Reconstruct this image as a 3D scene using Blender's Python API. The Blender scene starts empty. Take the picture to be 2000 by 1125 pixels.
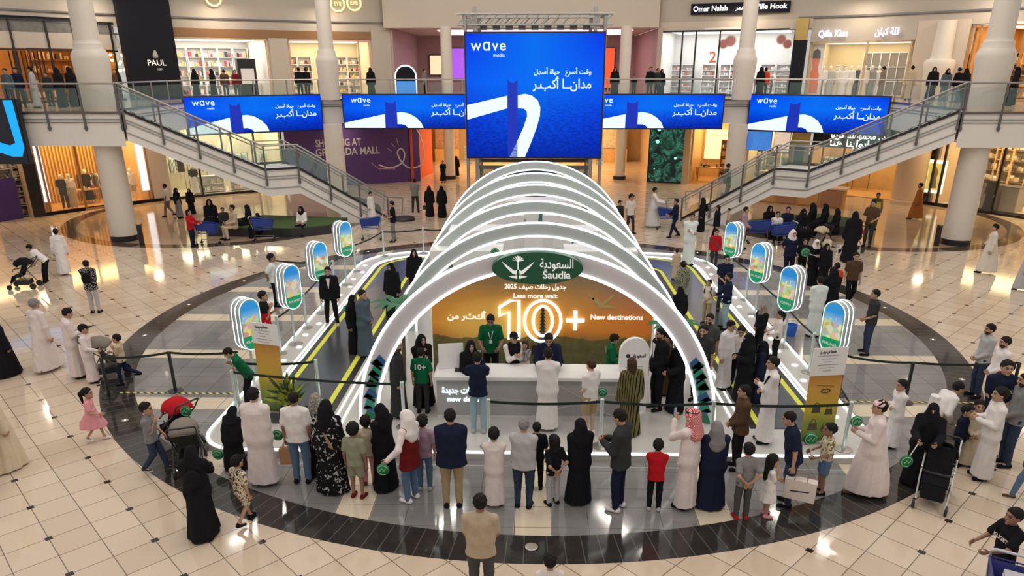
import bpy, bmesh, math, random
import numpy as np
from mathutils import Vector, Matrix

# ------------------------------------------------------------------ camera, world, lights, exposure
S = bpy.context.scene
COL = S.collection
F_PX, PITCH, ROLL, CAM_H, CY_PX, YAW = 1423.326, 0.3657712, 0.00126598, 6.8832, 682.9656, math.radians(1.58104)
cam_d = bpy.data.cameras.new('camera')
cam_d.sensor_fit = 'HORIZONTAL'
cam_d.sensor_width = 36.0
cam_d.lens = F_PX / 2000.0 * 36.0
cam_d.shift_y = (CY_PX - 562.5) / 2000.0
cam_d.clip_end = 300.0
cam = bpy.data.objects.new('camera', cam_d)
COL.objects.link(cam)
cam.matrix_world = (Matrix.Translation((0, 0, CAM_H)) @ Matrix.Rotation(YAW, 4, 'Z')
                    @ Matrix.Rotation(math.pi / 2 - PITCH, 4, 'X') @ Matrix.Rotation(-ROLL, 4, 'Z'))
S.camera = cam
S.view_settings.view_transform = 'Standard'
S.view_settings.look = 'None'
S.view_settings.exposure = 0.0
S.view_settings.gamma = 1.0
S.view_settings.use_curve_mapping = False
S.cycles.max_bounces = 6
S.cycles.diffuse_bounces = 3
S.cycles.glossy_bounces = 3
S.cycles.transmission_bounces = 4
S.cycles.transparent_max_bounces = 8
S.cycles.caustics_reflective = False
S.cycles.caustics_refractive = False
S.cycles.sample_clamp_indirect = 6.0

W = bpy.data.worlds.new('ambient_fill')  # uniform ambient fill, added to light the hall from all sides
S.world = W
W.use_nodes = True
W.node_tree.nodes['Background'].inputs['Color'].default_value = (1.0, 0.95, 0.88, 1)
W.node_tree.nodes['Background'].inputs['Strength'].default_value = 0.54

def area_lamp(name, loc, sx, sy, power, color, rot=(0, 0, 0)):
    d = bpy.data.lights.new(name, 'AREA')
    d.shape = 'RECTANGLE'; d.size = sx; d.size_y = sy
    d.energy = power; d.color = color
    o = bpy.data.objects.new(name, d)
    o.location = loc; o.rotation_euler = rot
    COL.objects.link(o)
    return o
# the long linear lamps of the atrium ceiling, above the top of the picture
for _x in (-13.5, -4.5, 4.5, 13.5):
    for _y in (4.0, 13.0, 22.0, 31.0):
        area_lamp('ceiling_linear_lamp', (_x, _y, 14.5), 0.30, 4.0, 215, (1.0, 0.93, 0.84), (0, 0, 0.5 if _x > 0 else -0.5))
# unseen fill lights added to brighten the upper walls of the rotunda
for _t in (-56, -34, -11, 11, 34, 56):
    _a = math.radians(_t)
    area_lamp('wall_fill_light', (0.1 + 21 * math.sin(_a), 20.35 + 21 * math.cos(_a), 13.6), 3.0, 0.7, 230, (1.0, 0.92, 0.82), (math.radians(68), 0, -_a))
# downlights of the gallery soffits
for _t in range(-60, 61, 12):
    _a = math.radians(_t)
    if abs(_t) > 20: area_lamp('gallery_downlight', (0.1 + 30.6 * math.sin(_a), 20.35 + 30.6 * math.cos(_a), 10.6), 0.5, 0.5, 90, (1.0, 0.86, 0.68))
    area_lamp('arcade_downlight', (0.1 + 28.4 * math.sin(_a), 20.35 + 28.4 * math.cos(_a), 3.85), 0.4, 0.4, 34, (1.0, 0.78, 0.52))
# ------------------------------------------------------------------ picture to place (points measured on the floor)
_PS = -YAW
def ray_dir(x, y):
    a = (x - 1000.0) / F_PX; b = -(y - CY_PX) / F_PX
    cr, sr = math.cos(ROLL), math.sin(ROLL)
    r = a * cr + b * sr; u = -a * sr + b * cr
    c, s = math.cos(PITCH), math.sin(PITCH)
    d1 = c + u * s; dz = -s + u * c
    cp, sp = math.cos(_PS), math.sin(_PS)
    return (cp * r + sp * d1, -sp * r + cp * d1, dz)
def at_z(x, y, Z=0.0):
    d = ray_dir(x, y); t = (Z - CAM_H) / d[2]
    return (d[0] * t, d[1] * t, Z)
def at_y(x, y, Y):
    d = ray_dir(x, y); t = Y / d[1]
    return (d[0] * t, Y, CAM_H + d[2] * t)
CX, CYC = 0.1, 20.35                    # centre of the rotunda
def pol(deg, R, z=0.0):
    a = math.radians(deg)
    return (CX + R * math.sin(a), CYC + R * math.cos(a), z)
def depth_of(p):
    cp, sp = math.cos(YAW), math.sin(YAW)
    fy = -sp * p[0] + cp * p[1]
    return fy * math.cos(PITCH) - (p[2] - CAM_H) * math.sin(PITCH)
def row_px(p):                          # picture row of a place
    cp, sp = math.cos(YAW), math.sin(YAW)
    fy = -sp * p[0] + cp * p[1]; zr = p[2] - CAM_H
    d = fy * math.cos(PITCH) - zr * math.sin(PITCH)
    u = fy * math.sin(PITCH) + zr * math.cos(PITCH)
    return CY_PX - F_PX * u / d

# ------------------------------------------------------------------ materials
_M = {}
def lin(c):
    return tuple(((v / 255.0) / 12.92 if v / 255.0 <= 0.04045 else ((v / 255.0 + 0.055) / 1.055) ** 2.4) for v in c)
def mat(name, rgb=(0.8, 0.8, 0.8), rough=0.5, metal=0.0, spec=0.5, emit=None, es=0.0, vary=0.0, scale=8.0, trans=0.0, alpha=1.0, fresh=False):
    key = (name, rgb, rough, metal, emit, es, vary, trans, alpha)
    if key in _M and not fresh:
        return _M[key]
    m = bpy.data.materials.new(name)
    m.use_nodes = True
    nt = m.node_tree
    b = nt.nodes['Principled BSDF']
    b.inputs['Base Color'].default_value = (*rgb, 1)
    b.inputs['Roughness'].default_value = rough
    b.inputs['Metallic'].default_value = metal
    b.inputs['Specular IOR Level'].default_value = spec
    if emit is not None:
        b.inputs['Emission Color'].default_value = (*emit, 1)
        b.inputs['Emission Strength'].default_value = es
    if trans:
        b.inputs['Transmission Weight'].default_value = trans
    if alpha < 1:
        b.inputs['Alpha'].default_value = alpha
    if vary:
        n = nt.nodes.new('ShaderNodeTexNoise'); n.inputs['Scale'].default_value = scale; n.inputs['Detail'].default_value = 3
        tc = nt.nodes.new('ShaderNodeTexCoord'); nt.links.new(tc.outputs['Object'], n.inputs['Vector'])
        r = nt.nodes.new('ShaderNodeMix'); r.data_type = 'RGBA'
        r.inputs[6].default_value = tuple(min(1, c * (1 - vary)) for c in rgb) + (1,)
        r.inputs[7].default_value = tuple(min(1, c * (1 + vary)) for c in rgb) + (1,)
        nt.links.new(n.outputs['Fac'], r.inputs[0]); nt.links.new(r.outputs[2], b.inputs['Base Color'])
    _M[key] = m
    return m
class NX:                                # tiny expression builder over math nodes
    def __init__(s, m): s.nt = m.node_tree; s.b = s.nt.nodes['Principled BSDF']
    def n(s, t): return s.nt.nodes.new(t)
    def op(s, o, *a):
        q = s.n('ShaderNodeMath'); q.operation = o
        for i, v in enumerate(a):
            if isinstance(v, (int, float)): q.inputs[i].default_value = v
            else: s.nt.links.new(v, q.inputs[i])
        return q.outputs[0]
    def xyz(s, kind='Object'):
        t = s.n('ShaderNodeTexCoord'); q = s.n('ShaderNodeSeparateXYZ')
        s.nt.links.new(t.outputs[kind], q.inputs[0]); s.vec = t.outputs[kind]
        return q.outputs
    def noise(s, scale, detail=3, vec=None):
        q = s.n('ShaderNodeTexNoise'); q.inputs['Scale'].default_value = scale; q.inputs['Detail'].default_value = detail
        s.nt.links.new(vec if vec is not None else s.vec, q.inputs['Vector']); return q.outputs['Fac']
    def mix(s, f, a, b):
        q = s.n('ShaderNodeMix'); q.data_type = 'RGBA'
        for i, v in ((0, f), (6, a), (7, b)):
            if isinstance(v, tuple): q.inputs[i].default_value = (*v, 1)
            elif isinstance(v, (int, float)): q.inputs[i].default_value = v
            else: s.nt.links.new(v, q.inputs[i])
        return q.outputs[2]
    def ramp(s, f, stops, interp='LINEAR'):
        q = s.n('ShaderNodeValToRGB'); e = q.color_ramp.elements; q.color_ramp.interpolation = interp
        for i, (p, c) in enumerate(stops):
            k = e[i] if i < 2 else e.new(p)
            k.position = p; k.color = (*c, 1)
        s.nt.links.new(f, q.inputs[0]); return q.outputs[0]
    def lt(s, a, b): return s.op('LESS_THAN', a, b)
    def near(s, v, period, width, off=0.0):   # 1 where v is within width/2 of a multiple of period
        t = s.op('MODULO', s.op('ADD', s.op('MODULO', s.op('SUBTRACT', v, off - period / 2), period), period), period)
        return s.lt(s.op('ABSOLUTE', s.op('SUBTRACT', t, period / 2)), width / 2)
    def color(s, c): s.nt.links.new(c, s.b.inputs['Base Color'])

# ------------------------------------------------------------------ mesh building
def tag(o, label=None, cat=None, group=None, kind=None):
    if label: o['label'] = label
    if cat: o['category'] = cat
    if group: o['group'] = group
    if kind: o['kind'] = kind
    return o
def empty(name, loc=(0, 0, 0), rz=0.0, label=None, cat=None, group=None):
    o = bpy.data.objects.new(name, None)
    o.empty_display_size = 0.2
    o.location = loc; o.rotation_euler = (0, 0, rz)
    COL.objects.link(o)
    return tag(o, label, cat, group)
class MB:
    def __init__(s): s.v = []; s.f = []; s.mi = []; s.cur = 0
    def add(s, vs, fs):
        o = len(s.v); s.v += [tuple(map(float, v)) for v in vs]
        s.f += [tuple(i + o for i in f) for f in fs]; s.mi += [s.cur] * len(fs); return s
    def box(s, c, d, rz=0.0, M=None):
        hx, hy, hz = d[0] / 2, d[1] / 2, d[2] / 2
        cs, sn = math.cos(rz), math.sin(rz)
        vs = []
        for sx, sy, sz in ((-1, -1, -1), (1, -1, -1), (1, 1, -1), (-1, 1, -1), (-1, -1, 1), (1, -1, 1), (1, 1, 1), (-1, 1, 1)):
            x, y, z = sx * hx, sy * hy, sz * hz
            if M is not None: p = M @ Vector((x, y, z)); vs.append((c[0] + p.x, c[1] + p.y, c[2] + p.z))
            else: vs.append((c[0] + x * cs - y * sn, c[1] + x * sn + y * cs, c[2] + z))
        return s.add(vs, [(0, 3, 2, 1), (4, 5, 6, 7), (0, 1, 5, 4), (1, 2, 6, 5), (2, 3, 7, 6), (3, 0, 4, 7)])
    def bar(s, a, b, w, h, up=(0, 0, 1)):     # box beam from a to b, w across, h along up
        a, b = Vector(a), Vector(b); d = (b - a); L = d.length
        if L < 1e-6: return s
        d /= L; u = Vector(up); l = u.cross(d)
        if l.length < 1e-4: l = Vector((1, 0, 0)).cross(d)
        l.normalize(); u = d.cross(l)
        M = Matrix((d, l, u)).transposed()
        return s.box((a + b) / 2, (L, w, h), M=M)
    def tube(s, pts, r, n=8, caps=True, closed=False):
        pts = [Vector(p) for p in pts]; rs = r if isinstance(r, (list, tuple)) else [r] * len(pts)
        m = len(pts); rings = []; prev = None
        for i, p in enumerate(pts):
            if closed: d = pts[(i + 1) % m] - pts[i - 1]
            else: d = pts[min(i + 1, m - 1)] - pts[max(i - 1, 0)]
            d = d.normalized() if d.length > 1e-9 else Vector((0, 0, 1))
            if prev is None:
                a = Vector((0, 0, 1)) if abs(d.z) < 0.9 else Vector((1, 0, 0))
            else: a = prev
            x = (a - d * a.dot(d))
            x = x.normalized() if x.length > 1e-6 else d.orthogonal().normalized()
            prev = x; y = d.cross(x)
            rings.append([p + (x * math.cos(2 * math.pi * k / n) + y * math.sin(2 * math.pi * k / n)) * rs[i] for k in range(n)])
        vs = [v for rg in rings for v in rg]; fs = []
        for i in range(m if closed else m - 1):
            j = (i + 1) % m
            for k in range(n):
                fs.append((i * n + k, i * n + (k + 1) % n, j * n + (k + 1) % n, j * n + k))
        if caps and not closed:
            fs.append(tuple(range(n - 1, -1, -1))); fs.append(tuple((m - 1) * n + k for k in range(n)))
        return s.add(vs, fs)
    def lathe(s, prof, c=(0, 0, 0), n=24, arc=None):   # prof: (r, z)
        vs = []; fs = []; m = len(prof)
        for r, z in prof:
            for k in range(n):
                a = 2 * math.pi * k / n; vs.append((c[0] + r * math.cos(a), c[1] + r * math.sin(a), c[2] + z))
        for i in range(m - 1):
            for k in range(n):
                fs.append((i * n + k, i * n + (k + 1) % n, (i + 1) * n + (k + 1) % n, (i + 1) * n + k))
        fs.append(tuple(range(n - 1, -1, -1))); fs.append(tuple((m - 1) * n + k for k in range(n)))
        return s.add(vs, fs)
    def prism(s, poly, axis, a, b):            # polygon extruded; axis 'z': (x,y), 'y': (x,z), 'x': (y,z)
        n = len(poly)
        def P(u, v, t): return (u, v, t) if axis == 'z' else ((u, t, v) if axis == 'y' else (t, u, v))
        vs = [P(u, v, a) for u, v in poly] + [P(u, v, b) for u, v in poly]
        fs = [tuple(range(n - 1, -1, -1)), tuple(range(n, 2 * n))] + [(i, (i + 1) % n, n + (i + 1) % n, n + i) for i in range(n)]
        return s.add(vs, fs)
    def ball(s, c, r, n=12, sc=(1, 1, 1)):
        m = n // 2 + 1; vs = []; fs = []
        for i in range(m + 1):
            t = math.pi * i / m
            for k in range(n):
                a = 2 * math.pi * k / n
                vs.append((c[0] + r * sc[0] * math.sin(t) * math.cos(a), c[1] + r * sc[1] * math.sin(t) * math.sin(a), c[2] + r * sc[2] * math.cos(t)))
        for i in range(m):
            for k in range(n): fs.append((i * n + k, (i + 1) * n + k, (i + 1) * n + (k + 1) % n, i * n + (k + 1) % n))
        return s.add(vs, fs)
    def xf(s, M):
        s.v = [tuple(M @ Vector(v)) for v in s.v]; return s
    def build(s, name, mats, parent=None, smooth=False, bevel=0.0, loc=None):
        me = bpy.data.meshes.new(name)
        me.from_pydata(s.v, [], s.f)
        for m in (mats if isinstance(mats, (list, tuple)) else [mats]): me.materials.append(m)
        if any(s.mi): me.polygons.foreach_set('material_index', s.mi)
        bm = bmesh.new(); bm.from_mesh(me)
        bmesh.ops.remove_doubles(bm, verts=bm.verts, dist=1e-5)
        bmesh.ops.recalc_face_normals(bm, faces=bm.faces)
        bm.to_mesh(me); bm.free()
        if smooth:
            me.polygons.foreach_set('use_smooth', [True] * len(me.polygons))
            try: me.set_sharp_from_angle(angle=math.radians(40))
            except Exception: pass
        o = bpy.data.objects.new(name, me)
        COL.objects.link(o)
        if loc is not None: o.location = loc
        if parent is not None: o.parent = parent
        if bevel:
            b = o.modifiers.new('bevel', 'BEVEL'); b.width = bevel; b.segments = 2; b.limit_method = 'ANGLE'
        return o
def struct(name, mb, m, **k):
    o = mb.build(name, m, **k); o['kind'] = 'structure'; return o
def copy_tree(o, parent=None):
    c = o.copy(); COL.objects.link(c)
    if parent is not None: c.parent = parent
    for ch in list(o.children): copy_tree(ch, c)
    return c
# lettering: a text turned into a thin mesh in the local XZ plane, facing -Y, centred at the origin
_AR = {'ا': 'ﺍﺍﺎﺎ', 'أ': 'ﺃﺃﺄﺄ', 'ب': 'ﺏﺑﺐﺒ', 'ة': 'ﺓﺓﺔﺔ', 'ت': 'ﺕﺗﺖﺘ', 'ح': 'ﺡﺣﺢﺤ', 'د': 'ﺩﺩﺪﺪ', 'ر': 'ﺭﺭﺮﺮ', 'ز': 'ﺯﺯﺰﺰ', 'س': 'ﺱﺳﺲﺴ',
       'ع': 'ﻉﻋﻊﻌ', 'ف': 'ﻑﻓﻒﻔ', 'ق': 'ﻕﻗﻖﻘ', 'ك': 'ﻙﻛﻚﻜ', 'ل': 'ﻝﻟﻞﻠ', 'م': 'ﻡﻣﻢﻤ', 'ن': 'ﻥﻧﻦﻨ', 'ه': 'ﻩﻫﻪﻬ', 'و': 'ﻭﻭﻮﻮ', 'ي': 'ﻱﻳﻲﻴ', 'ج': 'ﺝﺟﺞﺠ', 'ش': 'ﺵﺷﺶﺸ', 'ص': 'ﺹﺻﺺﺼ', 'خ': 'ﺥﺧﺦﺨ'}
_NJ = set('اأةدرزو')
def arabic(t):
    out = []
    for i, ch in enumerate(t):
        if ch not in _AR: out.append(ch); continue
        pv = i > 0 and t[i - 1] in _AR and t[i - 1] not in _NJ
        nx = i + 1 < len(t) and t[i + 1] in _AR and ch not in _NJ
        out.append(_AR[ch][(2 if pv else 0) + (1 if nx else 0)])
    return ''.join(reversed(out))
def lettering(text, size, m, parent, M=None, depth=0.01, name='lettering', width=None, bold=0.0, ar=False, spacing=1.0):
    c = bpy.data.curves.new('text_tmp', 'FONT')
    c.body = arabic(text) if ar else text
    c.size = size; c.align_x = 'CENTER'; c.align_y = 'CENTER'; c.extrude = depth / 2; c.offset = bold; c.space_character = spacing
    c.resolution_u = 3
    o = bpy.data.objects.new('text_tmp', c); COL.objects.link(o)
    dg = bpy.context.evaluated_depsgraph_get()
    me = bpy.data.meshes.new_from_object(o.evaluated_get(dg))
    bpy.data.objects.remove(o); bpy.data.curves.remove(c)
    me.name = name
    T = Matrix.Rotation(math.pi / 2, 4, 'X')
    if width and len(me.vertices):
        xs = [v.co.x for v in me.vertices]; k = width / max(1e-3, max(xs) - min(xs))
        T = T @ Matrix.Diagonal((k, 1, 1, 1))
    me.transform((M or Matrix()) @ T)
    me.materials.clear(); me.materials.append(m)
    q = bpy.data.objects.new(name, me); COL.objects.link(q)
    if parent is not None: q.parent = parent
    return q
def merge_objs(objs, name):               # joins lettering pieces of one sign into one part
    bm = bmesh.new()
    for o in objs: bm.from_mesh(o.data)
    me = objs[0].data; bm.to_mesh(me); bm.free()
    for o in objs[1:]: bpy.data.objects.remove(o)
    objs[0].name = name
    return objs[0]
# ------------------------------------------------------------------ floor
def floor_material():
    m = mat('polished_stone_floor', (0.6, 0.5, 0.4), 0.12, fresh=True)
    x = NX(m); X, Y, Z = x.xyz('Object'); vec = x.vec
    dx = x.op('SUBTRACT', X, CX); dy = x.op('SUBTRACT', Y, CYC)
    r = x.op('SQRT', x.op('ADD', x.op('MULTIPLY', dx, dx), x.op('MULTIPLY', dy, dy)))
    ang = x.op('ARCTAN2', dx, dy)
    # cream stone laid on the diagonal, small dark squares at every second corner
    k = math.sqrt(0.5)
    u = x.op('MULTIPLY', x.op('ADD', x.op('SUBTRACT', X, -11.8168), x.op('SUBTRACT', Y, 15.4049)), k)
    v = x.op('MULTIPLY', x.op('SUBTRACT', x.op('SUBTRACT', Y, 15.4049), x.op('SUBTRACT', X, -11.8168)), k)
    gl = x.op('MAXIMUM', x.near(u, 0.6, 0.014), x.near(v, 0.6, 0.014))
    dot = x.op('MULTIPLY', x.near(u, 1.2, 0.105), x.near(v, 1.2, 0.105))
    cell = x.n('ShaderNodeTexWhiteNoise'); cell.noise_dimensions = '2D'
    cb = x.n('ShaderNodeCombineXYZ')
    x.nt.links.new(x.op('FLOOR', x.op('DIVIDE', u, 0.6)), cb.inputs[0]); x.nt.links.new(x.op('FLOOR', x.op('DIVIDE', v, 0.6)), cb.inputs[1])
    x.nt.links.new(cb.outputs[0], cell.inputs['Vector'])
    cream = x.mix(cell.outputs['Value'], (0.55, 0.435, 0.325), (0.66, 0.54, 0.42))
    cream = x.mix(x.op('MULTIPLY', x.noise(1.3, 5), 0.35), cream, (0.56, 0.42, 0.33))
    cream = x.mix(gl, cream, (0.16, 0.12, 0.09)); cream = x.mix(dot, cream, (0.018, 0.014, 0.012))
    # inner disc: grey stone with cream bands every three metres
    ax = x.op('ABSOLUTE', dx); ay = x.op('ABSOLUTE', dy); front = x.lt(ax, ay)
    xb = x.op('MULTIPLY', x.near(X, 3.0, 0.62, 0.06), front)
    yb = x.op('MULTIPLY', x.near(Y, 2.99, 0.62, 20.46), x.op('SUBTRACT', 1.0, front))
    gl2 = x.op('MAXIMUM', x.near(X, 0.6, 0.012, 0.36), x.near(Y, 0.6, 0.012, 20.16))
    c2 = x.n('ShaderNodeTexWhiteNoise'); c2.noise_dimensions = '2D'; cb2 = x.n('ShaderNodeCombineXYZ')
    x.nt.links.new(x.op('FLOOR', x.op('DIVIDE', x.op('SUBTRACT', X, 0.36), 0.6)), cb2.inputs[0]); x.nt.links.new(x.op('FLOOR', x.op('DIVIDE', Y, 0.6)), cb2.inputs[1])
    x.nt.links.new(cb2.outputs[0], c2.inputs['Vector'])
    grey = x.mix(c2.outputs['Value'], (0.20, 0.195, 0.195), (0.265, 0.255, 0.25))
    grey = x.mix(x.op('MULTIPLY', x.noise(2.2, 4), 0.4), grey, (0.17, 0.16, 0.155))
    grey = x.mix(x.op('MAXIMUM', xb, yb), grey, (0.66, 0.56, 0.43)); grey = x.mix(gl2, grey, (0.10, 0.095, 0.09))
    ring = x.mix(x.near(ang, 0.025, 0.0014), x.mix(x.noise(3.0, 4), (0.018, 0.016, 0.016), (0.045, 0.040, 0.038)), (0.10, 0.095, 0.09))
    col = x.mix(x.lt(r, 11.33), cream, ring); col = x.mix(x.lt(r, 10.61), col, grey)
    for s in (-1, 1):
        ddx = x.op('SUBTRACT', X, CX + s * 15.55); ddy = x.op('SUBTRACT', Y, 37.05)
        rr = x.op('SQRT', x.op('ADD', x.op('MULTIPLY', ddx, ddx), x.op('MULTIPLY', ddy, ddy)))
        inn = x.mix(x.noise(0.9, 5), (0.36, 0.24, 0.15), (0.52, 0.38, 0.26))
        rg = x.mix(x.noise(2.5, 3), (0.07, 0.045, 0.035), (0.13, 0.09, 0.07))
        col = x.mix(x.lt(rr, 7.62), col, rg); col = x.mix(x.lt(rr, 6.95), col, inn)
    x.color(col)
    rough = x.op('ADD', 0.045, x.op('MULTIPLY', x.noise(5.0, 4), 0.07))
    x.nt.links.new(rough, x.b.inputs['Roughness'])
    return m
M_FLOOR = floor_material()
g = MB(); g.add([(-45, -8, 0), (45, -8, 0), (45, 75, 0), (-45, 75, 0)], [(0, 1, 2, 3)])
struct('floor', g, M_FLOOR)
M_BEIGE = mat('beige_plaster', (0.56, 0.47, 0.385), 0.7, vary=0.05, scale=0.6)
M_GREIGE = mat('greige_plaster', (0.46, 0.40, 0.335), 0.7, vary=0.06, scale=0.5)
M_WHITE = mat('white_paint', (0.80, 0.755, 0.715), 0.45, vary=0.03, scale=1.0)
M_COLUMN = mat('column_plaster', (0.70, 0.63, 0.555), 0.5, vary=0.04, scale=1.5)
M_STEEL = mat('brushed_steel', (0.42, 0.40, 0.38), 0.32, 0.85)
M_DARKSTEEL = mat('dark_steel', (0.16, 0.15, 0.15), 0.4, 0.7)
M_BLACK = mat('black_satin', (0.012, 0.012, 0.014), 0.35)
M_WHITE2 = mat('white_laminate', (0.78, 0.77, 0.76), 0.3)
M_PRINTW = mat('print_white', (0.82, 0.82, 0.80), 0.5)
M_PRINTB = mat('print_black', (0.02, 0.02, 0.022), 0.5)
M_GLASS = mat('balustrade_glass', (0.30, 0.46, 0.43), 0.02, alpha=0.13)
M_SHOPGLASS = mat('shop_glass', (0.9, 0.95, 0.95), 0.02, alpha=0.06)
# drain plate in the ring and the small recessed floor lamps
M_PLATE = mat('brass_plate', (0.55, 0.50, 0.45), 0.35, 0.7)
p = at_z(1038, 1068)
g = MB(); g.lathe([(0.0, 0), (0.10, 0), (0.10, 0.006), (0.085, 0.010), (0.0, 0.010)], n=24)
tag(g.build('floor_drain_cover', M_PLATE, loc=p), 'round metal cover set in the dark floor ring at the front', 'floor cover')
M_SPOT = mat('floor_lamp_glow', (1, 0.9, 0.7), 0.4, emit=(1.0, 0.80, 0.50), es=14.0)
for i in range(24):
    a = 15.0 * i + 7
    if 145 < (a % 360) < 215: continue
    P = pol(a, 10.97)
    o = empty('recessed_floor_lamp', P, 0, 'small round warm floor lamp sunk in the dark stone ring', 'floor lamp', 'lamps sunk in the dark ring')
    g = MB(); g.lathe([(0.045, 0), (0.07, 0), (0.07, 0.006), (0.045, 0.006)], n=16); g.build('rim', M_PLATE, o)
    g = MB(); g.lathe([(0.0, 0.001), (0.05, 0.001), (0.05, 0.004), (0.0, 0.007)], n=14); g.build('lens', M_SPOT, o)

# ------------------------------------------------------------------ upper storey
Z2 = 5.35
inner = [(-27, 30.2), (-16.5, 30.2), (-17.75, 32.3), (-18.3, 40.0), (-12.3, 44.15), (12.5, 44.15), (18.5, 40.0), (17.95, 32.3), (16.7, 30.2), (27, 30.2)]
poly = inner + [pol(a, 43.0)[:2] for a in range(68, -69, -4)]
g = MB(); g.prism(poly, 'z', 4.02, Z2 - 0.02)
struct('ceiling_lower', g, M_WHITE)
g = MB(); g.prism(poly, 'z', Z2 - 0.02, Z2)
struct('floor_upper', g, mat('upper_stone_floor', (0.52, 0.42, 0.32), 0.15, vary=0.1, scale=1.0))
# dark coping and double groove line along the slab edge
edge = [(-27, 30.18), (-16.5, 30.18)], [(-18.3, 39.97), (-12.3, 44.12), (12.5, 44.12), (18.5, 39.97)], [(16.7, 30.18), (27, 30.18)], [(-16.5, 30.18), (-17.75, 32.3), (-18.28, 39.97)], [(16.7, 30.18), (17.95, 32.3), (18.48, 39.97)]
g = MB()
for path in edge:
    for a, b in zip(path, path[1:]):
        g.bar((*a, Z2 - 0.02), (*b, Z2 - 0.02), 0.10, 0.09)
        for dz in (0.28, 0.40): g.bar((*a, Z2 - dz), (*b, Z2 - dz), 0.05, 0.022)
struct('trim_slab_edge', g, M_DARKSTEEL)

def railing(path, name, label, post_every=1.45, low=-0.72, glass=True, top=1.07, parent=None, second=True):
    """balustrade along a 3-D path of floor-edge points: steel posts fixed to the fascia, glass panes, two rails"""
    o = parent or empty(name, path[0], 0, label, 'railing')
    off = Vector(path[0]) if parent is None else Vector((0, 0, 0))
    P = [Vector(q) - off for q in path]
    for a, b in zip(P, P[1:]):
        d = b - a; L = Vector((d.x, d.y, 0)).length; n = max(1, round(L / post_every))
        for k in range(n + 1):
            if k == n and b != P[-1]: continue
            q = a + d * (k / n)
            g = MB(); g.bar(q + Vector((0, 0, low)), q + Vector((0, 0, top)), 0.035, 0.075, up=(d.normalized()))
            g.bar(q + Vector((0, 0, low + 0.06)), q + Vector((0, 0, low + 0.16)), 0.10, 0.10, up=(d.normalized()))
            g.build('post', M_STEEL if low > -0.5 else M_DARKSTEEL, o)
        if glass:
            g = MB()
            for k in range(n):
                q0, q1 = a + d * ((k + 0.06) / n), a + d * ((k + 0.94) / n)
                g.bar(q0 + Vector((0, 0, 0.5)), q1 + Vector((0, 0, 0.5)), 0.012, 0.80)
            g.build('glass_panel', M_GLASS, o)
    g = MB(); g.tube([q + Vector((0, 0, top)) for q in P], 0.035, 8); g.build('handrail', M_STEEL, o, smooth=True)
    if second:
        g = MB(); g.tube([q + Vector((0, 0, top - 0.17)) for q in P], 0.022, 6); g.build('lower_rail', M_STEEL, o, smooth=True)
    return o
railing([(-27, 30.15, Z2), (-16.5, 30.15, Z2)], 'bridge_railing', 'steel and glass railing on the left bridge above the striped wood shop', second=False)
railing([(16.7, 30.15, Z2), (27, 30.15, Z2)], 'bridge_railing', 'steel and glass railing on the right bridge above the tan glass shop', second=False)
railing([(-18.3, 39.95, Z2), (-12.3, 44.1, Z2), (12.5, 44.1, Z2), (18.5, 39.95, Z2)], 'gallery_railing', 'long steel and glass railing of the upper gallery above the blue screens', low=-0.1, second=False, post_every=2.0)
railing([(-17.75, 32.3, Z2), (-18.28, 39.9, Z2)], 'gallery_railing', 'side railing of the upper gallery behind the left staircase', low=-0.1, second=False, post_every=2.0)
railing([(17.95, 32.3, Z2), (18.48, 39.9, Z2)], 'gallery_railing', 'side railing of the upper gallery behind the right staircase', low=-0.1, second=False, post_every=2.0)

# ------------------------------------------------------------------ columns
def column(x, y, r, label, upper_r):
    o = empty('column', (x, y, 0), 0, label, 'column'); o['kind'] = 'structure'
    g = MB(); g.lathe([(r * 1.04, 0), (r * 1.04, 0.22), (r, 0.24)], n=36); g.build('base', M_BLACK, o, smooth=True)
    g = MB(); g.lathe([(r, 0.22), (r * 0.985, 2.0), (r * 0.955, 4.05)], n=36); g.build('lower_shaft', M_COLUMN, o, smooth=True)
    u = upper_r
    g = MB(); g.lathe([(u * 1.26, Z2), (u * 1.32, Z2 + 0.25), (u * 1.36, Z2 + 1.1), (u * 1.44, Z2 + 1.55), (u * 1.52, Z2 + 2.0), (u * 1.50, Z2 + 2.12),
                       (u * 1.30, Z2 + 2.3), (u * 1.22, Z2 + 2.34), (u * 1.18, Z2 + 2.55), (u * 1.02, Z2 + 2.62), (u, Z2 + 2.7), (u * 0.96, Z2 + 5.5), (u * 0.94, 14.0)], n=40)
    g.build('upper_shaft', M_COLUMN, o, smooth=True)
    return o
column(-17.75, 31.0, 0.55, 'thick round pale column carrying the left bridge, dark base ring', 0.46)
column(17.95, 31.0, 0.55, 'thick round pale column carrying the right bridge, dark base ring', 0.46)
column(-11.45, 43.25, 0.55, 'round pale column in front of the purple hoarding', 0.41)
column(11.6, 43.25, 0.55, 'round pale column between the two right-hand blue screens', 0.41)
for x, y, lab in ((-5.6, 50.5, 'slim pale column of the rear passage beside the orange panel'), (5.9, 50.5, 'slim pale column of the rear passage beside the dark display wall')):
    o = empty('column', (x, y, 0), 0, lab, 'column'); o['kind'] = 'structure'
    g = MB(); g.lathe([(0.42, 0), (0.42, 0.2), (0.36, 0.22), (0.36, 4.0), (0.36, Z2), (0.36, 9.5)], n=24); g.build('shaft', M_COLUMN, o, smooth=True)
    g = MB(); g.lathe([(0.44, 0), (0.44, 0.22)], n=24); g.build('base', M_BLACK, o, smooth=True)

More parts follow.
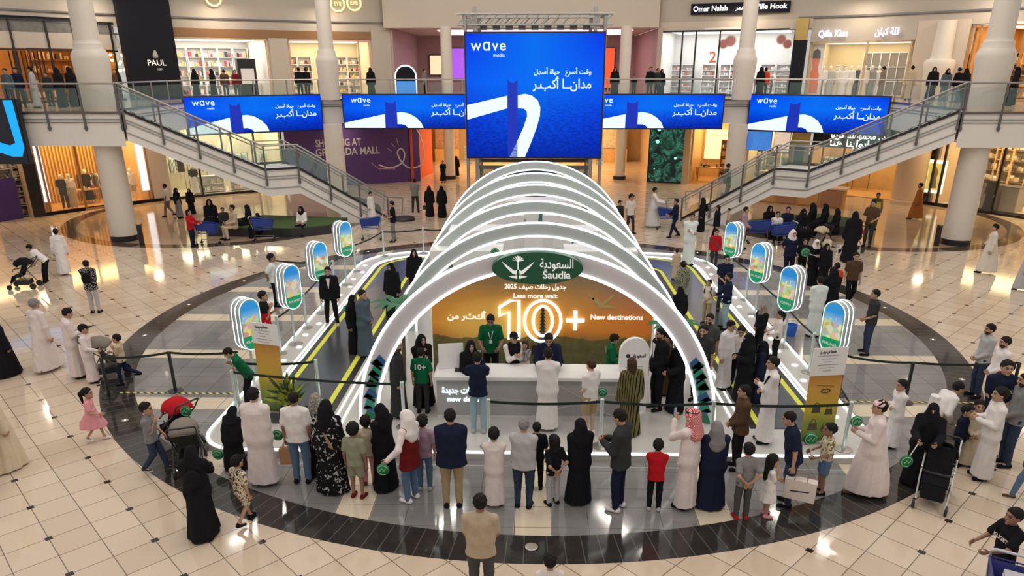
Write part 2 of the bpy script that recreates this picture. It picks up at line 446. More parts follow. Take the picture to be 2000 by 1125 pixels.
# ------------------------------------------------------------------ staircases
def stair(s):
    P = [Vector((CX + s * 16.5, 30.2, Z2)), Vector((CX + s * 12.0, 32.9, 2.72)), Vector((CX + s * 10.75, 33.65, 2.72)), Vector((CX + s * 7.2, 35.78, 0.05))]
    o = empty('staircase', (P[0].x, P[0].y, 0), 0,
              'white staircase with glass sides coming down on the left toward the purple hoarding' if s < 0 else 'white staircase with glass sides coming down on the right toward the dark display wall', 'staircase')
    off = Vector((P[0].x, P[0].y, 0)); P = [q - off for q in P]
    d = Vector((P[3].x - P[0].x, P[3].y - P[0].y, 0)).normalized(); n = Vector((-d.y, d.x, 0))
    if n.y < 0: n = -n
    Wd = 2.5
    def side(q, k): return q + n * k
    # solid flights with a sloping underside
    g = MB()
    under = [q.z - 1.12 for q in P]; under[3] = 0.0
    path = [(P[0], under[0]), (P[1], under[1]), (P[2], under[2])]
    L = (P[3] - P[2]); t0 = (under[2]) / (P[2].z - P[3].z)       # where the underside meets the floor
    path += [(P[2] + L * min(0.62, t0 * 0.72), 0.50), (P[2] + L * min(0.625, t0 * 0.725), 0.0), (P[3], 0.0)]
    for (a, ua), (b, ub) in zip(path, path[1:]):
        A, B = side(a, 0), side(b, 0); A2, B2 = side(a, Wd), side(b, Wd)
        def z(v, h): return (v.x, v.y, h)
        vs = [z(A, ua), z(B, ub), z(B, b.z - 0.03), z(A, a.z - 0.03), z(A2, ua), z(B2, ub), z(B2, b.z - 0.03), z(A2, a.z - 0.03)]
        g.add(vs, [(0, 1, 2, 3), (4, 7, 6, 5), (0, 4, 5, 1), (3, 2, 6, 7), (0, 3, 7, 4), (1, 5, 6, 2)])
    g.build('flight', M_WHITE, o)
    # treads
    g = MB()
    for a, b, k in ((P[0], P[1], 16), (P[2], P[3], 16)):
        for i in range(k):
            t = (i + 0.5) / k; c = a + (b - a) * t
            top = a.z + (b.z - a.z) * (i / k) - (a.z - b.z) / k * 0.5
            g.box(side(c, Wd / 2)[:2] + (top - 0.05,), ((b - a).to_2d().length / k, Wd - 0.12, 0.16), rz=math.atan2(d.y, d.x))
    g.build('treads', mat('stair_stone', (0.5, 0.45, 0.40), 0.3), o)
    # stringer edging lines on both faces
    for kk in (-0.03, Wd + 0.03):
        g = MB()
        for a, b in zip(P, P[1:]):
            q, w = side(a, kk), side(b, kk)
            g.bar(q + Vector((0, 0, 0.05)), w + Vector((0, 0, 0.05)), 0.08, 0.10)
        g.build('coping', M_BLACK, o)
        g = MB()
        for a, b in zip(P, P[1:]):
            q, w = side(a, kk), side(b, kk)
            for dz in (0.26, 0.38): g.bar(q - Vector((0, 0, dz)), w - Vector((0, 0, dz)), 0.05, 0.022)
            g.bar(q - Vector((0, 0, 0.78)), w - Vector((0, 0, 0.78)), 0.03, 0.03)
        g.build('groove_lines', M_STEEL, o)
    for kk in (-0.06, Wd + 0.06):
        railing([tuple(side(q, kk) + Vector((0, 0, 0.05))) for q in P], '', '', parent=o, post_every=1.35, top=1.02)
        e = side(P[3], kk); g = MB()
        g.tube([e + Vector((0, 0, 1.07)), e + d * 0.75 + Vector((0, 0, 0.98)), e + d * 0.8 + Vector((0, 0, 0.9)), e + d * 0.68 + Vector((0, 0, 0.02))], 0.03, 8)
        g.build('rail_end', M_STEEL, o, smooth=True)
    return o
stair(-1); stair(1)
g = MB(); g.lathe([(0.55, 0), (0.55, 0.08), (0.5, 0.14), (0.0, 0.15)], n=28)
tag(g.build('floor_pad', M_BLACK, loc=(-6.3, 35.75, 0)), 'low round black pad on the floor at the foot of the left staircase', 'floor pad')

# ------------------------------------------------------------------ LED screens
M_SCR = {}
def screen_mat(name, w, h):
    m = mat(name, (0.0, 0.0, 0.0), 0.25, fresh=True); x = NX(m); X, Y, Z = x.xyz('Object')
    zz = x.op('ADD', x.op('DIVIDE', Z, h), 0.5); xx = x.op('ADD', x.op('DIVIDE', X, w), 0.5)
    c = x.ramp(zz, [(0.0, (0.0, 0.02, 0.42)), (0.30, (0.0, 0.045, 0.72)), (0.62, (0.0, 0.11, 0.95)), (1.0, (0.0, 0.04, 0.86))])
    bright = x.op('MULTIPLY', x.op('SUBTRACT', 1.0, x.op('MULTIPLY', x.op('ABSOLUTE', x.op('SUBTRACT', xx, 0.5)), 2.0)), 0.5)
    c = x.mix(x.op('MULTIPLY', bright, zz), c, (0.0, 0.30, 1.0))
    nz = x.n('ShaderNodeTexNoise'); nz.inputs['Scale'].default_value = 9.0; nz.inputs['Detail'].default_value = 6
    mp = x.n('ShaderNodeMapping'); mp.inputs['Scale'].default_value = (0.6, 1, 1.6); x.nt.links.new(x.vec, mp.inputs[0]); x.nt.links.new(mp.outputs[0], nz.inputs['Vector'])
    lowhalf = x.op('MULTIPLY', x.op('SUBTRACT', 1.0, x.op('MINIMUM', x.op('MULTIPLY', zz, 1.7), 1.0)), x.op('GREATER_THAN', nz.outputs['Fac'], 0.52))
    c = x.mix(x.op('MULTIPLY', lowhalf, 0.75), c, (0.0, 0.015, 0.30)); x.b.inputs['Specular IOR Level'].default_value = 0.1
    x.nt.links.new(c, x.b.inputs['Emission Color']); x.b.inputs['Emission Strength'].default_value = 0.95
    return m
M_LEDW = mat('screen_white', (0, 0, 0), 0.4, emit=(0.80, 1.0, 1.0), es=1.1)
M_LEDT = mat('screen_tower_blue', (0, 0, 0), 0.4, emit=(0.0, 0.022, 0.46), es=1.0)
M_LEDA = mat('screen_road_edge', (0, 0, 0), 0.4, emit=(0.0, 0.42, 1.0), es=1.0)
def arc2(cx, cz, r0, r1, a0, a1, n=14):
    o = [(cx + r1 * math.cos(a0 + (a1 - a0) * i / n), cz + r1 * math.sin(a0 + (a1 - a0) * i / n)) for i in range(n + 1)]
    return o + [(cx + r0 * math.cos(a1 + (a0 - a1) * i / n), cz + r0 * math.sin(a1 + (a0 - a1) * i / n)) for i in range(n + 1)]
def logo_wave(size, parent, M):
    a = lettering('w\u0251ve', size, M_LEDW, None, M, name='logo', bold=0.007 * size, spacing=1.15)
    b = lettering('media', size * 0.34, M_LEDW, None, M @ Matrix.Translation((size * 0.72, 0, -size * 0.62)))
    q = merge_objs([a, b], 'logo'); q.parent = parent; return q
def led_screen(name, label, c, rz, w, h, big=False):
    o = empty(name, c, rz, label, 'screen')
    g = MB(); g.box((0, 0.12, 0), (w + 0.14, 0.2, h + 0.14)); g.build('frame', M_BLACK, o, bevel=0.01)
    g = MB(); g.box((0, 0.0, 0), (w, 0.03, h)); g.build('display_panel', screen_mat(name + '_picture', w, h), o)
    e = -0.022
    def poly(name, pts, m, dy=0.0):
        g = MB(); g.prism(pts, 'y', e - dy - 0.004, e - dy); g.build(name, m, o)
    fx = lambda u: (u - 0.5) * w
    fz = lambda v: (0.5 - v) * h
    if big:                                # upright portrait picture: the white road climbs, bends round and drops out at the bottom
        road = [(0.0, .567), (.30, .49), (.30, .592), (0.0, .686)]
        poly('road_graphic', [(fx(a), fz(b)) for a, b in road], M_LEDW)
        bend = [(.378, .487), (.43, .475), (.48, .488), (.525, .528), (.545, .585), (.543, .65), (.52, .75), (.47, .90), (.432, 1.0), (.315, 1.0), (.36, .90), (.42, .75), (.447, .66), (.445, .62), (.425, .595), (.378, .592)]
        poly('road_graphic', [(fx(a), fz(b)) for a, b in bend], M_LEDW)
        poly('tower_graphic', [(fx(a), fz(b)) for a, b in ((.302, .36), (.325, .385), (.352, .385), (.375, .36), (.376, 1.0), (.303, 1.0))], M_LEDT)
        logo_wave(0.60, o, Matrix.Translation((fx(.165), e, fz(.095))))
        lettering('\u0648\u0642\u062a \u0623\u0633\u0631\u0639   \u062d\u064a\u0627\u0629 \u0623\u0633\u0647\u0644', 0.27, M_LEDW, o, Matrix.Translation((fx(.705), e, fz(.30))), ar=True, width=w * .42, bold=0.004)
        lettering('\u0645\u062f\u0627\u0646\u0640\u0640\u0627 \u0623\u0643\u0628\u0640\u0631', 0.52, M_LEDW, o, Matrix.Translation((fx(.705), e, fz(.40))), ar=True, width=w * .43, bold=0.008)
    else:
        poly('road_graphic', [(fx(a), fz(b)) for a, b in ((0.0, .84), (.30, .57), (.30, .995), (0.0, .995))], M_LEDW)
        bend = [(.39, .52), (.43, .51), (.48, .56), (.53, .68), (.565, .84), (.58, .995), (.465, .995), (.45, .92), (.42, .88), (.39, .88)]
        poly('road_graphic', [(fx(a), fz(b)) for a, b in bend], M_LEDW)
        poly('tower_graphic', [(fx(a), fz(b)) for a, b in ((.305, .19), (.33, .24), (.36, .24), (.385, .17), (.39, .995), (.31, .995))], M_LEDT)
        logo_wave(0.46, o, Matrix.Translation((fx(.13), e, fz(.15))))
        lettering('\u0648\u0642\u062a \u0623\u0633\u0631\u0639   \u062d\u064a\u0627\u0629 \u0623\u0633\u0647\u0644', 0.2, M_LEDW, o, Matrix.Translation((fx(.80), e, fz(.30))), ar=True, width=w * .31, bold=0.004)
        lettering('\u0645\u062f\u0627\u0646\u0640\u0640\u0627 \u0623\u0643\u0628\u0640\u0631', 0.42, M_LEDW, o, Matrix.Translation((fx(.80), e, fz(.52))), ar=True, width=w * .32, bold=0.006)
    return o
def screen_between(name, label, x0, x1, zt, zb, a, b):
    A, B = Vector(a), Vector(b); c = (A + B) / 2; w = (B - A).length - 0.1
    return led_screen(name, label, (c.x, c.y, (zt + zb) / 2), math.atan2(B.y - A.y, B.x - A.x), w, zt - zb)
screen_between('gallery_screen', 'wide blue screen behind the left staircase, left of the purple hoarding', 0, 0, 5.58, 3.72, (-18.3, 39.75), (-12.15, 43.85))
screen_between('gallery_screen', 'wide blue screen above the purple hoarding, its right end behind the tall screen', 0, 0, 5.58, 3.78, (-10.95, 43.9), (-2.95, 43.9))
screen_between('gallery_screen', 'wide blue screen above the dark display wall, right beside the tall screen', 0, 0, 5.58, 3.78, (2.9, 43.9), (10.85, 43.9))
screen_between('gallery_screen', 'wide blue screen above the right staircase, beyond the right column', 0, 0, 5.58, 3.72, (12.25, 43.85), (18.3, 39.9))

# the tall screen hung on the glass lift tower behind the tunnel
t = led_screen('tower_screen', 'tall blue screen on the lift tower, largest of the blue screens', (0.06, 33.0, 5.83), 0, 5.78, 5.0, big=True)
o = empty('lift_tower', (0.06, 34.9, 0), 0, 'glass and steel lift tower behind the tall blue screen', 'lift tower')
M_DGLASS = mat('dark_lift_glass', (0.10, 0.17, 0.17), 0.05, alpha=0.55)
for x in (-2.55, 2.55):
    for y in (-1.2, 1.5):
        g = MB(); g.box((x, y, 4.7), (0.16, 0.16, 9.4)); g.build('mast', M_STEEL, o)
for x in (-2.92, 2.92):
    g = MB(); g.tube([(x, -1.7, 0), (x, -1.7, 9.0)], 0.07, 10); g.build('screen_pole', M_STEEL, o, smooth=True)
    g = MB()
    for k in range(7): g.box((x, -1.62, 3.0 + k * 0.12), (0.30, 0.22, 0.06))
    g.build('louvre_box', M_WHITE, o)
for zz in (0.3, 1.6, 2.8, 5.2, 7.6):
    g = MB()
    g.box((0, -1.2, zz), (5.1, 0.12, 0.16)); g.box((0, 1.5, zz), (5.1, 0.12, 0.16)); g.box((-2.55, 0.15, zz), (0.12, 2.7, 0.16)); g.box((2.55, 0.15, zz), (0.12, 2.7, 0.16))
    g.build('ring_beam', M_DARKSTEEL, o)
g = MB(); g.box((0, -1.22, 1.7), (4.9, 0.02, 2.3)); g.box((-2.56, 0.1, 4.5), (0.02, 2.4, 8)); g.box((2.56, 0.1, 4.5), (0.02, 2.4, 8)); g.build('glazing', M_DGLASS, o)
for k, x in enumerate((-1.5, -1.2, 1.35, 1.7)):
    g = MB(); g.tube([(x, -0.6, 0.3), (x + 0.12, -0.8, 1.6), (x + 0.35 * (1 if x > 0 else -1), -0.9, 2.75)], 0.05, 8); g.build('cable_tube', M_WHITE, o, smooth=True)
g = MB(); g.box((0, 0.2, 1.5), (2.3, 1.9, 2.3)); g.build('lift_car', mat('lift_car_metal', (0.20, 0.22, 0.22), 0.3, 0.6), o, bevel=0.03)
# rig of silver truss over the screen
tr = empty('truss_rig', (0.06, 33.6, 8.9), 0, 'silver truss rig on top of the tall blue screen', 'truss')
def truss(a, b, w, name):
    a, b = Vector(a), Vector(b); d = (b - a).normalized(); up = Vector((0, 0, 1)); l = up.cross(d).normalized()
    g = MB(); cs = [(l * sx + up * sz) * w / 2 for sx in (-1, 1) for sz in (-1, 1)]
    for c in cs: g.tube([a + c, b + c], 0.035, 6)
    n = max(2, int((b - a).length / w))
    for i in range(n):
        p0, p1 = a + (b - a) * (i / n), a + (b - a) * ((i + 1) / n)
        for c0, c1 in ((cs[0], cs[1]), (cs[2], cs[3]), (cs[1], cs[3]), (cs[0], cs[2])):
            g.tube([p0 + c0, p1 + c1], 0.018, 5)
    return g.build(name, mat('truss_aluminium', (0.62, 0.62, 0.60), 0.3, 0.8), tr)
truss((-3.3, 0, 0), (3.3, 0, 0), 0.42, 'front_truss'); truss((-3.3, 2.4, 0), (3.3, 2.4, 0), 0.42, 'rear_truss')
truss((-2.9, 0, 0), (-2.9, 2.4, 0), 0.36, 'side_truss'); truss((2.9, 0, 0), (2.9, 2.4, 0), 0.36, 'side_truss')
for k in range(9): g = MB(); g.box((-2.2 + 0.55 * k, 0.5, -0.28), (0.3, 0.28, 0.22)); g.build('junction_box', M_DARKSTEEL, tr)
# a corner of another screen hung on the left bridge
o = empty('bridge_screen', (-23.45, 29.7, 4.62), 0, 'dark screen with a bright blue angle on the left bridge at the frame edge', 'screen')
g = MB(); g.box((0, 0.1, 0), (6.3, 0.2, 2.5)); g.build('frame', M_BLACK, o)
g = MB(); g.box((0, -0.01, 0), (6.2, 0.03, 2.4)); g.build('display_panel', mat('dark_screen', (0.008, 0.010, 0.025), 0.2), o)
M_CYAN = mat('screen_cyan', (0, 0, 0), 0.4, emit=(0.0, 0.40, 1.0), es=1.1)
g = MB(); g.prism([(2.62, 1.2), (3.0, 1.2), (3.06, -0.62), (2.9, -0.95), (2.5, -0.95), (0.3, -0.25), (0.3, 0.15), (2.5, -0.52), (2.74, -0.42)], 'y', -0.034, -0.028); g.build('angle_graphic', M_CYAN, o)
# ------------------------------------------------------------------ people: implicit surfaces meshed with surface nets
class Field:
    def __init__(s, lo, hi, h):
        s.h = h; s.lo = np.array(lo, np.float32)
        s.n = np.maximum(np.ceil((np.array(hi) - s.lo) / h).astype(int) + 1, 4)
        s.F = np.full(s.n, 1.0, np.float32)
        s.ax = [s.lo[i] + h * np.arange(s.n[i], dtype=np.float32) for i in range(3)]
    def sub(s, lo, hi):
        i0 = np.clip(np.floor((np.array(lo) - s.lo) / s.h).astype(int), 0, s.n - 1)
        i1 = np.clip(np.ceil((np.array(hi) - s.lo) / s.h).astype(int) + 1, 1, s.n)
        if np.any(i1 <= i0): return None
        sl = tuple(slice(a, b) for a, b in zip(i0, i1))
        return sl, s.ax[0][sl[0]][:, None, None], s.ax[1][sl[1]][None, :, None], s.ax[2][sl[2]][None, None, :]
    def put(s, sl, d, k):
        A = s.F[sl]
        if k <= 0: s.F[sl] = np.minimum(A, d); return
        t = np.clip(0.5 + 0.5 * (A - d) / k, 0, 1)
        s.F[sl] = A + (d - A) * t - k * t * (1 - t)
    def cone(s, a, b, ra, rb, k=0.02, sq=None):       # tapered limb; sq = (axis vector, factor) widens along one direction
        a = np.array(a, np.float32); b = np.array(b, np.float32)
        R = max(ra, rb) * (max(1.0, sq[1]) if sq else 1.0) + k + 2 * s.h
        q = s.sub(np.minimum(a, b) - R, np.maximum(a, b) + R)
        if q is None: return
        sl, X, Y, Z = q
        px, py, pz = X - a[0], Y - a[1], Z - a[2]; ba = b - a
        if sq:
            l = sq[0]; f = 1.0 / sq[1] - 1.0
            t0 = (px * l[0] + py * l[1] + pz * l[2]) * f
            px, py, pz = px + t0 * l[0], py + t0 * l[1], pz + t0 * l[2]
            ba = ba + l * (ba @ l) * f
        bb = float(ba @ ba) + 1e-9
        t = np.clip((px * ba[0] + py * ba[1] + pz * ba[2]) / bb, 0, 1)
        d = np.sqrt((px - t * ba[0]) ** 2 + (py - t * ba[1]) ** 2 + (pz - t * ba[2]) ** 2) - (ra + (rb - ra) * t)
        s.put(sl, d, k)
    def ell_d(s, c, r, M, sub):
        sl, X, Y, Z = sub
        px, py, pz = X - c[0], Y - c[1], Z - c[2]
        u = px * M[0][0] + py * M[0][1] + pz * M[0][2]; v = px * M[1][0] + py * M[1][1] + pz * M[1][2]; w = px * M[2][0] + py * M[2][1] + pz * M[2][2]
        k0 = np.sqrt((u / r[0]) ** 2 + (v / r[1]) ** 2 + (w / r[2]) ** 2); k1 = np.sqrt((u / r[0] ** 2) ** 2 + (v / r[1] ** 2) ** 2 + (w / r[2] ** 2) ** 2) + 1e-6
        return k0 * (k0 - 1.0) / k1, u, v, w
    def ell(s, c, r, M, k=0.015):
        R = max(r) + k + 2 * s.h
        q = s.sub(np.array(c) - R, np.array(c) + R)
        if q is not None: s.put(q[0], s.ell_d(c, r, M, q)[0], k)
    def cut(s, c, n):                                   # keep the side n points to
        n = np.array(n, np.float32)
        s.F = np.maximum(s.F, -((s.ax[0][:, None, None] - c[0]) * n[0] + (s.ax[1][None, :, None] - c[1]) * n[1] + (s.ax[2][None, None, :] - c[2]) * n[2]))
    def carve(s, c, r, M):
        R = max(r) + 3 * s.h
        q = s.sub(np.array(c) - R, np.array(c) + R)
        if q is not None: s.F[q[0]] = np.maximum(s.F[q[0]], -s.ell_d(c, r, M, q)[0])
    def wrinkle(s, amp, freq, ph, zlo, zhi):            # soft cloth folds
        X, Y, Z = s.ax[0][:, None, None], s.ax[1][None, :, None], s.ax[2][None, None, :]
        wgt = np.clip((Z - zlo) / max(1e-3, zhi - zlo), 0, 1)
        s.F = s.F + amp * wgt * (np.sin(freq * (X * 0.8 + Z * 0.45) + ph) * np.sin(freq * (Y - Z * 0.25) + 2 * ph)).astype(np.float32)
    def net(s):
        F = s.F.copy()
        F[0], F[-1], F[:, 0], F[:, -1], F[:, :, 0], F[:, :, -1] = 1, 1, 1, 1, 1, 1
        ins = F < 0
        if not ins.any(): return np.zeros((0, 3), np.float32), np.zeros((0, 4), np.int64)
        nx, ny, nz = F.shape
        cnt = np.zeros((nx - 1, ny - 1, nz - 1), np.int8)
        for a in (0, 1):
            for b in (0, 1):
                for c in (0, 1): cnt += ins[a:nx - 1 + a, b:ny - 1 + b, c:nz - 1 + c]
        act = (cnt > 0) & (cnt < 8)
        I = np.argwhere(act); idx = np.full(act.shape, -1, np.int64); idx[act] = np.arange(len(I))
        acc = np.zeros((len(I), 3), np.float64); num = np.zeros(len(I))
        co = [(0, 0, 0), (1, 0, 0), (0, 1, 0), (1, 1, 0), (0, 0, 1), (1, 0, 1), (0, 1, 1), (1, 1, 1)]
        vals = [F[I[:, 0] + c[0], I[:, 1] + c[1], I[:, 2] + c[2]] for c in co]
        for i, j in ((0, 1), (2, 3), (4, 5), (6, 7), (0, 2), (1, 3), (4, 6), (5, 7), (0, 4), (1, 5), (2, 6), (3, 7)):
            m = (vals[i] < 0) != (vals[j] < 0)
            t = np.where(m, vals[i] / np.where(m, vals[i] - vals[j], 1), 0)
            for ax in range(3): acc[:, ax] += np.where(m, co[i][ax] + (co[j][ax] - co[i][ax]) * t, 0)
            num += m
        V = (I + acc / num[:, None]) * s.h + s.lo
        Q = []
        for ax in range(3):
            o = [1, 1, 1]; o[ax] = 0
            sa = [slice(None)] * 3; sb = [slice(None)] * 3
            sa[ax] = slice(0, -1); sb[ax] = slice(1, None)
            A, B = ins[tuple(sa)], ins[tuple(sb)]
            E = np.argwhere(A != B)
            if not len(E): continue
            u, v = [(1, 2), (2, 0), (0, 1)][ax]
            E = E[(E[:, u] > 0) & (E[:, v] > 0)]
            fl = A[E[:, 0], E[:, 1], E[:, 2]]
            def cell(du, dv):
                K = E.copy(); K[:, u] -= du; K[:, v] -= dv
                return idx[K[:, 0], K[:, 1], K[:, 2]]
            q = np.stack([cell(1, 1), cell(0, 1), cell(0, 0), cell(1, 0)], 1)
            q[~fl] = q[~fl][:, ::-1]
            Q.append(q)
        Q = np.concatenate(Q); Q = Q[(Q >= 0).all(1)]
        return V, Q
def np_mesh(name, parts, mats, parent=None, smooth=True):
    """parts: list of (verts, quads array or face list, material index or array)"""
    vs = []; loops = []; starts = []; tot = []; mi = []; o = 0; ls = 0
    for V, Qf, m in parts:
        vs.append(np.asarray(V, np.float64).reshape(-1, 3))
        if isinstance(Qf, np.ndarray):
            k = len(Qf)
            if k:
                loops.append((Qf + o).ravel()); starts.append(ls + 4 * np.arange(k)); tot.append(np.full(k, 4)); ls += 4 * k
                mi.append(np.full(k, m) if np.isscalar(m) else np.asarray(m))
        else:
            for f in Qf:
                loops.append(np.array(f) + o); starts.append(np.array([ls])); tot.append(np.array([len(f)])); ls += len(f); mi.append(np.array([m]))
        o += len(vs[-1])
    me = bpy.data.meshes.new(name)
    V = np.concatenate(vs)
    if not loops:
        o_ = bpy.data.objects.new(name, me); COL.objects.link(o_); return o_
    L = np.concatenate(loops).astype(np.int32); st = np.concatenate(starts).astype(np.int32); mi = np.concatenate(mi).astype(np.int32)
    me.vertices.add(len(V)); me.vertices.foreach_set('co', V.astype(np.float32).ravel())
    me.loops.add(len(L)); me.loops.foreach_set('vertex_index', L)
    me.polygons.add(len(st)); me.polygons.foreach_set('loop_start', st)
    for m in mats: me.materials.append(m)
    me.polygons.foreach_set('material_index', mi)
    me.polygons.foreach_set('use_smooth', [smooth] * len(st))
    me.update(calc_edges=True); me.validate()
    ob = bpy.data.objects.new(name, me); COL.objects.link(ob)
    if parent is not None: ob.parent = parent
    return ob

SKINS = [mat('skin_light', (0.60, 0.37, 0.27), 0.5), mat('skin_tan', (0.44, 0.25, 0.16), 0.5), mat('skin_brown', (0.27, 0.14, 0.09), 0.5), mat('skin_dark', (0.13, 0.065, 0.04), 0.5)]
M_EYE = mat('eye_dark', (0.02, 0.015, 0.012), 0.3); M_LIP = mat('lips', (0.36, 0.14, 0.11), 0.5)
_C = dict(white=(0.74, 0.69, 0.68), pinkwhite=(0.72, 0.62, 0.61), offwhite=(0.66, 0.60, 0.52), cream=(0.62, 0.52, 0.38), beige=(0.50, 0.39, 0.27), khaki=(0.38, 0.28, 0.16), sand=(0.44, 0.35, 0.25),
          black=(0.010, 0.010, 0.013), charcoal=(0.035, 0.036, 0.038), darkgrey=(0.075, 0.075, 0.075), grey=(0.21, 0.205, 0.21), lightgrey=(0.42, 0.41, 0.42), navy=(0.012, 0.016, 0.040),
          blue=(0.03, 0.06, 0.16), denim=(0.10, 0.16, 0.27), lightdenim=(0.30, 0.42, 0.50), darkdenim=(0.03, 0.045, 0.085), green=(0.006, 0.115, 0.048), sage=(0.26, 0.27, 0.19), olive=(0.16, 0.135, 0.045),
          lime=(0.45, 0.55, 0.22), red=(0.46, 0.012, 0.018), maroon=(0.15, 0.012, 0.014), orange=(0.62, 0.06, 0.02), pink=(0.72, 0.30, 0.34), lilac=(0.36, 0.25, 0.32), brown=(0.085, 0.048, 0.030),
          rust=(0.33, 0.12, 0.03), tan=(0.30, 0.19, 0.11), yellow=(0.70, 0.62, 0.10), mint=(0.69, 0.74, 0.72), taupe=(0.22, 0.19, 0.16), teal=(0.075, 0.105, 0.13))
def cloth(c):
    """a colour name, or 'colour/pattern'"""
    if c in _M: return _M[c]
    base, _, pt = c.partition('/')
    rgb = _C[base]
    m = mat('cloth_' + c.replace('/', '_'), rgb, 0.9, spec=0.12, fresh=True)
    x = NX(m); X, Y, Z = x.xyz('Object')
    n = x.noise(26.0, 4)
    col = x.mix(n, tuple(v * 0.88 for v in rgb), tuple(min(1, v * 1.10) for v in rgb))
    if pt:
        kind, c2 = pt.split(':'); r2 = _C[c2]
        if kind == 'floral': f = x.op('GREATER_THAN', x.noise(17.0, 2), 0.60)
        elif kind == 'print': f = x.op('GREATER_THAN', x.noise(30.0, 1), 0.56)
        elif kind == 'stripe': f = x.near(x.op('ADD', X, x.op('MULTIPLY', Y, 1.0)), 0.06, 0.02)
        elif kind == 'hstripe': f = x.near(Z, 0.09, 0.035)
        elif kind == 'check':
            f = x.op('MAXIMUM', x.near(x.op('ADD', Y, Z), 0.024, 0.010), x.near(x.op('SUBTRACT', Y, Z), 0.024, 0.010))
        elif kind == 'band': f = x.lt(x.op('ABSOLUTE', x.op('SUBTRACT', Z, 1.12)), 0.16)
        col = x.mix(f, col, r2)
    x.color(col)
    _M[c] = m
    return m
M_HAIR = {k: mat('hair_' + k, v, 0.7, spec=0.15, vary=0.25, scale=40) for k, v in dict(black=(0.012, 0.010, 0.010), brown=(0.055, 0.030, 0.018), grey=(0.20, 0.19, 0.19), red=(0.20, 0.06, 0.02), blond=(0.36, 0.22, 0.10)).items()}

M_BEARD = mat('beard_dark', (0.045, 0.028, 0.02), 0.7, spec=0.1)
def ik(a, t, l1, l2, pole):
    a = np.array(a, float); t = np.array(t, float); d = t - a; L = np.linalg.norm(d)
    if L > (l1 + l2) * 0.998: t = a + d / L * (l1 + l2) * 0.998; d = t - a; L = np.linalg.norm(d)
    if L < abs(l1 - l2) + 0.01: L = abs(l1 - l2) + 0.01
    e = d / np.linalg.norm(d); x = (l1 * l1 - l2 * l2 + L * L) / (2 * L); hh = math.sqrt(max(0, l1 * l1 - x * x))
    p = np.array(pole, float); p = p - e * (p @ e); p /= max(1e-6, np.linalg.norm(p))
    return a + e * x + p * hh, t
ARMS = {'down': (0.02, 0.035, -0.315), 'phone': (0.165, -0.055, -0.135), 'fold': (0.115, -0.13, -0.15), 'behind': (-0.085, -0.075, -0.24), 'push': (0.25, -0.01, -0.16), 'photo': (0.17, -0.075, 0.03),
        'hip': (0.02, 0.075, -0.215), 'fwd': (0.13, 0.0, -0.27), 'back': (-0.11, 0.04, -0.275), 'up': (0.10, 0.02, 0.26), 'front': (0.11, -0.075, -0.25), 'hold': (0.17, 0.0, -0.21), 'chin': (0.10, -0.06, -0.03),
        'side': (0.06, 0.16, -0.24), 'carry': (0.15, -0.09, -0.09), 'lap': (0.17, -0.04, -0.20)}
def hand_geo(w, d, n, side, sc, curl):
    """palm, four fingers of different length and a thumb leaving the side of the palm; w wrist, d along the forearm, n palm normal"""
    d = d / np.linalg.norm(d); n = n - d * (n @ d); n /= max(1e-6, np.linalg.norm(n)); l = np.cross(d, n) * side
    g = MB(); P = lambda a, b, c: Vector(w + (d * a + l * b + n * c) * sc)
    g.tube([P(-0.012, 0, 0), P(0.006, 0, 0)], [0.0135 * sc, 0.015 * sc], 8)
    vs = []
    for a, hw, ht in ((-0.004, .015, .012), (.018, .022, .012), (.046, .0235, .010), (.056, .021, .008)):
        for k in range(8):
            t = 2 * math.pi * k / 8; vs.append(P(a, hw * math.cos(t), ht * math.sin(t)))
    fs = [(i * 8 + k, i * 8 + (k + 1) % 8, (i + 1) * 8 + (k + 1) % 8, (i + 1) * 8 + k) for i in range(3) for k in range(8)] + [tuple(range(7, -1, -1)), tuple(range(24, 32))]
    g.add(vs, fs)
    for b, L, r in ((.0165, .040, .0052), (.0058, .045, .0055), (-.0052, .042, .0052), (-.0155, .033, .0046)):
        c = curl; pts = [P(.050, b, 0)]; ang = 0.0; a, z = .050, 0.0
        for seg in (.42, .32, .26):
            ang += c * 0.75; a += L * seg * math.cos(ang); z -= L * seg * math.sin(ang); pts.append(P(a, b * (1 + .15), z))
        g.tube(pts, [r * sc, r * sc, r * .9 * sc, r * .65 * sc], 6)
    g.tube([P(.010, .017, 0), P(.026, .031, -.006), P(.042, .034, -.014), P(.053, .031, -.018)], [.0072 * sc, .0068 * sc, .006 * sc, .0045 * sc], 6)
    return np.array(g.v), g.f

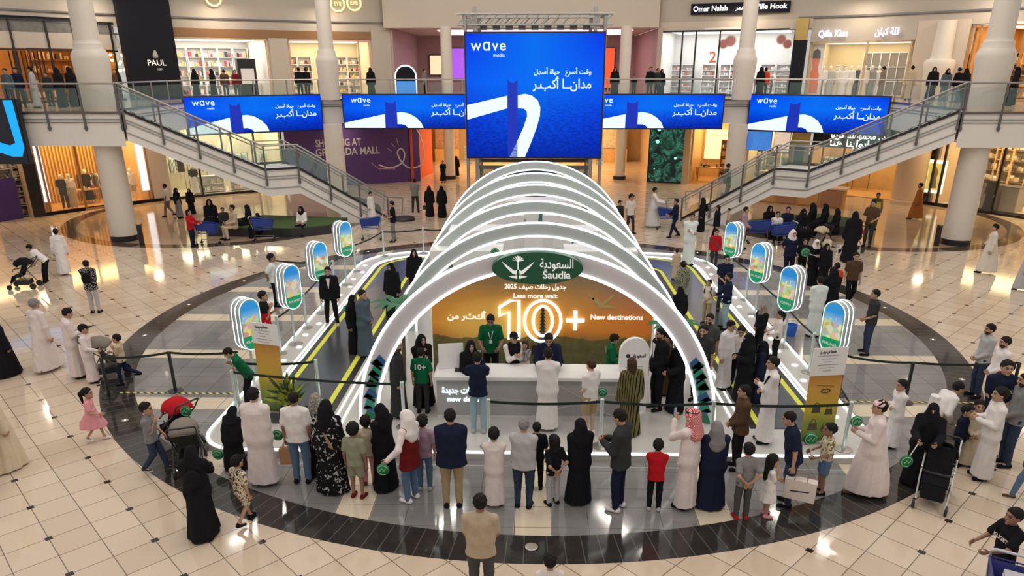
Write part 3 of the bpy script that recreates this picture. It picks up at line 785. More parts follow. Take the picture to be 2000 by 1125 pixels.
def person(x, y, z, H, heading, label, wear, skin=1, arms='down', legs='stand', lean=0.0, kid=0.0, hair='short', haircol='black', beard=False, group=None, px=60.0, fat=1.0, nod=0.0, turn=0.0, name='person', cat='person', seed=None, extra=()):
    """One figure. wear: list of (garment, colour). Local frame: x forward, y to its left, z up; origin on the floor between the feet."""
    rnd = random.Random(seed if seed is not None else label)
    hv = min(0.045, max(0.0095, H / max(px, 10.0) * 1.05))           # mesh cell from the size the photograph shows
    u = H
    hs = 1.0 + 0.42 * kid
    hipz, shz, nkz = (0.52 - 0.045 * kid), (0.818 - 0.055 * kid), (0.845 - 0.06 * kid)
    # ---- legs
    st = {'stand': ((0.0, 0.058, 0), (0.0, 0.058, 0)), 'wide': ((0.02, 0.085, 0), (-0.02, 0.085, 0)), 'walk': ((0.115, 0.045, 0), (-0.13, 0.045, 0.035)), 'walk2': ((-0.13, 0.045, 0.035), (0.115, 0.045, 0)),
          'run': ((0.06, 0.045, 0), (-0.24, 0.05, 0.14)), 'sit': ((0.21, 0.065, 0), (0.24, 0.07, 0)), 'lounge': ((0.36, 0.07, 0.0), (0.30, 0.09, 0.0)), 'lean': ((0.02, 0.07, 0), (-0.06, 0.06, 0.0)),
          'step': ((0.10, 0.055, 0.085), (-0.06, 0.055, 0))}[legs]
    hz = hipz
    if legs == 'sit': hz = 0.285
    if legs == 'lounge': hz = 0.20
    if legs in ('walk', 'walk2', 'run'): hz = hipz - 0.012
    hip = np.array([-0.02 - 0.10 * math.sin(lean) if lean > 0.3 else 0.0, 0.0, hz])
    fw = np.array([math.cos(lean), 0, -math.sin(lean)]); up = np.array([math.sin(lean), 0, math.cos(lean)]); la = np.array([0.0, 1.0, 0.0])
    T = lambda f, l, w: hip + fw * f + la * l + up * w                # torso frame
    J = {}
    for i, sd in ((0, 1), (1, -1)):
        f, l, dz = st[i]
        hj = hip + np.array([0, 0.050 * sd * fat ** 0.5, 0.0])
        ak = np.array([f, l * sd, 0.048 + dz])
        kn, ak = ik(hj, ak, hipz - 0.048 - 0.243 + 0.0015, 0.243, (1, 0.12 * sd, 0.15))
        J['hip', sd], J['kn', sd], J['ak', sd] = hj, kn, ak
    L1, L2 = 0.172, 0.148
    A = arms if isinstance(arms, (tuple, list)) else (arms, arms)
    for i, sd in ((0, 1), (1, -1)):
        sj = T(-0.005, (0.099 + 0.012 * (fat - 1)) * sd, shz - hipz - .020)
        a = ARMS[A[i]] if isinstance(A[i], str) else A[i]
        if A[i] == 'fold': a = (a[0], a[1], a[2] + 0.02 * sd)
        tgt = sj + fw * a[0] + la * (a[1] * sd) + up * a[2]
        pole = -0.7 * fw + 0.45 * la * sd - 0.5 * up
        el, wr = ik(sj, tgt, L1, L2, pole)
        J['sh', sd], J['el', sd], J['wr', sd] = sj, el, wr
    nk = T(0.004, 0, nkz - hipz)
    ct, snt = math.cos(turn), math.sin(turn)
    hup = np.array([math.sin(lean * 0.6 + nod), 0, math.cos(lean * 0.6 + nod)])
    hfw0 = np.array([math.cos(lean * 0.6 + nod), 0, -math.sin(lean * 0.6 + nod)])
    hfw = hfw0 * ct + la * snt; hla = np.cross(hup, hfw)
    hc = nk + hup * (0.075 * hs) + hfw * 0.012                         # middle of the head
    HM = (hfw, hla, hup)
    hp = lambda f, l, w: hc + (hfw * f + hla * l + hup * w) * hs
    W = dict((a, b) for a, b in wear)
    def allpts(): return np.array([v for v in J.values()] + [hc, hip])
    lo, hi = allpts().min(0) - 0.17, allpts().max(0) + 0.17
    lo[2] = -0.01
    sc = u                                                             # everything below in figure heights, scaled at the end
    hvn = hv / u
    parts = []
    skinm = SKINS[skin]
    TM = (fw, la, up)
    covered = any(k in W for k in ('thobe', 'abaya', 'dress'))
    # ---- body: one surface from feet to neck
    b = Field(lo, hi, max(hvn * 1.25, 0.0085))
    lk = .8 if (covered or 'trousers' in W) else 1.0
    for sd in (1, -1):
        b.cone(J['hip', sd], J['kn', sd], .046 * fat * lk, .031 * lk, .02); b.cone(J['kn', sd], J['ak', sd], .031 * lk, .019, .015)
        b.cone(J['ak', sd], J['ak', sd] + np.array([.055, .012 * sd, -.028]), .02, .014, .012)
        b.cone(J['sh', sd], J['el', sd], .027, .020, .02); b.cone(J['el', sd], J['wr', sd], .021, .0135, .012)
    b.cone(T(0, 0, .005), T(0, 0, .10), .060 * fat, .053 * fat, .03, (la, 1.38)); b.cone(T(0, 0, .10), T(0, 0, shz - hipz - .06), .053 * fat, .056 * fat, .03, (la, 1.42))
    for sd in (1, -1): b.cone(T(-.006, .016 * sd, shz - hipz + .004), J['sh', sd], .028, .025, .03)
    b.cone(T(0, 0, shz - hipz), nk + hup * 0.03, .030, .026, .02)
    V, Q = b.net(); parts.append((V * sc, Q, 0))
    # ---- head, finer
    hh = max(hvn * 0.55, 0.0042)
    h = Field(hc - .115 * hs, hc + .115 * hs, hh)
    h.ell(hp(-.006, 0, .014), (.057 * hs, .046 * hs, .055 * hs), HM, .012); h.ell(hp(.012, 0, -.022), (.041 * hs, .037 * hs, .048 * hs), HM, .02)
    h.cone(hp(.047, 0, .008), hp(.060, 0, -.012), .0055 * hs, .0095 * hs, .008); h.ell(hp(.045, 0, .018), (.010 * hs, .030 * hs, .006 * hs), HM, .01)
    h.ell(hp(.042, 0, -.058), (.012 * hs, .014 * hs, .010 * hs), HM, .012); h.ell(hp(.047, 0, -.036), (.009 * hs, .015 * hs, .006 * hs), HM, .006)
    for sd in (1, -1):
        h.ell(hp(-.004, .047 * sd, -.004), (.011 * hs, .007 * hs, .018 * hs), HM, .005)
        h.carve(hp(.058, .018 * sd, .006), (.012 * hs, .012 * hs, .007 * hs), HM)
    h.cone(nk - hup * .01, hp(-.008, 0, -.04), .028, .028 * (1 + .2 * kid), .015)
    V, Q = h.net(); cen = (V[Q].mean(1) - hc) / hs if len(Q) else np.zeros((0, 3))
    f_, l_, w_ = cen @ hfw, cen @ hla, cen @ hup
    mi = np.zeros(len(Q), int)
    mi[(f_ > .034) & (np.abs(np.abs(l_) - .018) < .009) & (np.abs(w_ - .006) < .0055)] = 1
    mi[(f_ > .034) & (np.abs(np.abs(l_) - .019) < .013) & (np.abs(w_ - .021) < .0042)] = 1
    mi[(f_ > .040) & (np.abs(l_) < .014) & (np.abs(w_ + .037) < .0050)] = 2
    parts.append((V * sc, Q, mi))
    for sd in (1, -1):
        d = J['wr', sd] - J['el', sd]; inn = -la * sd * 0.8 + hfw * 0.1
        if abs((d / np.linalg.norm(d)) @ la) > 0.6: inn = -fw
        V, Fc = hand_geo(J['wr', sd], d, inn * -1, sd, 1.0 if kid < .5 else 1.05, 0.55 + 0.35 * rnd.random())
        parts.append((V * sc, Fc, 0))
    if name == 'mannequin': skinm = mat('mannequin_white', (0.72, 0.70, 0.68), 0.35)
    root = np_mesh(name, parts, [skinm, M_EYE if name != 'mannequin' else skinm, M_LIP if name != 'mannequin' else skinm])
    root.location = (x, y, z); root.rotation_euler = (0, 0, math.radians(heading))
    tag(root, label, cat, group)
    fold_n = rnd.choice((7, 8, 9, 10)); ph = rnd.random() * 6
    def finish(F, nm, m, cutfn=None):
        if cutfn: cutfn(F)
        V, Q = F.net()
        if len(Q): np_mesh(nm, [(V * sc, Q, 0)], [m], root)
    def torso(F, o, long_, hem, sleeve=True, flare=0.0):
        F.cone(T(0, 0, hem), T(0, 0, .10), (.068 + flare) * fat + o, .055 * fat + o, .03, (la, 1.38)); F.cone(T(0, 0, .10), T(0, 0, shz - hipz - .06), .055 * fat + o, .057 * fat + o, .03, (la, 1.42))
        for sd in (1, -1): F.cone(T(-.006, .018 * sd, shz - hipz + .004), J['sh', sd], .030 + o * .6, .026 + o * .7, .03)
        F.cone(T(0, 0, shz - hipz), nk - up * .004, .034 + o * .5, .030 + o * .4, .012)
        if sleeve:
            for sd in (1, -1):
                if long_:
                    F.cone(J['sh', sd], J['el', sd], .027 + o * .9, .025 + o * .8, .02)
                    F.cone(J['el', sd], J['wr', sd], .025 + o * .8, .019 + o * .6, .012)
                else:
                    F.cone(J['sh', sd], J['sh', sd] * .32 + J['el', sd] * .68, .028 + o * .9, .029 + o, .02)
    def skirt(F, zt, zb, at, bt, ab, bb, fold, nf):
        """flared cloth from height zt to zb; half-widths along x (a) and y (b)"""
        mid = (J['ak', 1] + J['ak', -1]) / 2
        R = max(ab, bb) + .05
        q = F.sub((min(hip[0], mid[0]) - R, min(hip[1], mid[1]) - R, zb - .01), (max(hip[0], mid[0]) + R, max(hip[1], mid[1]) + R, zt + .06))
        if q is None: return
        sl, X, Y, Z = q
        t = np.clip((zt - Z) / max(1e-3, zt - zb), 0, 1); e = t ** 0.7
        stx = abs(J['ak', 1][0] - J['ak', -1][0]) * 0.42
        cx = hip[0] + (mid[0] - hip[0]) * t; cy = hip[1] + (mid[1] - hip[1]) * t
        a = at + (ab + stx - at) * e; bq = bt + (bb - bt) * e
        dx, dy = X - cx, Y - cy
        th = np.arctan2(dy, dx + 1e-6)
        m = 1 + fold * t * (np.sin(nf * th + ph + 2.2 * t) + 0.5 * np.sin((nf + 5) * th - ph))
        d = (np.sqrt((dx / a) ** 2 + (dy / bq) ** 2) - m) * np.minimum(a, bq)
        d = np.maximum(d, (Z - zt - .05))
        F.put(sl, d.astype(np.float32), .045)
    order = ['trousers', 'shorts', 'skirt', 'tshirt', 'shirt', 'thobe', 'dress', 'jacket', 'vest', 'abaya']
    for nm in order:
        if nm not in W: continue
        m = cloth(W[nm])
        if nm in ('trousers', 'shorts'):
            F = Field(lo, (hi[0], hi[1], max(hip[2] + .12, J['kn', 1][2] + .08, J['kn', -1][2] + .08)), hvn)
            for sd in (1, -1):
                F.cone(J['hip', sd], J['kn', sd], .049 * fat, .041, .022)
                if nm == 'trousers': F.cone(J['kn', sd], J['ak', sd] * 1.0 + np.array([0, 0, -.006]), .041, .030, .012)
                else: F.cone(J['hip', sd], J['hip', sd] * .12 + J['kn', sd] * .88, .056 * fat, .050, .02)
            F.cone(T(0, 0, -.02), T(0, 0, .04), .062 * fat, .058 * fat, .03, (la, 1.36))
            F.wrinkle(.0022, 75, ph, .0, .02)
            for sd in (1, -1):
                k = J['kn', sd]; e = (J['ak', sd] - k); e /= np.linalg.norm(e)
                if nm == 'trousers' and legs not in ('sit', 'lounge', 'run'): F.cut((0, 0, .028), (0, 0, 1)); break
                if nm == 'shorts' and legs not in ('sit', 'lounge'): F.cut((0, 0, J['kn', 1][2] * .5 + J['kn', -1][2] * .5 + .012), (0, 0, 1)); break
            F.cut(T(0, 0, .02), -up)
            finish(F, nm, m)
        elif nm in ('tshirt', 'shirt', 'jacket', 'vest'):
            o = {'tshirt': .011, 'shirt': .011, 'jacket': .020, 'vest': .016}[nm]
            hem = {'tshirt': -.035, 'shirt': -.045, 'jacket': -.065, 'vest': -.13}[nm]
            F = Field(lo, hi, hvn)
            torso(F, o, nm in ('shirt', 'jacket'), hem - .05, sleeve=(nm != 'vest'), flare=.004 if nm != 'vest' else .012)
            F.wrinkle(.0030, 58, ph, 0, .01)
            F.cut(T(0, 0, hem), up); F.cut(nk + hup * .012, -hup)
            finish(F, nm, m)
        elif nm == 'thobe':
            F = Field((lo[0] - .04, lo[1] - .04, 0), hi, hvn)
            torso(F, .013, True, -.02)
            if legs in ('sit', 'lounge'):
                for sd in (1, -1): F.cone(J['hip', sd], J['kn', sd], .075 * fat, .062, .04); F.cone(J['kn', sd], J['ak', sd], .062, .060, .03)
            else: skirt(F, hip[2] + .19, .035, .046 * fat, .062 * fat, .095 * fat, .122 * fat, .030, fold_n)
            F.wrinkle(.0022, 50, ph, 0, .01)
            if legs not in ('sit', 'lounge'): F.cut((0, 0, .040), (0, 0, 1))
            F.cut(nk + hup * .016, -hup)
            finish(F, 'robe', m)
        elif nm == 'abaya':
            F = Field((lo[0] - .06, lo[1] - .06, 0), hi, hvn)
            torso(F, .020, True, -.02, flare=.01)
            for sd in (1, -1): F.cone(J['el', sd], J['wr', sd] * .97 + J['el', sd] * .03, .036, .042, .02)
            if legs in ('sit', 'lounge'):
                for sd in (1, -1): F.cone(J['hip', sd], J['kn', sd], .092, .080, .05); F.cone(J['kn', sd], J['ak', sd], .082, .078, .05)
                F.cone(hip - np.array([0, 0, .05]), hip + np.array([.12, 0, -.07]), .11, .10, .04, (la, 1.25))
            else: skirt(F, hip[2] + .20, .015, .050 * fat, .066 * fat, .118 * fat, .150 * fat, .042, fold_n)
            F.wrinkle(.0025, 44, ph, 0, .01)
            F.cut((0, 0, .018), (0, 0, 1)); F.cut(nk + hup * .016, -hup)
            finish(F, 'abaya', m)
        elif nm == 'dress':
            F = Field((lo[0] - .06, lo[1] - .06, 0), hi, hvn)
            torso(F, .011, False, .02)
            zb = J['kn', 1][2] * .5 + J['kn', -1][2] * .5 - .01 if kid > .3 else .09
            skirt(F, hip[2] + .07, zb, .070, .088, .125, .15, .06, fold_n)
            F.cut((0, 0, zb), (0, 0, 1)); F.cut(nk + hup * .012, -hup)
            finish(F, 'dress', m)
        elif nm == 'skirt':
            F = Field((lo[0] - .06, lo[1] - .06, 0), (hi[0], hi[1], hip[2] + .2), hvn)
            skirt(F, hip[2] + .06, .05, .074, .096, .10, .125, .05, fold_n); F.cut((0, 0, .05), (0, 0, 1)); finish(F, 'skirt', m)
    # ---- head wear and hair
    FL = hc - .2 * hs; FH = hc + .14 * hs
    hw = max(hvn * .7, .0055)
    has = [k for k in ('hijab', 'niqab', 'shemagh', 'headscarf') if k in W]
    if has:
        k0 = has[0]; F = Field(FL - np.array([.05, .06, .13]), FH + .02, hw)
        if k0 in ('hijab', 'niqab', 'headscarf'):
            F.ell(hp(-.008, 0, .004), (.069 * hs, .058 * hs, .076 * hs), HM, .01)
            F.cone(hp(-.004, 0, -.05), nk - up * .02, .047 * hs, .060, .03); F.cone(nk - up * .01 - fw * .01, T(-.012, 0, shz - hipz - .045), .058, .075, .035, (la, 1.45))
            F.cone(hp(-.045, 0, -.02), T(-.045, 0, shz - hipz - .10), .045, .050, .03, (la, 1.3))
            F.wrinkle(.004, 48, ph, -1, -.5)
            if k0 == 'niqab':
                F.cone(hp(.040, 0, -.02), hp(.045, 0, -.12), .026, .035, .02, (hla, 1.3))
                F.carve(hp(.060, 0, .008), (.030 * hs, .032 * hs, .0095 * hs), HM)
            else: F.carve(hp(.068, 0, -.004), (.048 * hs, .034 * hs, .050 * hs), HM)
        else:
            F.ell(hp(-.006, 0, .020), (.064 * hs, .053 * hs, .056 * hs), HM, .01)
            F.cone(hp(-.030, 0, .01), T(-.05, 0, shz - hipz - .06), .048, .055, .03, (la, 1.5))
            for sd in (1, -1): F.cone(hp(-.012, .040 * sd, .01), T(.0, .068 * sd, shz - hipz - .05), .020, .030, .02)
            F.wrinkle(.004, 44, ph, -1, -.5)
            F.carve(hp(.075, 0, -.02), (.045 * hs, .034 * hs, .058 * hs), HM)
        finish(F, {'hijab': 'headscarf', 'niqab': 'veil', 'shemagh': 'headcloth', 'headscarf': 'headscarf'}[k0], cloth(W[k0]))
        if k0 == 'shemagh':
            g = MB()
            for dz in (.040, .049): g.tube([Vector(hp(-.004 + .062 * math.cos(t), .052 * math.sin(t), dz) * sc) for t in np.linspace(0, 2 * math.pi, 25)[:-1]], .006 * sc, 6, closed=True)
            g.build('head_cord', M_BLACK, root, smooth=True)
    elif hair != 'bald':
        F = Field(hc - np.array([.12, .1, .34 if hair in ('long', 'tail') else .1]) * hs, hc + .125 * hs, hw)
        t = {'short': 1.12, 'curly': 1.24, 'buzz': 1.06, 'long': 1.14, 'tail': 1.10, 'bob': 1.2}[hair]
        F.ell(hp(-.010, 0, .018), (.058 * hs * t, .048 * hs * t, .056 * hs * t), HM, .0)
        n = -hfw * .100 + hup * .085; n /= np.linalg.norm(n)
        F.F += (0.005 if hair == 'curly' else .0030) * np.sin(95 * (F.ax[0][:, None, None] + 1.3 * F.ax[2][None, None, :]) + ph) * np.sin(88 * F.ax[1][None, :, None] + ph)
        F.cut(hp(.050, 0, .050) if hair != 'curly' else hp(.054, 0, .044), n)
        for sd in (1, -1):
            if hair in ('short', 'buzz'): F.carve(hp(.006, .054 * sd, -.010), (.022 * hs, .013 * hs, .024 * hs), HM)
        if hair in ('long', 'bob'):
            e = .34 if hair == 'long' else .0
            F.cone(hp(-.036, 0, .0), hp(-.050, 0, -.10 - e * .3), .040 * hs, .034 * hs, .02, (hla, 1.25))
            for sd in (1, -1): F.cone(hp(-.016, .040 * sd, .0), hp(-.022, .044 * sd, -.075), .020 * hs, .016 * hs, .015)
        if hair == 'tail':
            F.cone(hp(-.055, 0, .03), hp(-.085, 0, .0), .020 * hs, .024 * hs, .01); F.cone(hp(-.085, 0, .0), hp(-.075, 0, -.12), .024 * hs, .012 * hs, .015)
        finish(F, 'hair', M_HAIR[haircol])
    if beard:
        F = Field(hc - .1, hc + .1, hw)
        F.ell(hp(.012, 0, -.025), (.0435, .0395, .0475), HM, 0); F.cut(hp(.0, 0, -.030), (-hup * .93 + hfw * .36))
        F.carve(hp(.060, 0, -.030), (.03, .017, .017), HM)
        finish(F, 'beard', M_BEARD)
    if 'cap' in W or 'skullcap' in W:
        k0 = 'cap' if 'cap' in W else 'skullcap'
        F = Field(hc - .13 * hs, hc + .15 * hs, hw)
        F.ell(hp(-.006, 0, .022), (.064 * hs, .054 * hs, .058 * hs), HM, 0); F.cut(hp(0, 0, .026), hup)
        if k0 == 'cap': F.ell(hp(.072, 0, .030), (.046 * hs, .042 * hs, .008 * hs), HM, .006)
        finish(F, k0, cloth(W[k0]))
    if 'glasses' in W:
        g = MB()
        for sd in (1, -1):
            g.tube([Vector((hp(.062, .019 * sd, .006) + (hla * .013 * math.cos(a) + hup * .010 * math.sin(a)) * hs) * sc) for a in np.linspace(0, 6.283, 13)[:-1]], .0022 * sc, 5, closed=True)
            g.tube([Vector(hp(.060, .032 * sd, .008) * sc), Vector(hp(.0, .051 * sd, .006) * sc)], .0018 * sc, 5)
        g.build('glasses', M_BLACK, root)
    # ---- shoes
    if z is not None and name == 'person' and px > 34:
        sh = W.get('shoes', 'black')
        for sd in (1, -1):
            a = J['ak', sd]; dz = a[2] - .048
            F = Field(a - np.array([.07, .06, .06]), a + np.array([.14, .06, .045]), max(hvn * .8, .007))
            tilt = -.02 if dz > .02 else 0
            F.cone(a + np.array([-.022, 0, -.026]), a + np.array([.080, .012 * sd, -.030 + tilt]), .0245, .0205, .01, (la, 1.15)); F.cone(a + np.array([-.012, 0, .0]), a + np.array([.02, 0, -.018]), .021, .02, .012)
            F.cut((0, 0, .001 + dz * .6), (0, 0, 1))
            V, Q = F.net()
            if len(Q):
                mi = (V[Q].mean(1)[:, 2] < a[2] - .037).astype(int)
                np_mesh('shoe', [(V * sc, Q, mi)], [cloth(sh), cloth('white' if sh in ('white', 'red', 'pink', 'lightgrey') or 'sole' in W else 'charcoal')], root)
    if px > 45:
        zc = T(.058 * fat, 0, .16)
        for nm, dat in extra:
            if nm == 'shirt_back_print':                # numerals on the back of a tee
                lettering(dat, .115 * sc, cloth('white'), root, Matrix.Translation(Vector(T(-.0835 * fat, 0, .215) * sc)) @ Matrix.Rotation(math.radians(90), 4, 'Z') @ Matrix.Rotation(math.pi, 4, 'Z'), depth=.004, name='back_print', bold=.003)
            elif nm == 'shirt_front_print':
                lettering(dat, .05 * sc, cloth('white'), root, Matrix.Translation(Vector(T(.0845 * fat, 0, .19) * sc)) @ Matrix.Rotation(math.radians(90), 4, 'Z'), depth=.004, name='front_print', bold=.002)
            elif nm in ('backpack', 'bag_back'):
                c = T(-.115, 0, .17); g = MB(); g.ball(tuple(c * sc), .085 * sc, 14, (.62, .95, 1.25)); g.ball(tuple(T(-.155, 0, .13) * sc), .05 * sc, 12, (.5, 1.0, .9))
                for sd in (1, -1): g.tube([Vector(T(-.09, .06 * sd, .25) * sc), Vector(T(.0, .075 * sd, .335) * sc), Vector(T(.075, .07 * sd, .22) * sc), Vector(T(.0, .10 * sd, .10) * sc)], .011 * sc, 6)
                g.build('backpack', cloth(dat), root, smooth=True)
            elif nm == 'lanyard':
                g = MB(); g.tube([Vector(T(.0, .05, .33) * sc), Vector(T(.085, .02, .22) * sc), Vector(T(.09, 0, .15) * sc), Vector(T(.085, -.02, .22) * sc), Vector(T(.0, -.05, .33) * sc)], .005 * sc, 5)
                g.box(tuple(T(.093, 0, .13) * sc), (.006 * sc, .035 * sc, .045 * sc)); g.build('lanyard', cloth(dat), root)
            elif nm == 'scarf_sash':
                F = Field(lo, hi, hvn); F.cone(T(.055, .07, .28), T(.085 * fat, -.07, .02), .012, .015, .01); F.cone(T(-.06, .07, .28), T(-.09 * fat, -.07, .02), .012, .015, .01); finish(F, 'sash', cloth(dat))
            elif nm == 'tie':
                g = MB(); g.prism([(-.014, .0), (.014, .0), (.020, -.15), (0, -.17), (-.020, -.15)], 'x', 0, .006); g.xf(Matrix.Translation(Vector(T(.0845, 0, .28) * sc)) @ Matrix.Diagonal((sc, sc, sc, 1))); g.build('tie', cloth(dat), root)
            elif nm == 'shirt_front':
                g = MB(); g.prism([(-.030, .02), (.030, .02), (.004, -.15), (-.004, -.15)], 'x', 0, .005); g.xf(Matrix.Translation(Vector(T(.0825, 0, .28) * sc)) @ Matrix.Diagonal((sc, sc, sc, 1))); g.build('shirt_front', cloth(dat), root)
    root['_hand_l'] = [float(v) for v in (J['wr', 1] + (J['wr', 1] - J['el', 1]) / L2 * .05) * sc]
    root['_hand_r'] = [float(v) for v in (J['wr', -1] + (J['wr', -1] - J['el', -1]) / L2 * .05) * sc]
    return root
def hand_of(o, side='r'):
    h = o['_hand_' + side]; a = o.rotation_euler[2]
    return (o.location.x + h[0] * math.cos(a) - h[1] * math.sin(a), o.location.y + h[0] * math.sin(a) + h[1] * math.cos(a), o.location.z + h[2])
# ------------------------------------------------------------------ walls and shops round the hall
R1, R2 = 29.7, 32.0
ORD = 'first second third fourth fifth sixth seventh eighth ninth'.split()
def wall_arc(name, t0, t1, R, z0, z1, m, th=0.25, step=3.0):
    n = max(1, int(round((t1 - t0) / step))); g = MB()
    A = [pol(t0 + (t1 - t0) * i / n, R) for i in range(n + 1)]; B = [pol(t0 + (t1 - t0) * i / n, R + th) for i in range(n + 1)]
    vs = [(x, y, z0) for x, y, _ in A] + [(x, y, z1) for x, y, _ in A] + [(x, y, z0) for x, y, _ in B] + [(x, y, z1) for x, y, _ in B]; k = n + 1; fs = []
    for i in range(n):
        fs += [(i, i + 1, k + i + 1, k + i), (2 * k + i, 3 * k + i, 3 * k + i + 1, 2 * k + i + 1), (k + i, k + i + 1, 3 * k + i + 1, 3 * k + i), (i, 2 * k + i, 2 * k + i + 1, i + 1)]
    fs += [(0, k, 3 * k, 2 * k), (n, 2 * k + n, 3 * k + n, k + n)]
    return struct(name, g.add(vs, fs), m)
class Shop:
    def __init__(s, key, t0, t1, R, z0, h, depth, wall, floor, light, es, back=None, ceil=None):
        s.key, s.h, s.depth, s.z0 = key, h, depth, z0
        tm = math.radians((t0 + t1) / 2); hf = math.radians((t1 - t0) / 2); Rc = R * math.cos(hf); s.w = 2 * R * math.sin(hf)
        s.rz = -tm; s.o = Vector((CX + Rc * math.sin(tm), CYC + Rc * math.cos(tm), z0))
        s.M = Matrix.Translation(s.o) @ Matrix.Rotation(s.rz, 4, 'Z')
        w, d = s.w, depth
        def st(nm, boxes, m):
            g = MB()
            for c, dd in boxes: g.box(c, dd)
            q = struct(nm, g, m); q.matrix_world = s.M
        st('wall_back_' + key, [((0, d + .1, h / 2), (w, .2, h))], back or wall)
        st('wall_side_' + key, [((-w / 2 + .06, d / 2 + .2, h / 2), (.12, d - .3, h)), ((w / 2 - .06, d / 2 + .2, h / 2), (.12, d - .3, h))], wall)
        st('ceiling_' + key, [((0, d / 2 + .1, h + .06), (w, d - .1, .12))], ceil or M_WHITE)
        st('floor_' + key, [((0, d / 2 + .1, .012), (w - .05, d, .024))], floor)
        e = mat('shop_light_' + key, (1, 1, 1), .5, emit=light, es=es)
        g = MB(); g.box((0, d * .5, h - .03), (w * .86, d * .72, .04)); q = g.build('ceiling_light', e); q.matrix_world = s.M
        tag(q, 'glowing ceiling panel of the ' + key.replace('_', ' '), 'ceiling light')
    def L(s, u, y, z=0): return s.M @ Vector((u, y, z))
    def px(s, x, y, yl=0.0):               # place on the facade plane (or yl behind it) seen at a picture point
        d = Vector(ray_dir(x, y)); o = Vector((0, 0, CAM_H)); n = s.M.to_3x3() @ Vector((0, 1, 0)); p0 = s.L(0, yl)
        q = s.M.inverted() @ (o + d * ((p0 - o).dot(n) / d.dot(n))); return q.x, q.z
    def thing(s, name, u, y, z, label, cat, group=None, rz=0.0):
        p = s.L(u, y, z); return empty(name, p, s.rz + rz, label, cat, group)
    def sign(s, text, x, y, wpx, size, m, label, ar=False, yl=-.06, bold=.006):
        u, z = s.px(x, y, yl); u1, _ = s.px(x + wpx, y, yl)
        q = lettering(text, size, m, None, width=abs(u1 - u), ar=ar, bold=bold, depth=.03); q.name = 'shop_sign'
        q.matrix_world = s.M @ Matrix.Translation((u, yl, z)); return tag(q, label, 'sign')
    def front(s, m, mull, header=0.0, label='', glass=True, door=None):
        """shop front: frame posts, optional transom, glazing"""
        o = s.thing('shopfront', 0, 0, 0, label, 'shopfront')
        for u in mull:
            g = MB(); g.box((u, 0, s.h / 2), (.09, .12, s.h)); g.build('mullion', m, o)
        g = MB(); g.box((0, 0, s.h - .05), (s.w, .12, .10)); g.build('head_rail', m, o)
        if header: g = MB(); g.box((0, 0, header), (s.w, .10, .08)); g.build('transom', m, o)
        g = MB(); g.box((0, 0, .06), (s.w, .12, .12)); g.build('kick_plate', m, o)
        if glass: g = MB(); g.box((0, .03, s.h / 2), (s.w, .012, s.h - .1)); g.build('glazing', M_SHOPGLASS, o)
        return o
def goods(o, w, h, n, pal, seed, d=.28, big=1.0):
    rnd = random.Random(seed); g = MB()
    for k in range(n):
        z = .12 + k * (h - .1) / n; u = -w / 2 + .06
        while u < w / 2 - .1:
            bw = rnd.uniform(.07, .22) * big; bh = rnd.uniform(.25, .62) * (h / n - .06)
            if rnd.random() < .82:
                g.cur = rnd.randrange(len(pal)); g.box((u + bw / 2, -d * .1, z + bh / 2), (bw * .85, d * .6, bh))
            u += bw
    q = g.build('goods', [mat('goods_%02d%02d%02d' % tuple(int(v * 99) for v in c), c, .5) for c in pal], o); q['kind'] = 'stuff'
def shelf(s, u, y, w, h, n, label, pal, seed, m=None, rz=0.0, big=1.0, z=0.024):
    o = s.thing('display_shelf', u, y, z, label, 'shelf', rz=rz); m = m or M_WHITE2
    g = MB(); g.box((-w / 2, 0, h / 2), (.05, .34, h)); g.box((w / 2, 0, h / 2), (.05, .34, h)); g.box((0, .16, h / 2), (w, .03, h)); g.build('frame', m, o)
    g = MB()
    for k in range(n + 1): g.box((0, 0, .08 + k * (h - .1) / n), (w, .32, .035))
    g.build('shelves', m, o); goods(o, w, h, n, pal, seed, big=big); return o
def table(s, u, y, w, d, h, label, m, pal, seed, rz=0.0):
    o = s.thing('display_table', u, y, .024, label, 'table', rz=rz)
    g = MB(); g.box((0, 0, h - .03), (w, d, .06)); g.build('top', m, o)
    for a in (-1, 1):
        for b in (-1, 1): g = MB(); g.box((a * (w / 2 - .06), b * (d / 2 - .06), h / 2 - .03), (.06, .06, h - .06)); g.build('leg', m, o)
    rnd = random.Random(seed); g = MB()
    for k in range(int(w * 7)):
        g.cur = rnd.randrange(len(pal)); bh = rnd.uniform(.06, .22); g.box((rnd.uniform(-w / 2 + .1, w / 2 - .1), rnd.uniform(-d / 2 + .1, d / 2 - .1), h + bh / 2), (rnd.uniform(.06, .16), rnd.uniform(.06, .16), bh))
    q = g.build('goods', [mat('goods_%02d%02d%02d' % tuple(int(v * 99) for v in c), c, .5) for c in pal], o); q['kind'] = 'stuff'; return o
def rail_of_clothes(s, u, y, w, label, pal, seed, h=1.5, z0=.024):
    o = s.thing('clothes_rail', u, y, z0, label, 'clothes rail'); g = MB()
    g.tube([(-w / 2, 0, 0), (-w / 2, 0, h), (w / 2, 0, h), (w / 2, 0, 0)], .02, 6); g.build('frame', M_DARKSTEEL, o); rnd = random.Random(seed); n = int(w / .075)
    for k in range(n):
        uu = -w / 2 + .06 + k * .075; L = rnd.uniform(.6, 1.0); g = MB(); g.cur = 0
        g.prism([(-.22, -.10), (-.03, 0), (.03, 0), (.22, -.10), (.20, -L), (-.20, -L)], 'x', uu - .018, uu + .018); g.xf(Matrix.Translation((0, 0, h - .02)))
        g.build('garment', mat('goods_%02d%02d%02d' % tuple(int(v * 99) for v in pal[k % len(pal)]), pal[k % len(pal)], .7), o)
    return o
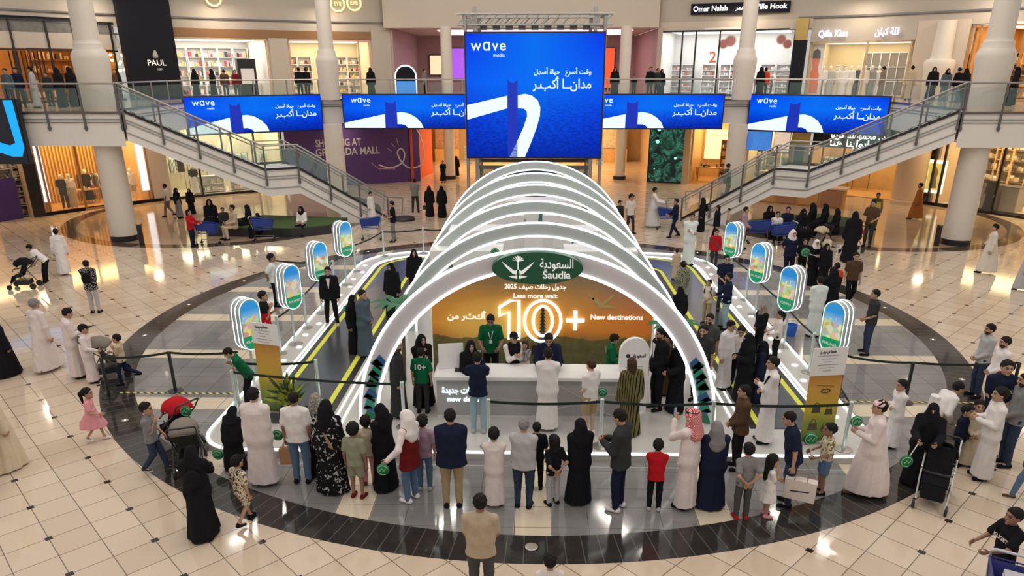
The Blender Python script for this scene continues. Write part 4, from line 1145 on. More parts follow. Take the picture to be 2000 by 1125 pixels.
def mannequin(s, u, y, label, wear, rz=-90, H=1.78, group=None, z=.024, arms='down', px=52):
    p = s.L(u, y, z); return person(p.x, p.y, p.z, H, math.degrees(s.rz) + rz, label, wear, arms=arms, hair='bald', name='mannequin', cat='mannequin', group=group, px=px)
M_WOOD = mat('warm_wood', (.42, .21, .07), .45, vary=.25, scale=4.0); M_WOODL = mat('light_wood', (.60, .38, .16), .45, vary=.2, scale=4.0); M_TANW = mat('tan_wall', (.50, .36, .22), .6)
M_CREAMW = mat('cream_wall', (.72, .66, .50), .6); M_STONEF = mat('shop_stone_floor', (.60, .50, .38), .2); M_WOODF = mat('shop_wood_floor', (.52, .30, .12), .25, vary=.2, scale=2.0)
M_NIGHT = mat('near_black_wall', (.010, .010, .016), .6, spec=.15); M_BRASS = mat('brass', (.55, .38, .14), .3, .9)
M_SIGNW = mat('sign_glow_white', (1, 1, 1), .4, emit=(1, .98, 1), es=1.6); M_SIGNP = mat('sign_glow_lilac', (1, 1, 1), .4, emit=(.66, .60, 1), es=1.1); M_SIGNG = mat('sign_glow_gold', (1, .8, .3), .4, emit=(1, .80, .30), es=1.6)
PAL_COS = [(.75, .72, .70), (.70, .55, .12), (.55, .08, .10), (.05, .05, .06), (.65, .40, .35), (.80, .78, .76)]
PAL_WARM = [(.55, .40, .25), (.70, .60, .45), (.10, .07, .05), (.35, .20, .10), (.75, .70, .62)]
PAL_DARK = [(.04, .04, .05), (.12, .11, .11), (.30, .28, .26), (.55, .50, .45), (.2, .05, .05)]
# upper walls
wall_arc('wall_upper', -70, -17.5, R2, 9.15, 14.5, M_GREIGE); wall_arc('wall_upper_right', 14.2, 70, R2, 9.15, 14.5, M_GREIGE)
g = MB(); a, b = pol(-17.5, R2), pol(14.2, R2)
g.add([(a[0], a[1] - .6, 9.42), (b[0], b[1] - .6, 9.42), (b[0], b[1] - .6, 14.5), (a[0], a[1] - .6, 14.5), (a[0], a[1] + 12, 9.42), (b[0], b[1] + 12, 9.42), (b[0], b[1] + 12, 14.5), (a[0], a[1] + 12, 14.5)], [(0, 1, 2, 3), (4, 7, 6, 5), (0, 4, 5, 1), (3, 2, 6, 7), (0, 3, 7, 4), (1, 5, 6, 2)])
struct('ceiling_passage', g, mat('passage_soffit', (.56, .475, .39), .7))
M_COVE = mat('lilac_cove_light', (1, .8, 1), .5, emit=(1.0, .62, .85), es=1.6)
g = MB(); g.box((0.1, 56, 9.38), (13, 6.5, .05)); tag(g.build('ceiling_light', M_COVE), 'pink-tinted ceiling panel of the upper rear passage', 'ceiling light')
g = MB(); g.box((0.1, 56, 3.98), (11, 7, .05)); tag(g.build('ceiling_light', mat('passage_light_lower', (1, .8, .5), .5, emit=(1.0, .66, .33), es=6.0)), 'warm ceiling panel of the lower rear passage', 'ceiling light')
wall_arc('trim_cornice', -70, -17.6, R2 - .12, 9.7, 9.78, M_DARKSTEEL, .1); wall_arc('trim_cornice_right', 29.5, 70, R2 - .12, 9.75, 9.85, M_DARKSTEEL, .1)
# rear passage, both storeys
for z0, z1, c in ((0.0, 4.0, (.55, .38, .22)), (Z2, 9.4, (.45, .33, .28))):
    pm_ = mat('passage_wall_%d' % int(z0), c, .6)
    g = MB(); g.box((0.1, 62.0, (z0 + z1) / 2), (22, .3, z1 - z0)); struct('wall_passage_back', g, pm_)
    g = MB(); xl, xr, ys = (-9.25, 8.1, 56.2) if z0 > 1 else (-8.8, 8.9, 57.5); g.box((xl, ys + .2, (z0 + z1) / 2), (.3, 2 * (62 - ys) - .6, z1 - z0)); g.box((xr, ys + .2, (z0 + z1) / 2), (.3, 2 * (62 - ys) - .6, z1 - z0)); struct('wall_passage_side', g, pm_)
for k, (x, y, w, z, h, c, lab) in enumerate(((-5.4, 61.7, 2.2, 6.3, 2.2, (.35, .10, .75), 'lit violet poster in the upper rear passage'), (-7.6, 61.7, 1.1, 6.6, 1.4, (.9, .75, .45), 'small lit cream poster in the upper rear passage'), (5.6, 61.7, 1.5, 5.6, 2.9, (.75, .10, .03), 'tall orange-red poster in the upper rear passage'), (-2.6, 61.7, 2.6, 7.6, .6, (.65, .7, .8), 'white lit shop band in the upper rear passage'))):
    o = empty('wall_poster', (x, y, z), 0, lab, 'poster')
    g = MB(); g.box((0, 0, h / 2), (w + .12, .08, h + .12)); g.build('frame', M_BLACK, o)
    g = MB(); g.box((0, -.05, h / 2), (w, .02, h)); g.build('print', mat('poster_glow_%d' % k, c, .5, emit=c, es=.9), o)
for k, x in enumerate((-3.4, 2.6, 6.6, -6.9)):
    o = empty('kiosk_counter', (x, 60.6, 0), 0, 'display unit in the lower rear passage, %s' % ('left of the lift tower', 'right of the lift tower', 'behind the slim right column', 'behind the orange panel')[k], 'display')
    g = MB(); g.box((0, 0, .5), (1.9, .8, 1.0)); g.build('body', M_WOODL, o); g = MB(); g.box((0, .3, 1.9), (1.9, .15, 1.7)); g.build('back_panel', mat('kiosk_back_%d' % k, [(.75, .5, .25), (.6, .45, .3), (.7, .6, .45), (.5, .3, .2)][k], .5, vary=.5, scale=6), o)

# ---- upper storey, left to right
# cafe with the chandelier
s = Shop('upper_cafe', -62, -45.8, R2, Z2, 4.0, 5.0, mat('cafe_wall', (.38, .20, .07), .5, vary=.3, scale=2), M_WOODF, (1, .55, .20), 3.0, ceil=M_NIGHT)
o = s.front(M_BLACK, [s.px(x, 100)[0] for x in (28, 98, 150, 222)], header=2.55, label='black framed cafe front with striped upper panes on the upper gallery', glass=False)
g = MB(); g.box((0, .02, 3.0), (s.w, .05, .75)); g.build('transom_panel', M_GREIGE, o)
g = MB(); g.box((0, .02, 3.62), (s.w, .03, .5)); g.build('transom_panes', mat('dim_glass', (.16, .15, .14), .1, vary=.6, scale=3), o)
g = MB()
for k in range(9): u = s.px(28 + k * 8, 110)[0]; g.box((u, .6, 1.25), (.05, .06, 2.5))
tag(g.build('slatted_screen', M_BLACK), 'black vertical slat screen inside the upper cafe', 'screen').matrix_world = s.M
o = s.thing('chandelier', s.px(221, 100, .5)[0], .5, 0, 'cluster of golden glass globes hanging in the upper cafe', 'chandelier')
rnd = random.Random(3); gb = mat('amber_globe', (1, .7, .3), .2, emit=(1, .62, .20), es=6.0)
for k in range(26):
    p = (rnd.uniform(-.9, .9), rnd.uniform(-.4, .4), rnd.uniform(1.5, 2.5)); g = MB(); g.ball(p, .075, 10); g.build('globe', gb, o, smooth=True)
    g = MB(); g.tube([p, (p[0] * .4, p[1] * .4, 3.4)], .006, 4); g.build('cord', M_BRASS, o)
g = MB(); g.lathe([(0, 0), (.45, 0), (.45, .06), (0, .06)], n=20); g.build('ceiling_plate', M_BRASS, o, loc=(0, 0, 3.4))
shelf(s, s.px(120, 120, 4.6)[0], 4.6, 3.6, 2.8, 4, 'warm lit shelves at the back of the upper cafe', PAL_WARM, 11, M_WOOD)
# black pier with the cafe name
o = empty('cafe_pier', pol(-43.1, R2 - .75, Z2), math.radians(43.1), 'black full-height wall pier with small white cafe name', 'wall pier')
g = MB(); g.box((0, .2, 4.3), (2.75, .5, 8.6)); g.build('panel', M_NIGHT, o)
lettering('PAUL', .42, mat('sign_cream', (.8, .75, .65), .5, emit=(1, .95, .85), es=.5), o, Matrix.Translation((.2, -.07, 1.95)), bold=.004)
lettering('1889', .15, M_PRINTW, o, Matrix.Translation((.3, -.07, 1.62)))
g = MB(); g.lathe([(0, 0), (.12, .02), (.15, .12), (.10, .3), (.05, .4), (0, .42)], c=(.2, -.06, 2.2), n=12); g.build('emblem', mat('emblem_grey', (.4, .38, .36), .5), o)
# two white perfume shops under one brown band
s = Shop('white_perfume_shop', -40.6, -30.6, R2, Z2, 3.35, 4.5, mat('bright_white_wall', (.80, .76, .70), .5), M_STONEF, (1, .95, .86), 4.2)
s.front(M_TANW, [-s.w / 2 + .1, s.w / 2 - .1], label='wide open front of the white perfume shop on the upper gallery', glass=False)
for k, x in enumerate((352, 382, 412, 442, 470)): shelf(s, s.px(x, 130, 4.2)[0], 4.2, 1.0, 2.9, 5, 'white lit perfume shelf, %s from the left at the back of the perfume shop' % ORD[k], PAL_COS, 20 + k)
for k, (x, c) in enumerate(((400, (.70, .55, .05)), (455, (.05, .05, .05)), (484, (.4, .05, .05)))): table(s, s.px(x, 160, 2.2)[0], 2.2, 1.2, .6, .95, ['counter of yellow packs in the perfume shop', 'dark make-up counter in the perfume shop', 'red make-up counter in the perfume shop'][k], M_WHITE2, [c, (.8, .78, .75)], 40 + k)
o = s.thing('make_up_stand', s.px(480, 125, 1.2)[0], 1.2, .024, 'black make-up stand with white picture panel in the perfume shop', 'display'); g = MB(); g.box((0, 0, 1.1), (1.1, .3, 2.2)); g.build('body', M_BLACK, o); g = MB(); g.box((0, -.17, 1.2), (.8, .03, .9)); g.build('panel', M_WHITE2, o)
wall_arc('trim_pier', -30.6, -28.6, R2 - .1, Z2, 8.75, M_GREIGE, .5)
s = Shop('cream_perfume_shop', -28.6, -19.2, R2, Z2, 3.35, 4.5, M_CREAMW, M_STONEF, (1, .86, .58), 4.0)
s.front(mat('pink_frame', (.62, .36, .28), .5), [-s.w / 2 + .1, s.px(702, 120)[0], s.w / 2 - .1], label='open front of the cream perfume shop with a pink frame on the upper gallery', glass=False)
for k, x in enumerate((568, 594, 665, 690)): shelf(s, s.px(x, 130, 4.2)[0], 4.2, .95, 2.4, 5, 'shelf at the back of the cream perfume shop, %s' % ('far left', 'second from left', 'left of the violet panel', 'beside the violet panel')[k], PAL_COS, 50 + k, big=.9)
u, z = s.px(720, 105, 3.5); o = s.thing('light_box', u, 3.5, 1.0, 'lit violet picture panel in the cream perfume shop', 'poster'); g = MB(); g.box((0, 0, .9), (1.3, .06, 1.8)); g.build('frame', M_WHITE2, o); g = MB(); g.box((0, -.04, .9), (1.2, .02, 1.7)); g.build('print', mat('violet_glow', (.3, .1, .7), .5, emit=(.35, .12, .85), es=1.0), o)
wall_arc('trim_brown_band', -41, -18.6, R2 - .08, 8.72, 9.2, mat('brown_band', (.24, .115, .045), .5), .2)
wall_arc('trim_pier_right', -19.2, -17.0, R2 - .1, Z2, 9.5, M_GREIGE, .5)
for k, (x, y) in enumerate(((418, -4), (660, 8), (692, 6))):
    p = pol(-36.2 if k == 0 else (-22.6 if k == 1 else -20.9), R2 - .1); q = at_y(x, y, p[1])
    o = empty('gold_sign', (q[0], p[1] - .1, q[2]), math.radians(36 if k == 0 else 22), ['glowing gold ring sign high on the left wall', 'glowing gold ring sign left of the pair high on the wall', 'glowing gold ring sign right of the pair high on the wall'][k], 'sign')
    g = MB(); g.tube([(.42 * math.cos(t), 0, .42 * math.sin(t)) for t in np.linspace(0, 6.283, 25)[:-1]], .05, 6, closed=True); g.build('ring', M_SIGNG, o, smooth=True)
    lettering('EYE' if k else 'BY', .3, M_SIGNG, o)
# glass corner shop, white inside
s = Shop('white_glass_shop', 14.3, 29.4, R2, Z2, 3.9, 5.0, mat('cool_white_wall', (.72, .73, .72), .5), mat('white_tile_floor', (.6, .58, .55), .2), (1, .98, .95), 3.6)
s.front(M_BLACK, [-s.w / 2 + .05, s.px(1330, 120)[0], s.px(1356, 120)[0], s.px(1402, 120)[0], s.px(1465, 120)[0], s.w / 2 - .05], label='black framed glass front of the white shop on the upper gallery', header=0)
for k, x in enumerate((1300, 1320, 1342, 1385, 1420, 1440, 1500, 1530)): shelf(s, s.px(x, 140, 4.6)[0], 4.6, .9, 1.9, 5, 'grey shelf of small goods in the white glass shop, %s from the left' % ORD[k], [(.7, .7, .7), (.2, .2, .22), (.45, .4, .38), (.6, .1, .08)], 60 + k)
for k, (x, y, r) in enumerate(((1413, 86, .30), (1427, 80, .36), (1526, 77, .30), (1538, 86, .28))):
    u, z = s.px(x, y, .8); o = s.thing('hanging_disc', u, .8, z, 'round red hanging sign in white glass shop, %s' % ('small one left of the pair', 'large one of the pair', 'left one beside the black pier', 'lower one beside the black pier')[k], 'sign')
    g = MB(); g.prism([(r * math.cos(t), r * math.sin(t)) for t in np.linspace(0, 6.283, 25)[:-1]], 'y', 0, .03); g.build('disc', mat('disc_pale', (.75, .6, .55), .5), o)
    g = MB(); g.prism([(r * .78 * math.cos(t), r * .78 * math.sin(t)) for t in np.linspace(0, 6.283, 25)[:-1]], 'y', -.012, 0); g.build('print', mat('disc_red', (.42, .05, .03), .5), o)
u, z = s.px(1392, 110, 1.5); o = s.thing('number_sign', u, 1.5, 1.9, 'orange numeral sign in the white glass shop', 'sign'); lettering('2', .95, mat('numeral_orange', (.8, .12, .03), .5), o, Matrix.Translation((0, 0, .4)), bold=.02)
table(s, s.px(1480, 165, 2.4)[0], 2.4, 1.8, .8, .9, 'black counter in the white glass shop', M_BLACK, PAL_DARK, 70)
o = empty('fascia_sign', (*pol(23.2, R2 - .35)[:2], 10.45), math.radians(-23.2), 'black fascia board with white shop name above the white glass shop', 'sign')
g = MB(); g.box((0, .05, 0), (5.9, .1, .62)); g.build('board', M_NIGHT, o)
lettering('Omar Nalah', .42, M_SIGNW, o, Matrix.Translation((-1.75, -.02, 0)), bold=.006); lettering('\u0639\u0645\u0631', .36, M_SIGNW, o, Matrix.Translation((.05, -.02, .02)), ar=True); lettering('Ville Hook', .42, M_SIGNW, o, Matrix.Translation((1.85, -.02, .02)), bold=.006)
wall_arc('trim_beige_band', 14.3, 31, R2 - .1, 9.2, 9.75, M_BEIGE, .3)
o = empty('lamp_pier', pol(30.1, R2 - .5, Z2), math.radians(-30.1), 'narrow black and brass lit pier between the two upper right shops', 'wall pier')
g = MB(); g.box((0, .1, 1.6), (.75, .3, 3.2)); g.build('black_panel', M_NIGHT, o); g = MB(); g.box((0, .12, 3.8), (.7, .2, 1.2)); g.build('brass_panel', M_BRASS, o)
# robe shop
s = Shop('robe_shop', 31.0, 41.0, R2, Z2, 3.1, 4.0, mat('robe_wall', (.62, .50, .28), .55), M_STONEF, (1, .88, .62), 4.0)
o = s.front(M_TANW, [-s.w / 2 + .06, s.px(1690, 120)[0], s.w / 2 - .06], label='glass front of the robe shop on the upper gallery')
wall_arc('trim_robe_fascia', 31.0, 41.2, R2 - .12, Z2 + 3.1, 9.3, M_GREIGE, .2)
s.sign('Qilla Kian', 1627, 66, 58, .5, M_SIGNP, 'lilac lit shop name in Latin letters over the robe shop', yl=-.2, bold=.012); s.sign('\u0642\u0644\u0629 \u0643\u064a\u0627\u0646', 1733, 62, 48, .5, M_SIGNP, 'lilac lit shop name in Arabic letters over the robe shop', ar=True, yl=-.2, bold=.012)
for k in range(9): mannequin(s, s.px(1607 + 13.5 * k, 150, .9 + .25 * (k % 3))[0], .9 + .25 * (k % 3), 'white dummy in a long robe standing in the robe shop window', [('thobe', ['white', 'lightgrey', 'offwhite', 'white', 'white', 'black', 'offwhite', 'grey', 'white'][k])] + ([('shemagh', 'white')] if k in (2, 3) else []), group='robe dummies in the window')
u, z = s.px(1590, 150, .5); o = s.thing('picture_panel', u, .5, 0.1, 'tall panel with an orange portrait figure at the left of the robe shop window', 'poster'); g = MB(); g.box((0, 0, 1.45), (.85, .08, 2.9)); g.build('panel', M_WHITE2, o)
g = MB(); F_ = [(-.3, .1), (.3, .1), (.28, 1.2), (.16, 1.5), (.2, 1.9), (.22, 2.25), (0, 2.5), (-.22, 2.25), (-.2, 1.9), (-.16, 1.5), (-.28, 1.2)]; g.prism(F_, 'y', -.05, -.04); g.build('figure_print', mat('portrait_orange', (.75, .16, .06), .5), o); g = MB(); g.prism([(-.24, 2.1), (.24, 2.1), (.2, 2.5), (0, 2.65), (-.2, 2.5)], 'y', -.058, -.05); g.build('hair_print', M_BLACK, o)
o = s.thing('lattice_screen', s.px(1728, 120, 1.9)[0], 1.9, .05, 'white square lattice screen in the robe shop', 'screen'); g = MB()
for k in range(6): g.box((-1.2 + .48 * k, 0, 1.25), (.05, .05, 2.5))
for k in range(4): g.box((0, 0, .05 + .8 * k), (2.45, .05, .05))
g.build('lattice', M_WHITE2, o); g = MB(); g.box((0, .06, 1.25), (2.4, .02, 2.4)); g.build('backing', mat('taupe_board', (.22, .18, .15), .6), o)
# pier with the half column
wall_arc('trim_upper_pier', 41.2, 45.9, R2 - .1, Z2, 9.4, mat('pale_marble', (.58, .47, .38), .4, vary=.06, scale=1.2), .4)
o = empty('half_column', pol(43.9, R2 - .25, Z2), 0, 'fluted pale half column standing against the upper right pier', 'column'); g = MB(); g.lathe([(.62, 0), (.66, .6), (.74, 1.5), (.80, 1.9), (.72, 2.05), (.55, 2.1), (.5, 2.3), (.46, 4.0)], n=28); g.build('shaft', M_COLUMN, o, smooth=True)
# amber shop
s = Shop('amber_shop', 46.0, 64, R2, Z2, 3.7, 5.0, mat('amber_wall', (.50, .27, .09), .5, vary=.25, scale=1.5), M_WOODF, (1, .66, .28), 5.0)
s.front(M_WOOD, [-s.w / 2 + .05, s.px(1905, 120)[0], s.px(1990, 120)[0]], label='brown framed front of the amber lit shop on the upper right gallery', glass=False)
for k, x in enumerate((1880, 1925, 1965, 1995)): shelf(s, s.px(x, 140, 4.2)[0], 4.2, 1.5, 2.4, 4, 'amber lit shelf of dark goods, %s from the left in the amber shop' % ORD[k], PAL_DARK + PAL_WARM, 80 + k, M_WOODL)
table(s, s.px(1975, 180, 1.5)[0], 1.5, 2.6, .9, .8, 'long wooden table in the amber shop', M_WOODL, PAL_DARK, 88)

# ---- ground floor, left to right
s = Shop('display_corner_shop', -66, -57.6, R1, 0, 3.9, 3.5, M_TANW, M_STONEF, (1, .70, .34), 5.0)
for k, (x, n) in enumerate(((52, 6), (20, 5))): shelf(s, s.px(x, 360, .5)[0], .5, 1.2, 3.0, n, ['tall shelf of folded clothes at the left frame edge', 'yellow lit shelf at the far left frame edge'][k], PAL_DARK, 90 + k, M_GREIGE)
u, z = s.px(12, 390, .1); o = s.thing('standing_poster', u, .1, .024, 'dark violet standing poster at the left frame edge', 'poster'); g = MB(); g.box((0, 0, 1.0), (1.2, .05, 2.0)); g.build('board', mat('violet_board', (.05, .02, .16), .5), o)
o = empty('black_pier', pol(-57.6, R1 - .15, 0), math.radians(57.6), 'narrow black pier with pointed top at the left shop front', 'wall pier'); g = MB(); g.prism([(-.28, 0), (.28, 0), (.28, 3.0), (0, 3.25), (-.28, 3.0)], 'y', 0, .3); g.build('panel', M_BLACK, o); g = MB(); g.box((0, .2, 2.0), (.75, .3, 4.0)); g.build('surround', M_TANW, o)
s = Shop('striped_wood_shop', -56.6, -46.2, R1, 0, 3.95, 3.6, M_WOODL, M_WOODF, (1, .66, .24), 8.0)
o = s.front(M_WOOD, [-s.w / 2 + .08, s.px(157, 350)[0], s.w / 2 - .08], label='glass front of the striped wood clothes shop on the left')
g = MB()
for k in range(30): g.box((-s.w / 2 + .2 + k * .175, s.depth - .1, 2.0), (.07, .12, 3.9))
tag(g.build('slat_wall', mat('orange_slats', (.62, .34, .08), .45)), 'wall of upright orange wood slats in the striped wood shop', 'slat wall').matrix_world = s.M
for k, x in enumerate((80, 290)):
    u, z = s.px(x, 370, .15); o = s.thing('light_box', u, .15, .6, ['tall glowing white panel at the left end of the striped wood shop', 'tall glowing white panel at the right end of the striped wood shop'][k], 'light panel'); g = MB(); g.box((0, .03, 1.55), (.72, .06, 3.1)); g.build('frame', M_WHITE2, o); g = MB(); g.box((0, -.01, 1.55), (.62, .02, 3.0)); g.build('face', mat('panel_glow', (1, 1, 1), .5, emit=(.92, .95, 1), es=1.5), o)
for k, (x, w) in enumerate(((122, [('tshirt', 'navy'), ('trousers', 'black')]), (138, [('shirt', 'white'), ('skirt', 'sand')]), (259, [('shirt', 'white'), ('shorts', 'beige')]), (190, [('dress', 'black')]))):
    mannequin(s, s.px(x, 370, .9)[0], .9 if k < 3 else 2.2, ['dummy in navy top and black trousers in the striped wood shop', 'dummy in white top beside the navy dummy in the striped wood shop', 'dummy in white right of the thick column in the striped wood shop', 'dummy in a black dress at the back of the striped wood shop'][k], w, H=1.85, px=90)
table(s, s.px(165, 390, 2.0)[0], 2.0, 1.4, .7, .8, 'wooden table with dark goods in the striped wood shop', M_WOOD, PAL_DARK, 95); rail_of_clothes(s, s.px(185, 380, 2.9)[0], 2.9, 1.5, 'rail of dark clothes in the striped wood shop', PAL_DARK, 96)
wall_arc('trim_lower_pier', -46.2, -44.4, R1 - .12, 0, 4.0, M_BEIGE, .4)
s = Shop('cream_clothes_shop', -44.3, -31.2, R1, 0, 3.95, 3.6, M_CREAMW, M_STONEF, (1, .93, .62), 6.0)
s.front(M_BLACK, [s.px(392, 350)[0], s.px(498, 300)[0], s.w / 2 - .1], label='glass front of the cream clothes shop behind the left staircase')
o = s.thing('window_sign', s.px(425, 345, .3)[0], .3, 1.2, 'white hanging board with black letters in the cream shop window', 'sign'); g = MB(); g.box((0, 0, .5), (1.0, .04, .75)); g.build('board', M_WHITE2, o); lettering('LOREE', .30, M_PRINTB, o, Matrix.Translation((0, -.03, .5)), bold=.006)
mannequin(s, s.px(357, 350, .6)[0], .6, 'dummy in a black tee hanging high in the cream shop window', [('tshirt', 'black'), ('shorts', 'charcoal')], H=1.7, z=.9, px=60); mannequin(s, s.px(383, 375, .8)[0], .8, 'dummy in a black and white outfit in the cream shop window', [('tshirt', 'black'), ('skirt', 'white')], H=1.75, px=60)
for k, x in enumerate((340, 385, 440, 470, 520, 545)): rail_of_clothes(s, s.px(x, 330, 3.1)[0], 3.1, 1.1, 'rail of pale clothes, %s from the left at the back of the cream shop' % ORD[k], [(.75, .74, .66), (.62, .68, .6), (.8, .78, .7), (.2, .2, .2), (.5, .55, .45)], 100 + k, h=2.0)
for k, x in enumerate((410, 480)): shelf(s, s.px(x, 380, 1.2)[0], 1.2, 1.8, 1.0, 2, ['low pale stand in the cream shop, left', 'low pale stand in the cream shop, right'][k], [(.7, .5, .3), (.8, .75, .6), (.6, .6, .5)], 110 + k)
# purple hoarding with lettering and a white ribbon line, and its red end
hm = mat('hoarding_purple', (.085, .038, .19), .5, vary=.1, scale=1.0); P0, P1 = Vector(pol(-31.0, R1 - .1)), Vector(pol(-14.6, R1 + .2)); dd = P1 - P0; hw_ = dd.length
o = empty('hoarding', P0, math.atan2(dd.y, dd.x), 'purple hoarding with white mall lettering and a ribbon line', 'hoarding')
g = MB(); g.box((hw_ / 2, .06, 2.0), (hw_, .12, 4.0)); g.build('panel', hm, o)
def soft(p, n=5):                          # rounds a polyline
    o = []
    for i in range(len(p) - 1):
        a, b, c, d = (Vector(p[max(i - 1, 0)]), Vector(p[i]), Vector(p[i + 1]), Vector(p[min(i + 2, len(p) - 1)]))
        for k in range(n):
            t = k / n; o.append(tuple(.5 * ((2 * b) + (c - a) * t + (2 * a - 5 * b + 4 * c - d) * t * t + (3 * b - a - 3 * c + d) * t ** 3)))
    return o + [tuple(p[-1])]
def hp_(x, y):
    d = Vector(ray_dir(x, y)); q = Vector((0, 0, CAM_H)); n = Vector((-dd.y, dd.x, 0)).normalized(); t = (P0 - q).dot(n) / d.dot(n); p = q + d * t - P0
    return p.dot(dd.normalized()), p.z
for tx, x0, x1, y in (('SHOPPING AT', 616, 705, 281), ('GRANADA MALL', 616, 742, 299)):
    a, z = hp_(x0, y); b, _ = hp_(x1, y); lettering(tx, .62, mat('hoarding_letter', (.62, .58, .62), .5), o, Matrix.Translation(((a + b) / 2, -.015, z)), width=b - a, bold=.012)
g = MB(); g.tube([(a, -.02, z) for a, z in soft([hp_(*q) for q in ((740, 322), (762, 328), (785, 318), (790, 300), (783, 290), (776, 298), (784, 316), (800, 328), (822, 322), (828, 300), (822, 270), (812, 250))])], .045, 6); g.build('ribbon_line', mat('ribbon_white', (.7, .62, .66), .5), o)
g = MB()
for p_, q_ in (((757, 290), (765, 296)), ((764, 280), (771, 288)), ((774, 270), (778, 284))): (a, z), (b, y_) = hp_(*p_), hp_(*q_); g.tube([(a, -.02, z), (b, -.02, y_)], .025, 5)
g.tube([(a, -.02, z) for a, z in [hp_(*q) for q in ((725, 318), (740, 330), (772, 330))]], .025, 5); g.build('spark_lines', mat('ribbon_pink', (.6, .35, .42), .5), o)
a, b = Vector(pol(-15.6, R1 - .05)), Vector((-7.15, 53.4, 0)); d_ = b - a
o = empty('red_panel', a, math.atan2(d_.y, d_.x), 'orange-red end panel of the purple hoarding', 'hoarding'); g = MB(); g.box((d_.length / 2, .06, 2.0), (d_.length, .12, 4.0)); g.build('panel', mat('hoarding_red', (.62, .085, .03), .5, vary=.1, scale=.8), o)
# dark display wall with green picture
o = empty('display_wall', pol(16.75, R1 - .1, 0), math.radians(-16.75), 'dark digital display wall with a green swirling picture', 'display'); g = MB(); g.box((0, .1, 2.0), (2.3, .2, 4.0)); g.build('frame', M_BLACK, o)
m = mat('green_swirl_picture', (.01, .03, .03), .3, fresh=True); x = NX(m); X, Y, Z = x.xyz('Object'); w_ = x.n('ShaderNodeTexNoise'); w_.inputs['Scale'].default_value = 1.1; w_.inputs['Distortion'].default_value = 2.2; w_.inputs['Detail'].default_value = 4; x.nt.links.new(x.vec, w_.inputs['Vector'])
c = x.ramp(w_.outputs['Fac'], [(0, (.002, .006, .008)), (.42, (.003, .012, .012)), (.52, (.012, .10, .075)), (.575, (.05, .24, .19)), (.60, (.006, .03, .026)), (1, (.01, .07, .05))]); x.color(c); x.nt.links.new(c, x.b.inputs['Emission Color']); x.b.inputs['Emission Strength'].default_value = .5
g = MB(); g.box((0, -.02, 2.0), (2.15, .04, 3.8)); g.build('picture', m, o)
g = MB()
for a, b, r in ((-.55, 3.35, .12), (.35, 3.5, .11), (-.6, 2.6, .13), (.6, 1.6, .10), (-.7, .9, .07)): g.ball((a, -.03, b), r, 12, (1, .2, 1))
g.build('bright_orbs', mat('orb_glow', (.3, .9, .8), .4, emit=(.35, .9, .8), es=1.0), o)
wall_arc('trim_pier_lower_right', 18.8, 19.6, R1 - .1, 0, 4.0, M_TANW, .4)
s = Shop('amber_counter_shop', 19.6, 24.4, R1, 0, 3.9, 4.0, M_WOODL, M_WOODF, (1, .70, .30), 7.0)
o = s.thing('lit_board', 0, 3.8, 1.3, 'glowing yellow wall board behind the wooden counter shop', 'light panel'); g = MB(); g.box((0, 0, .9), (1.9, .08, 1.9)); g.build('board', mat('board_glow', (.9, .75, .4), .5, emit=(1, .82, .42), es=1.0), o); lettering('MENU  ITEMS', .22, mat('print_brown2', (.25, .14, .05), .5), o, Matrix.Translation((0, -.05, 1.5)), width=1.3)
table(s, 0, 1.3, 1.9, .7, .95, 'orange wooden counter with small goods in the amber counter shop', M_WOOD, PAL_DARK, 120); shelf(s, s.w / 2 - .5, 2.6, .8, 2.6, 5, 'narrow dark shelf at the right side of the amber counter shop', PAL_WARM, 121, M_WOOD)
wall_arc('trim_pier_beige', 24.4, 26.2, R1 - .1, 0, 4.0, M_BEIGE, .4)
s = Shop('poster_shop', 26.2, 31.4, R1, 0, 3.9, 3.5, M_CREAMW, M_WOODF, (1, .78, .45), 6.0)
for k, (x, y, w, h, c) in enumerate(((1482, 275, 1.5, 1.1, (.05, .22, .75)), (1528, 275, .9, 1.3, (.80, .62, .50)))):
    u, z = s.px(x, y, .3); o = s.thing('hanging_poster', u, .3, z - h / 2, ['blue lit poster hanging in the poster shop', 'pale poster with brown figures in the poster shop'][k], 'poster'); g = MB(); g.box((0, 0, h / 2), (w + .06, .05, h + .06)); g.build('frame', M_BLACK, o); g = MB(); g.box((0, -.03, h / 2), (w, .02, h)); g.build('print', mat('hang_print_%d' % k, c, .5, emit=c, es=.7, vary=.6, scale=7), o)
for k, x in enumerate((1475, 1510, 1540)): shelf(s, s.px(x, 320, 2.8)[0], 2.8, .9, 2.2, 4, 'shelf of pale goods, %s from the left in the poster shop' % ORD[k], PAL_WARM, 130 + k)
table(s, 0, 1.5, 1.2, .7, .9, 'cream table in the poster shop', M_CREAMW, PAL_WARM, 134)
o = empty('lamp_pier', pol(32.4, R1 - .15, 0), math.radians(-32.4), 'brass lit pier with black base beside the black fascia shop', 'wall pier'); g = MB(); g.box((0, .1, 2.0), (.95, .3, 4.0)); g.build('brass_panel', M_BRASS, o); g = MB(); g.box((0, -.1, 1.4), (.5, .12, 2.8)); g.build('black_panel', M_BLACK, o)
s = Shop('black_fascia_shop', 33.4, 43.2, R1, 0, 3.95, 3.6, mat('amber_back_wall', (.55, .36, .16), .5, vary=.2, scale=2), M_WOODF, (1, .74, .38), 6.0)
o = s.thing('fascia', 0, -.06, 2.7, 'black fascia with two rows of white Arabic letters behind the right staircase', 'sign'); g = MB(); g.box((-.1, .04, .62), (s.w - .5, .12, 1.25)); g.build('board', M_NIGHT, o)
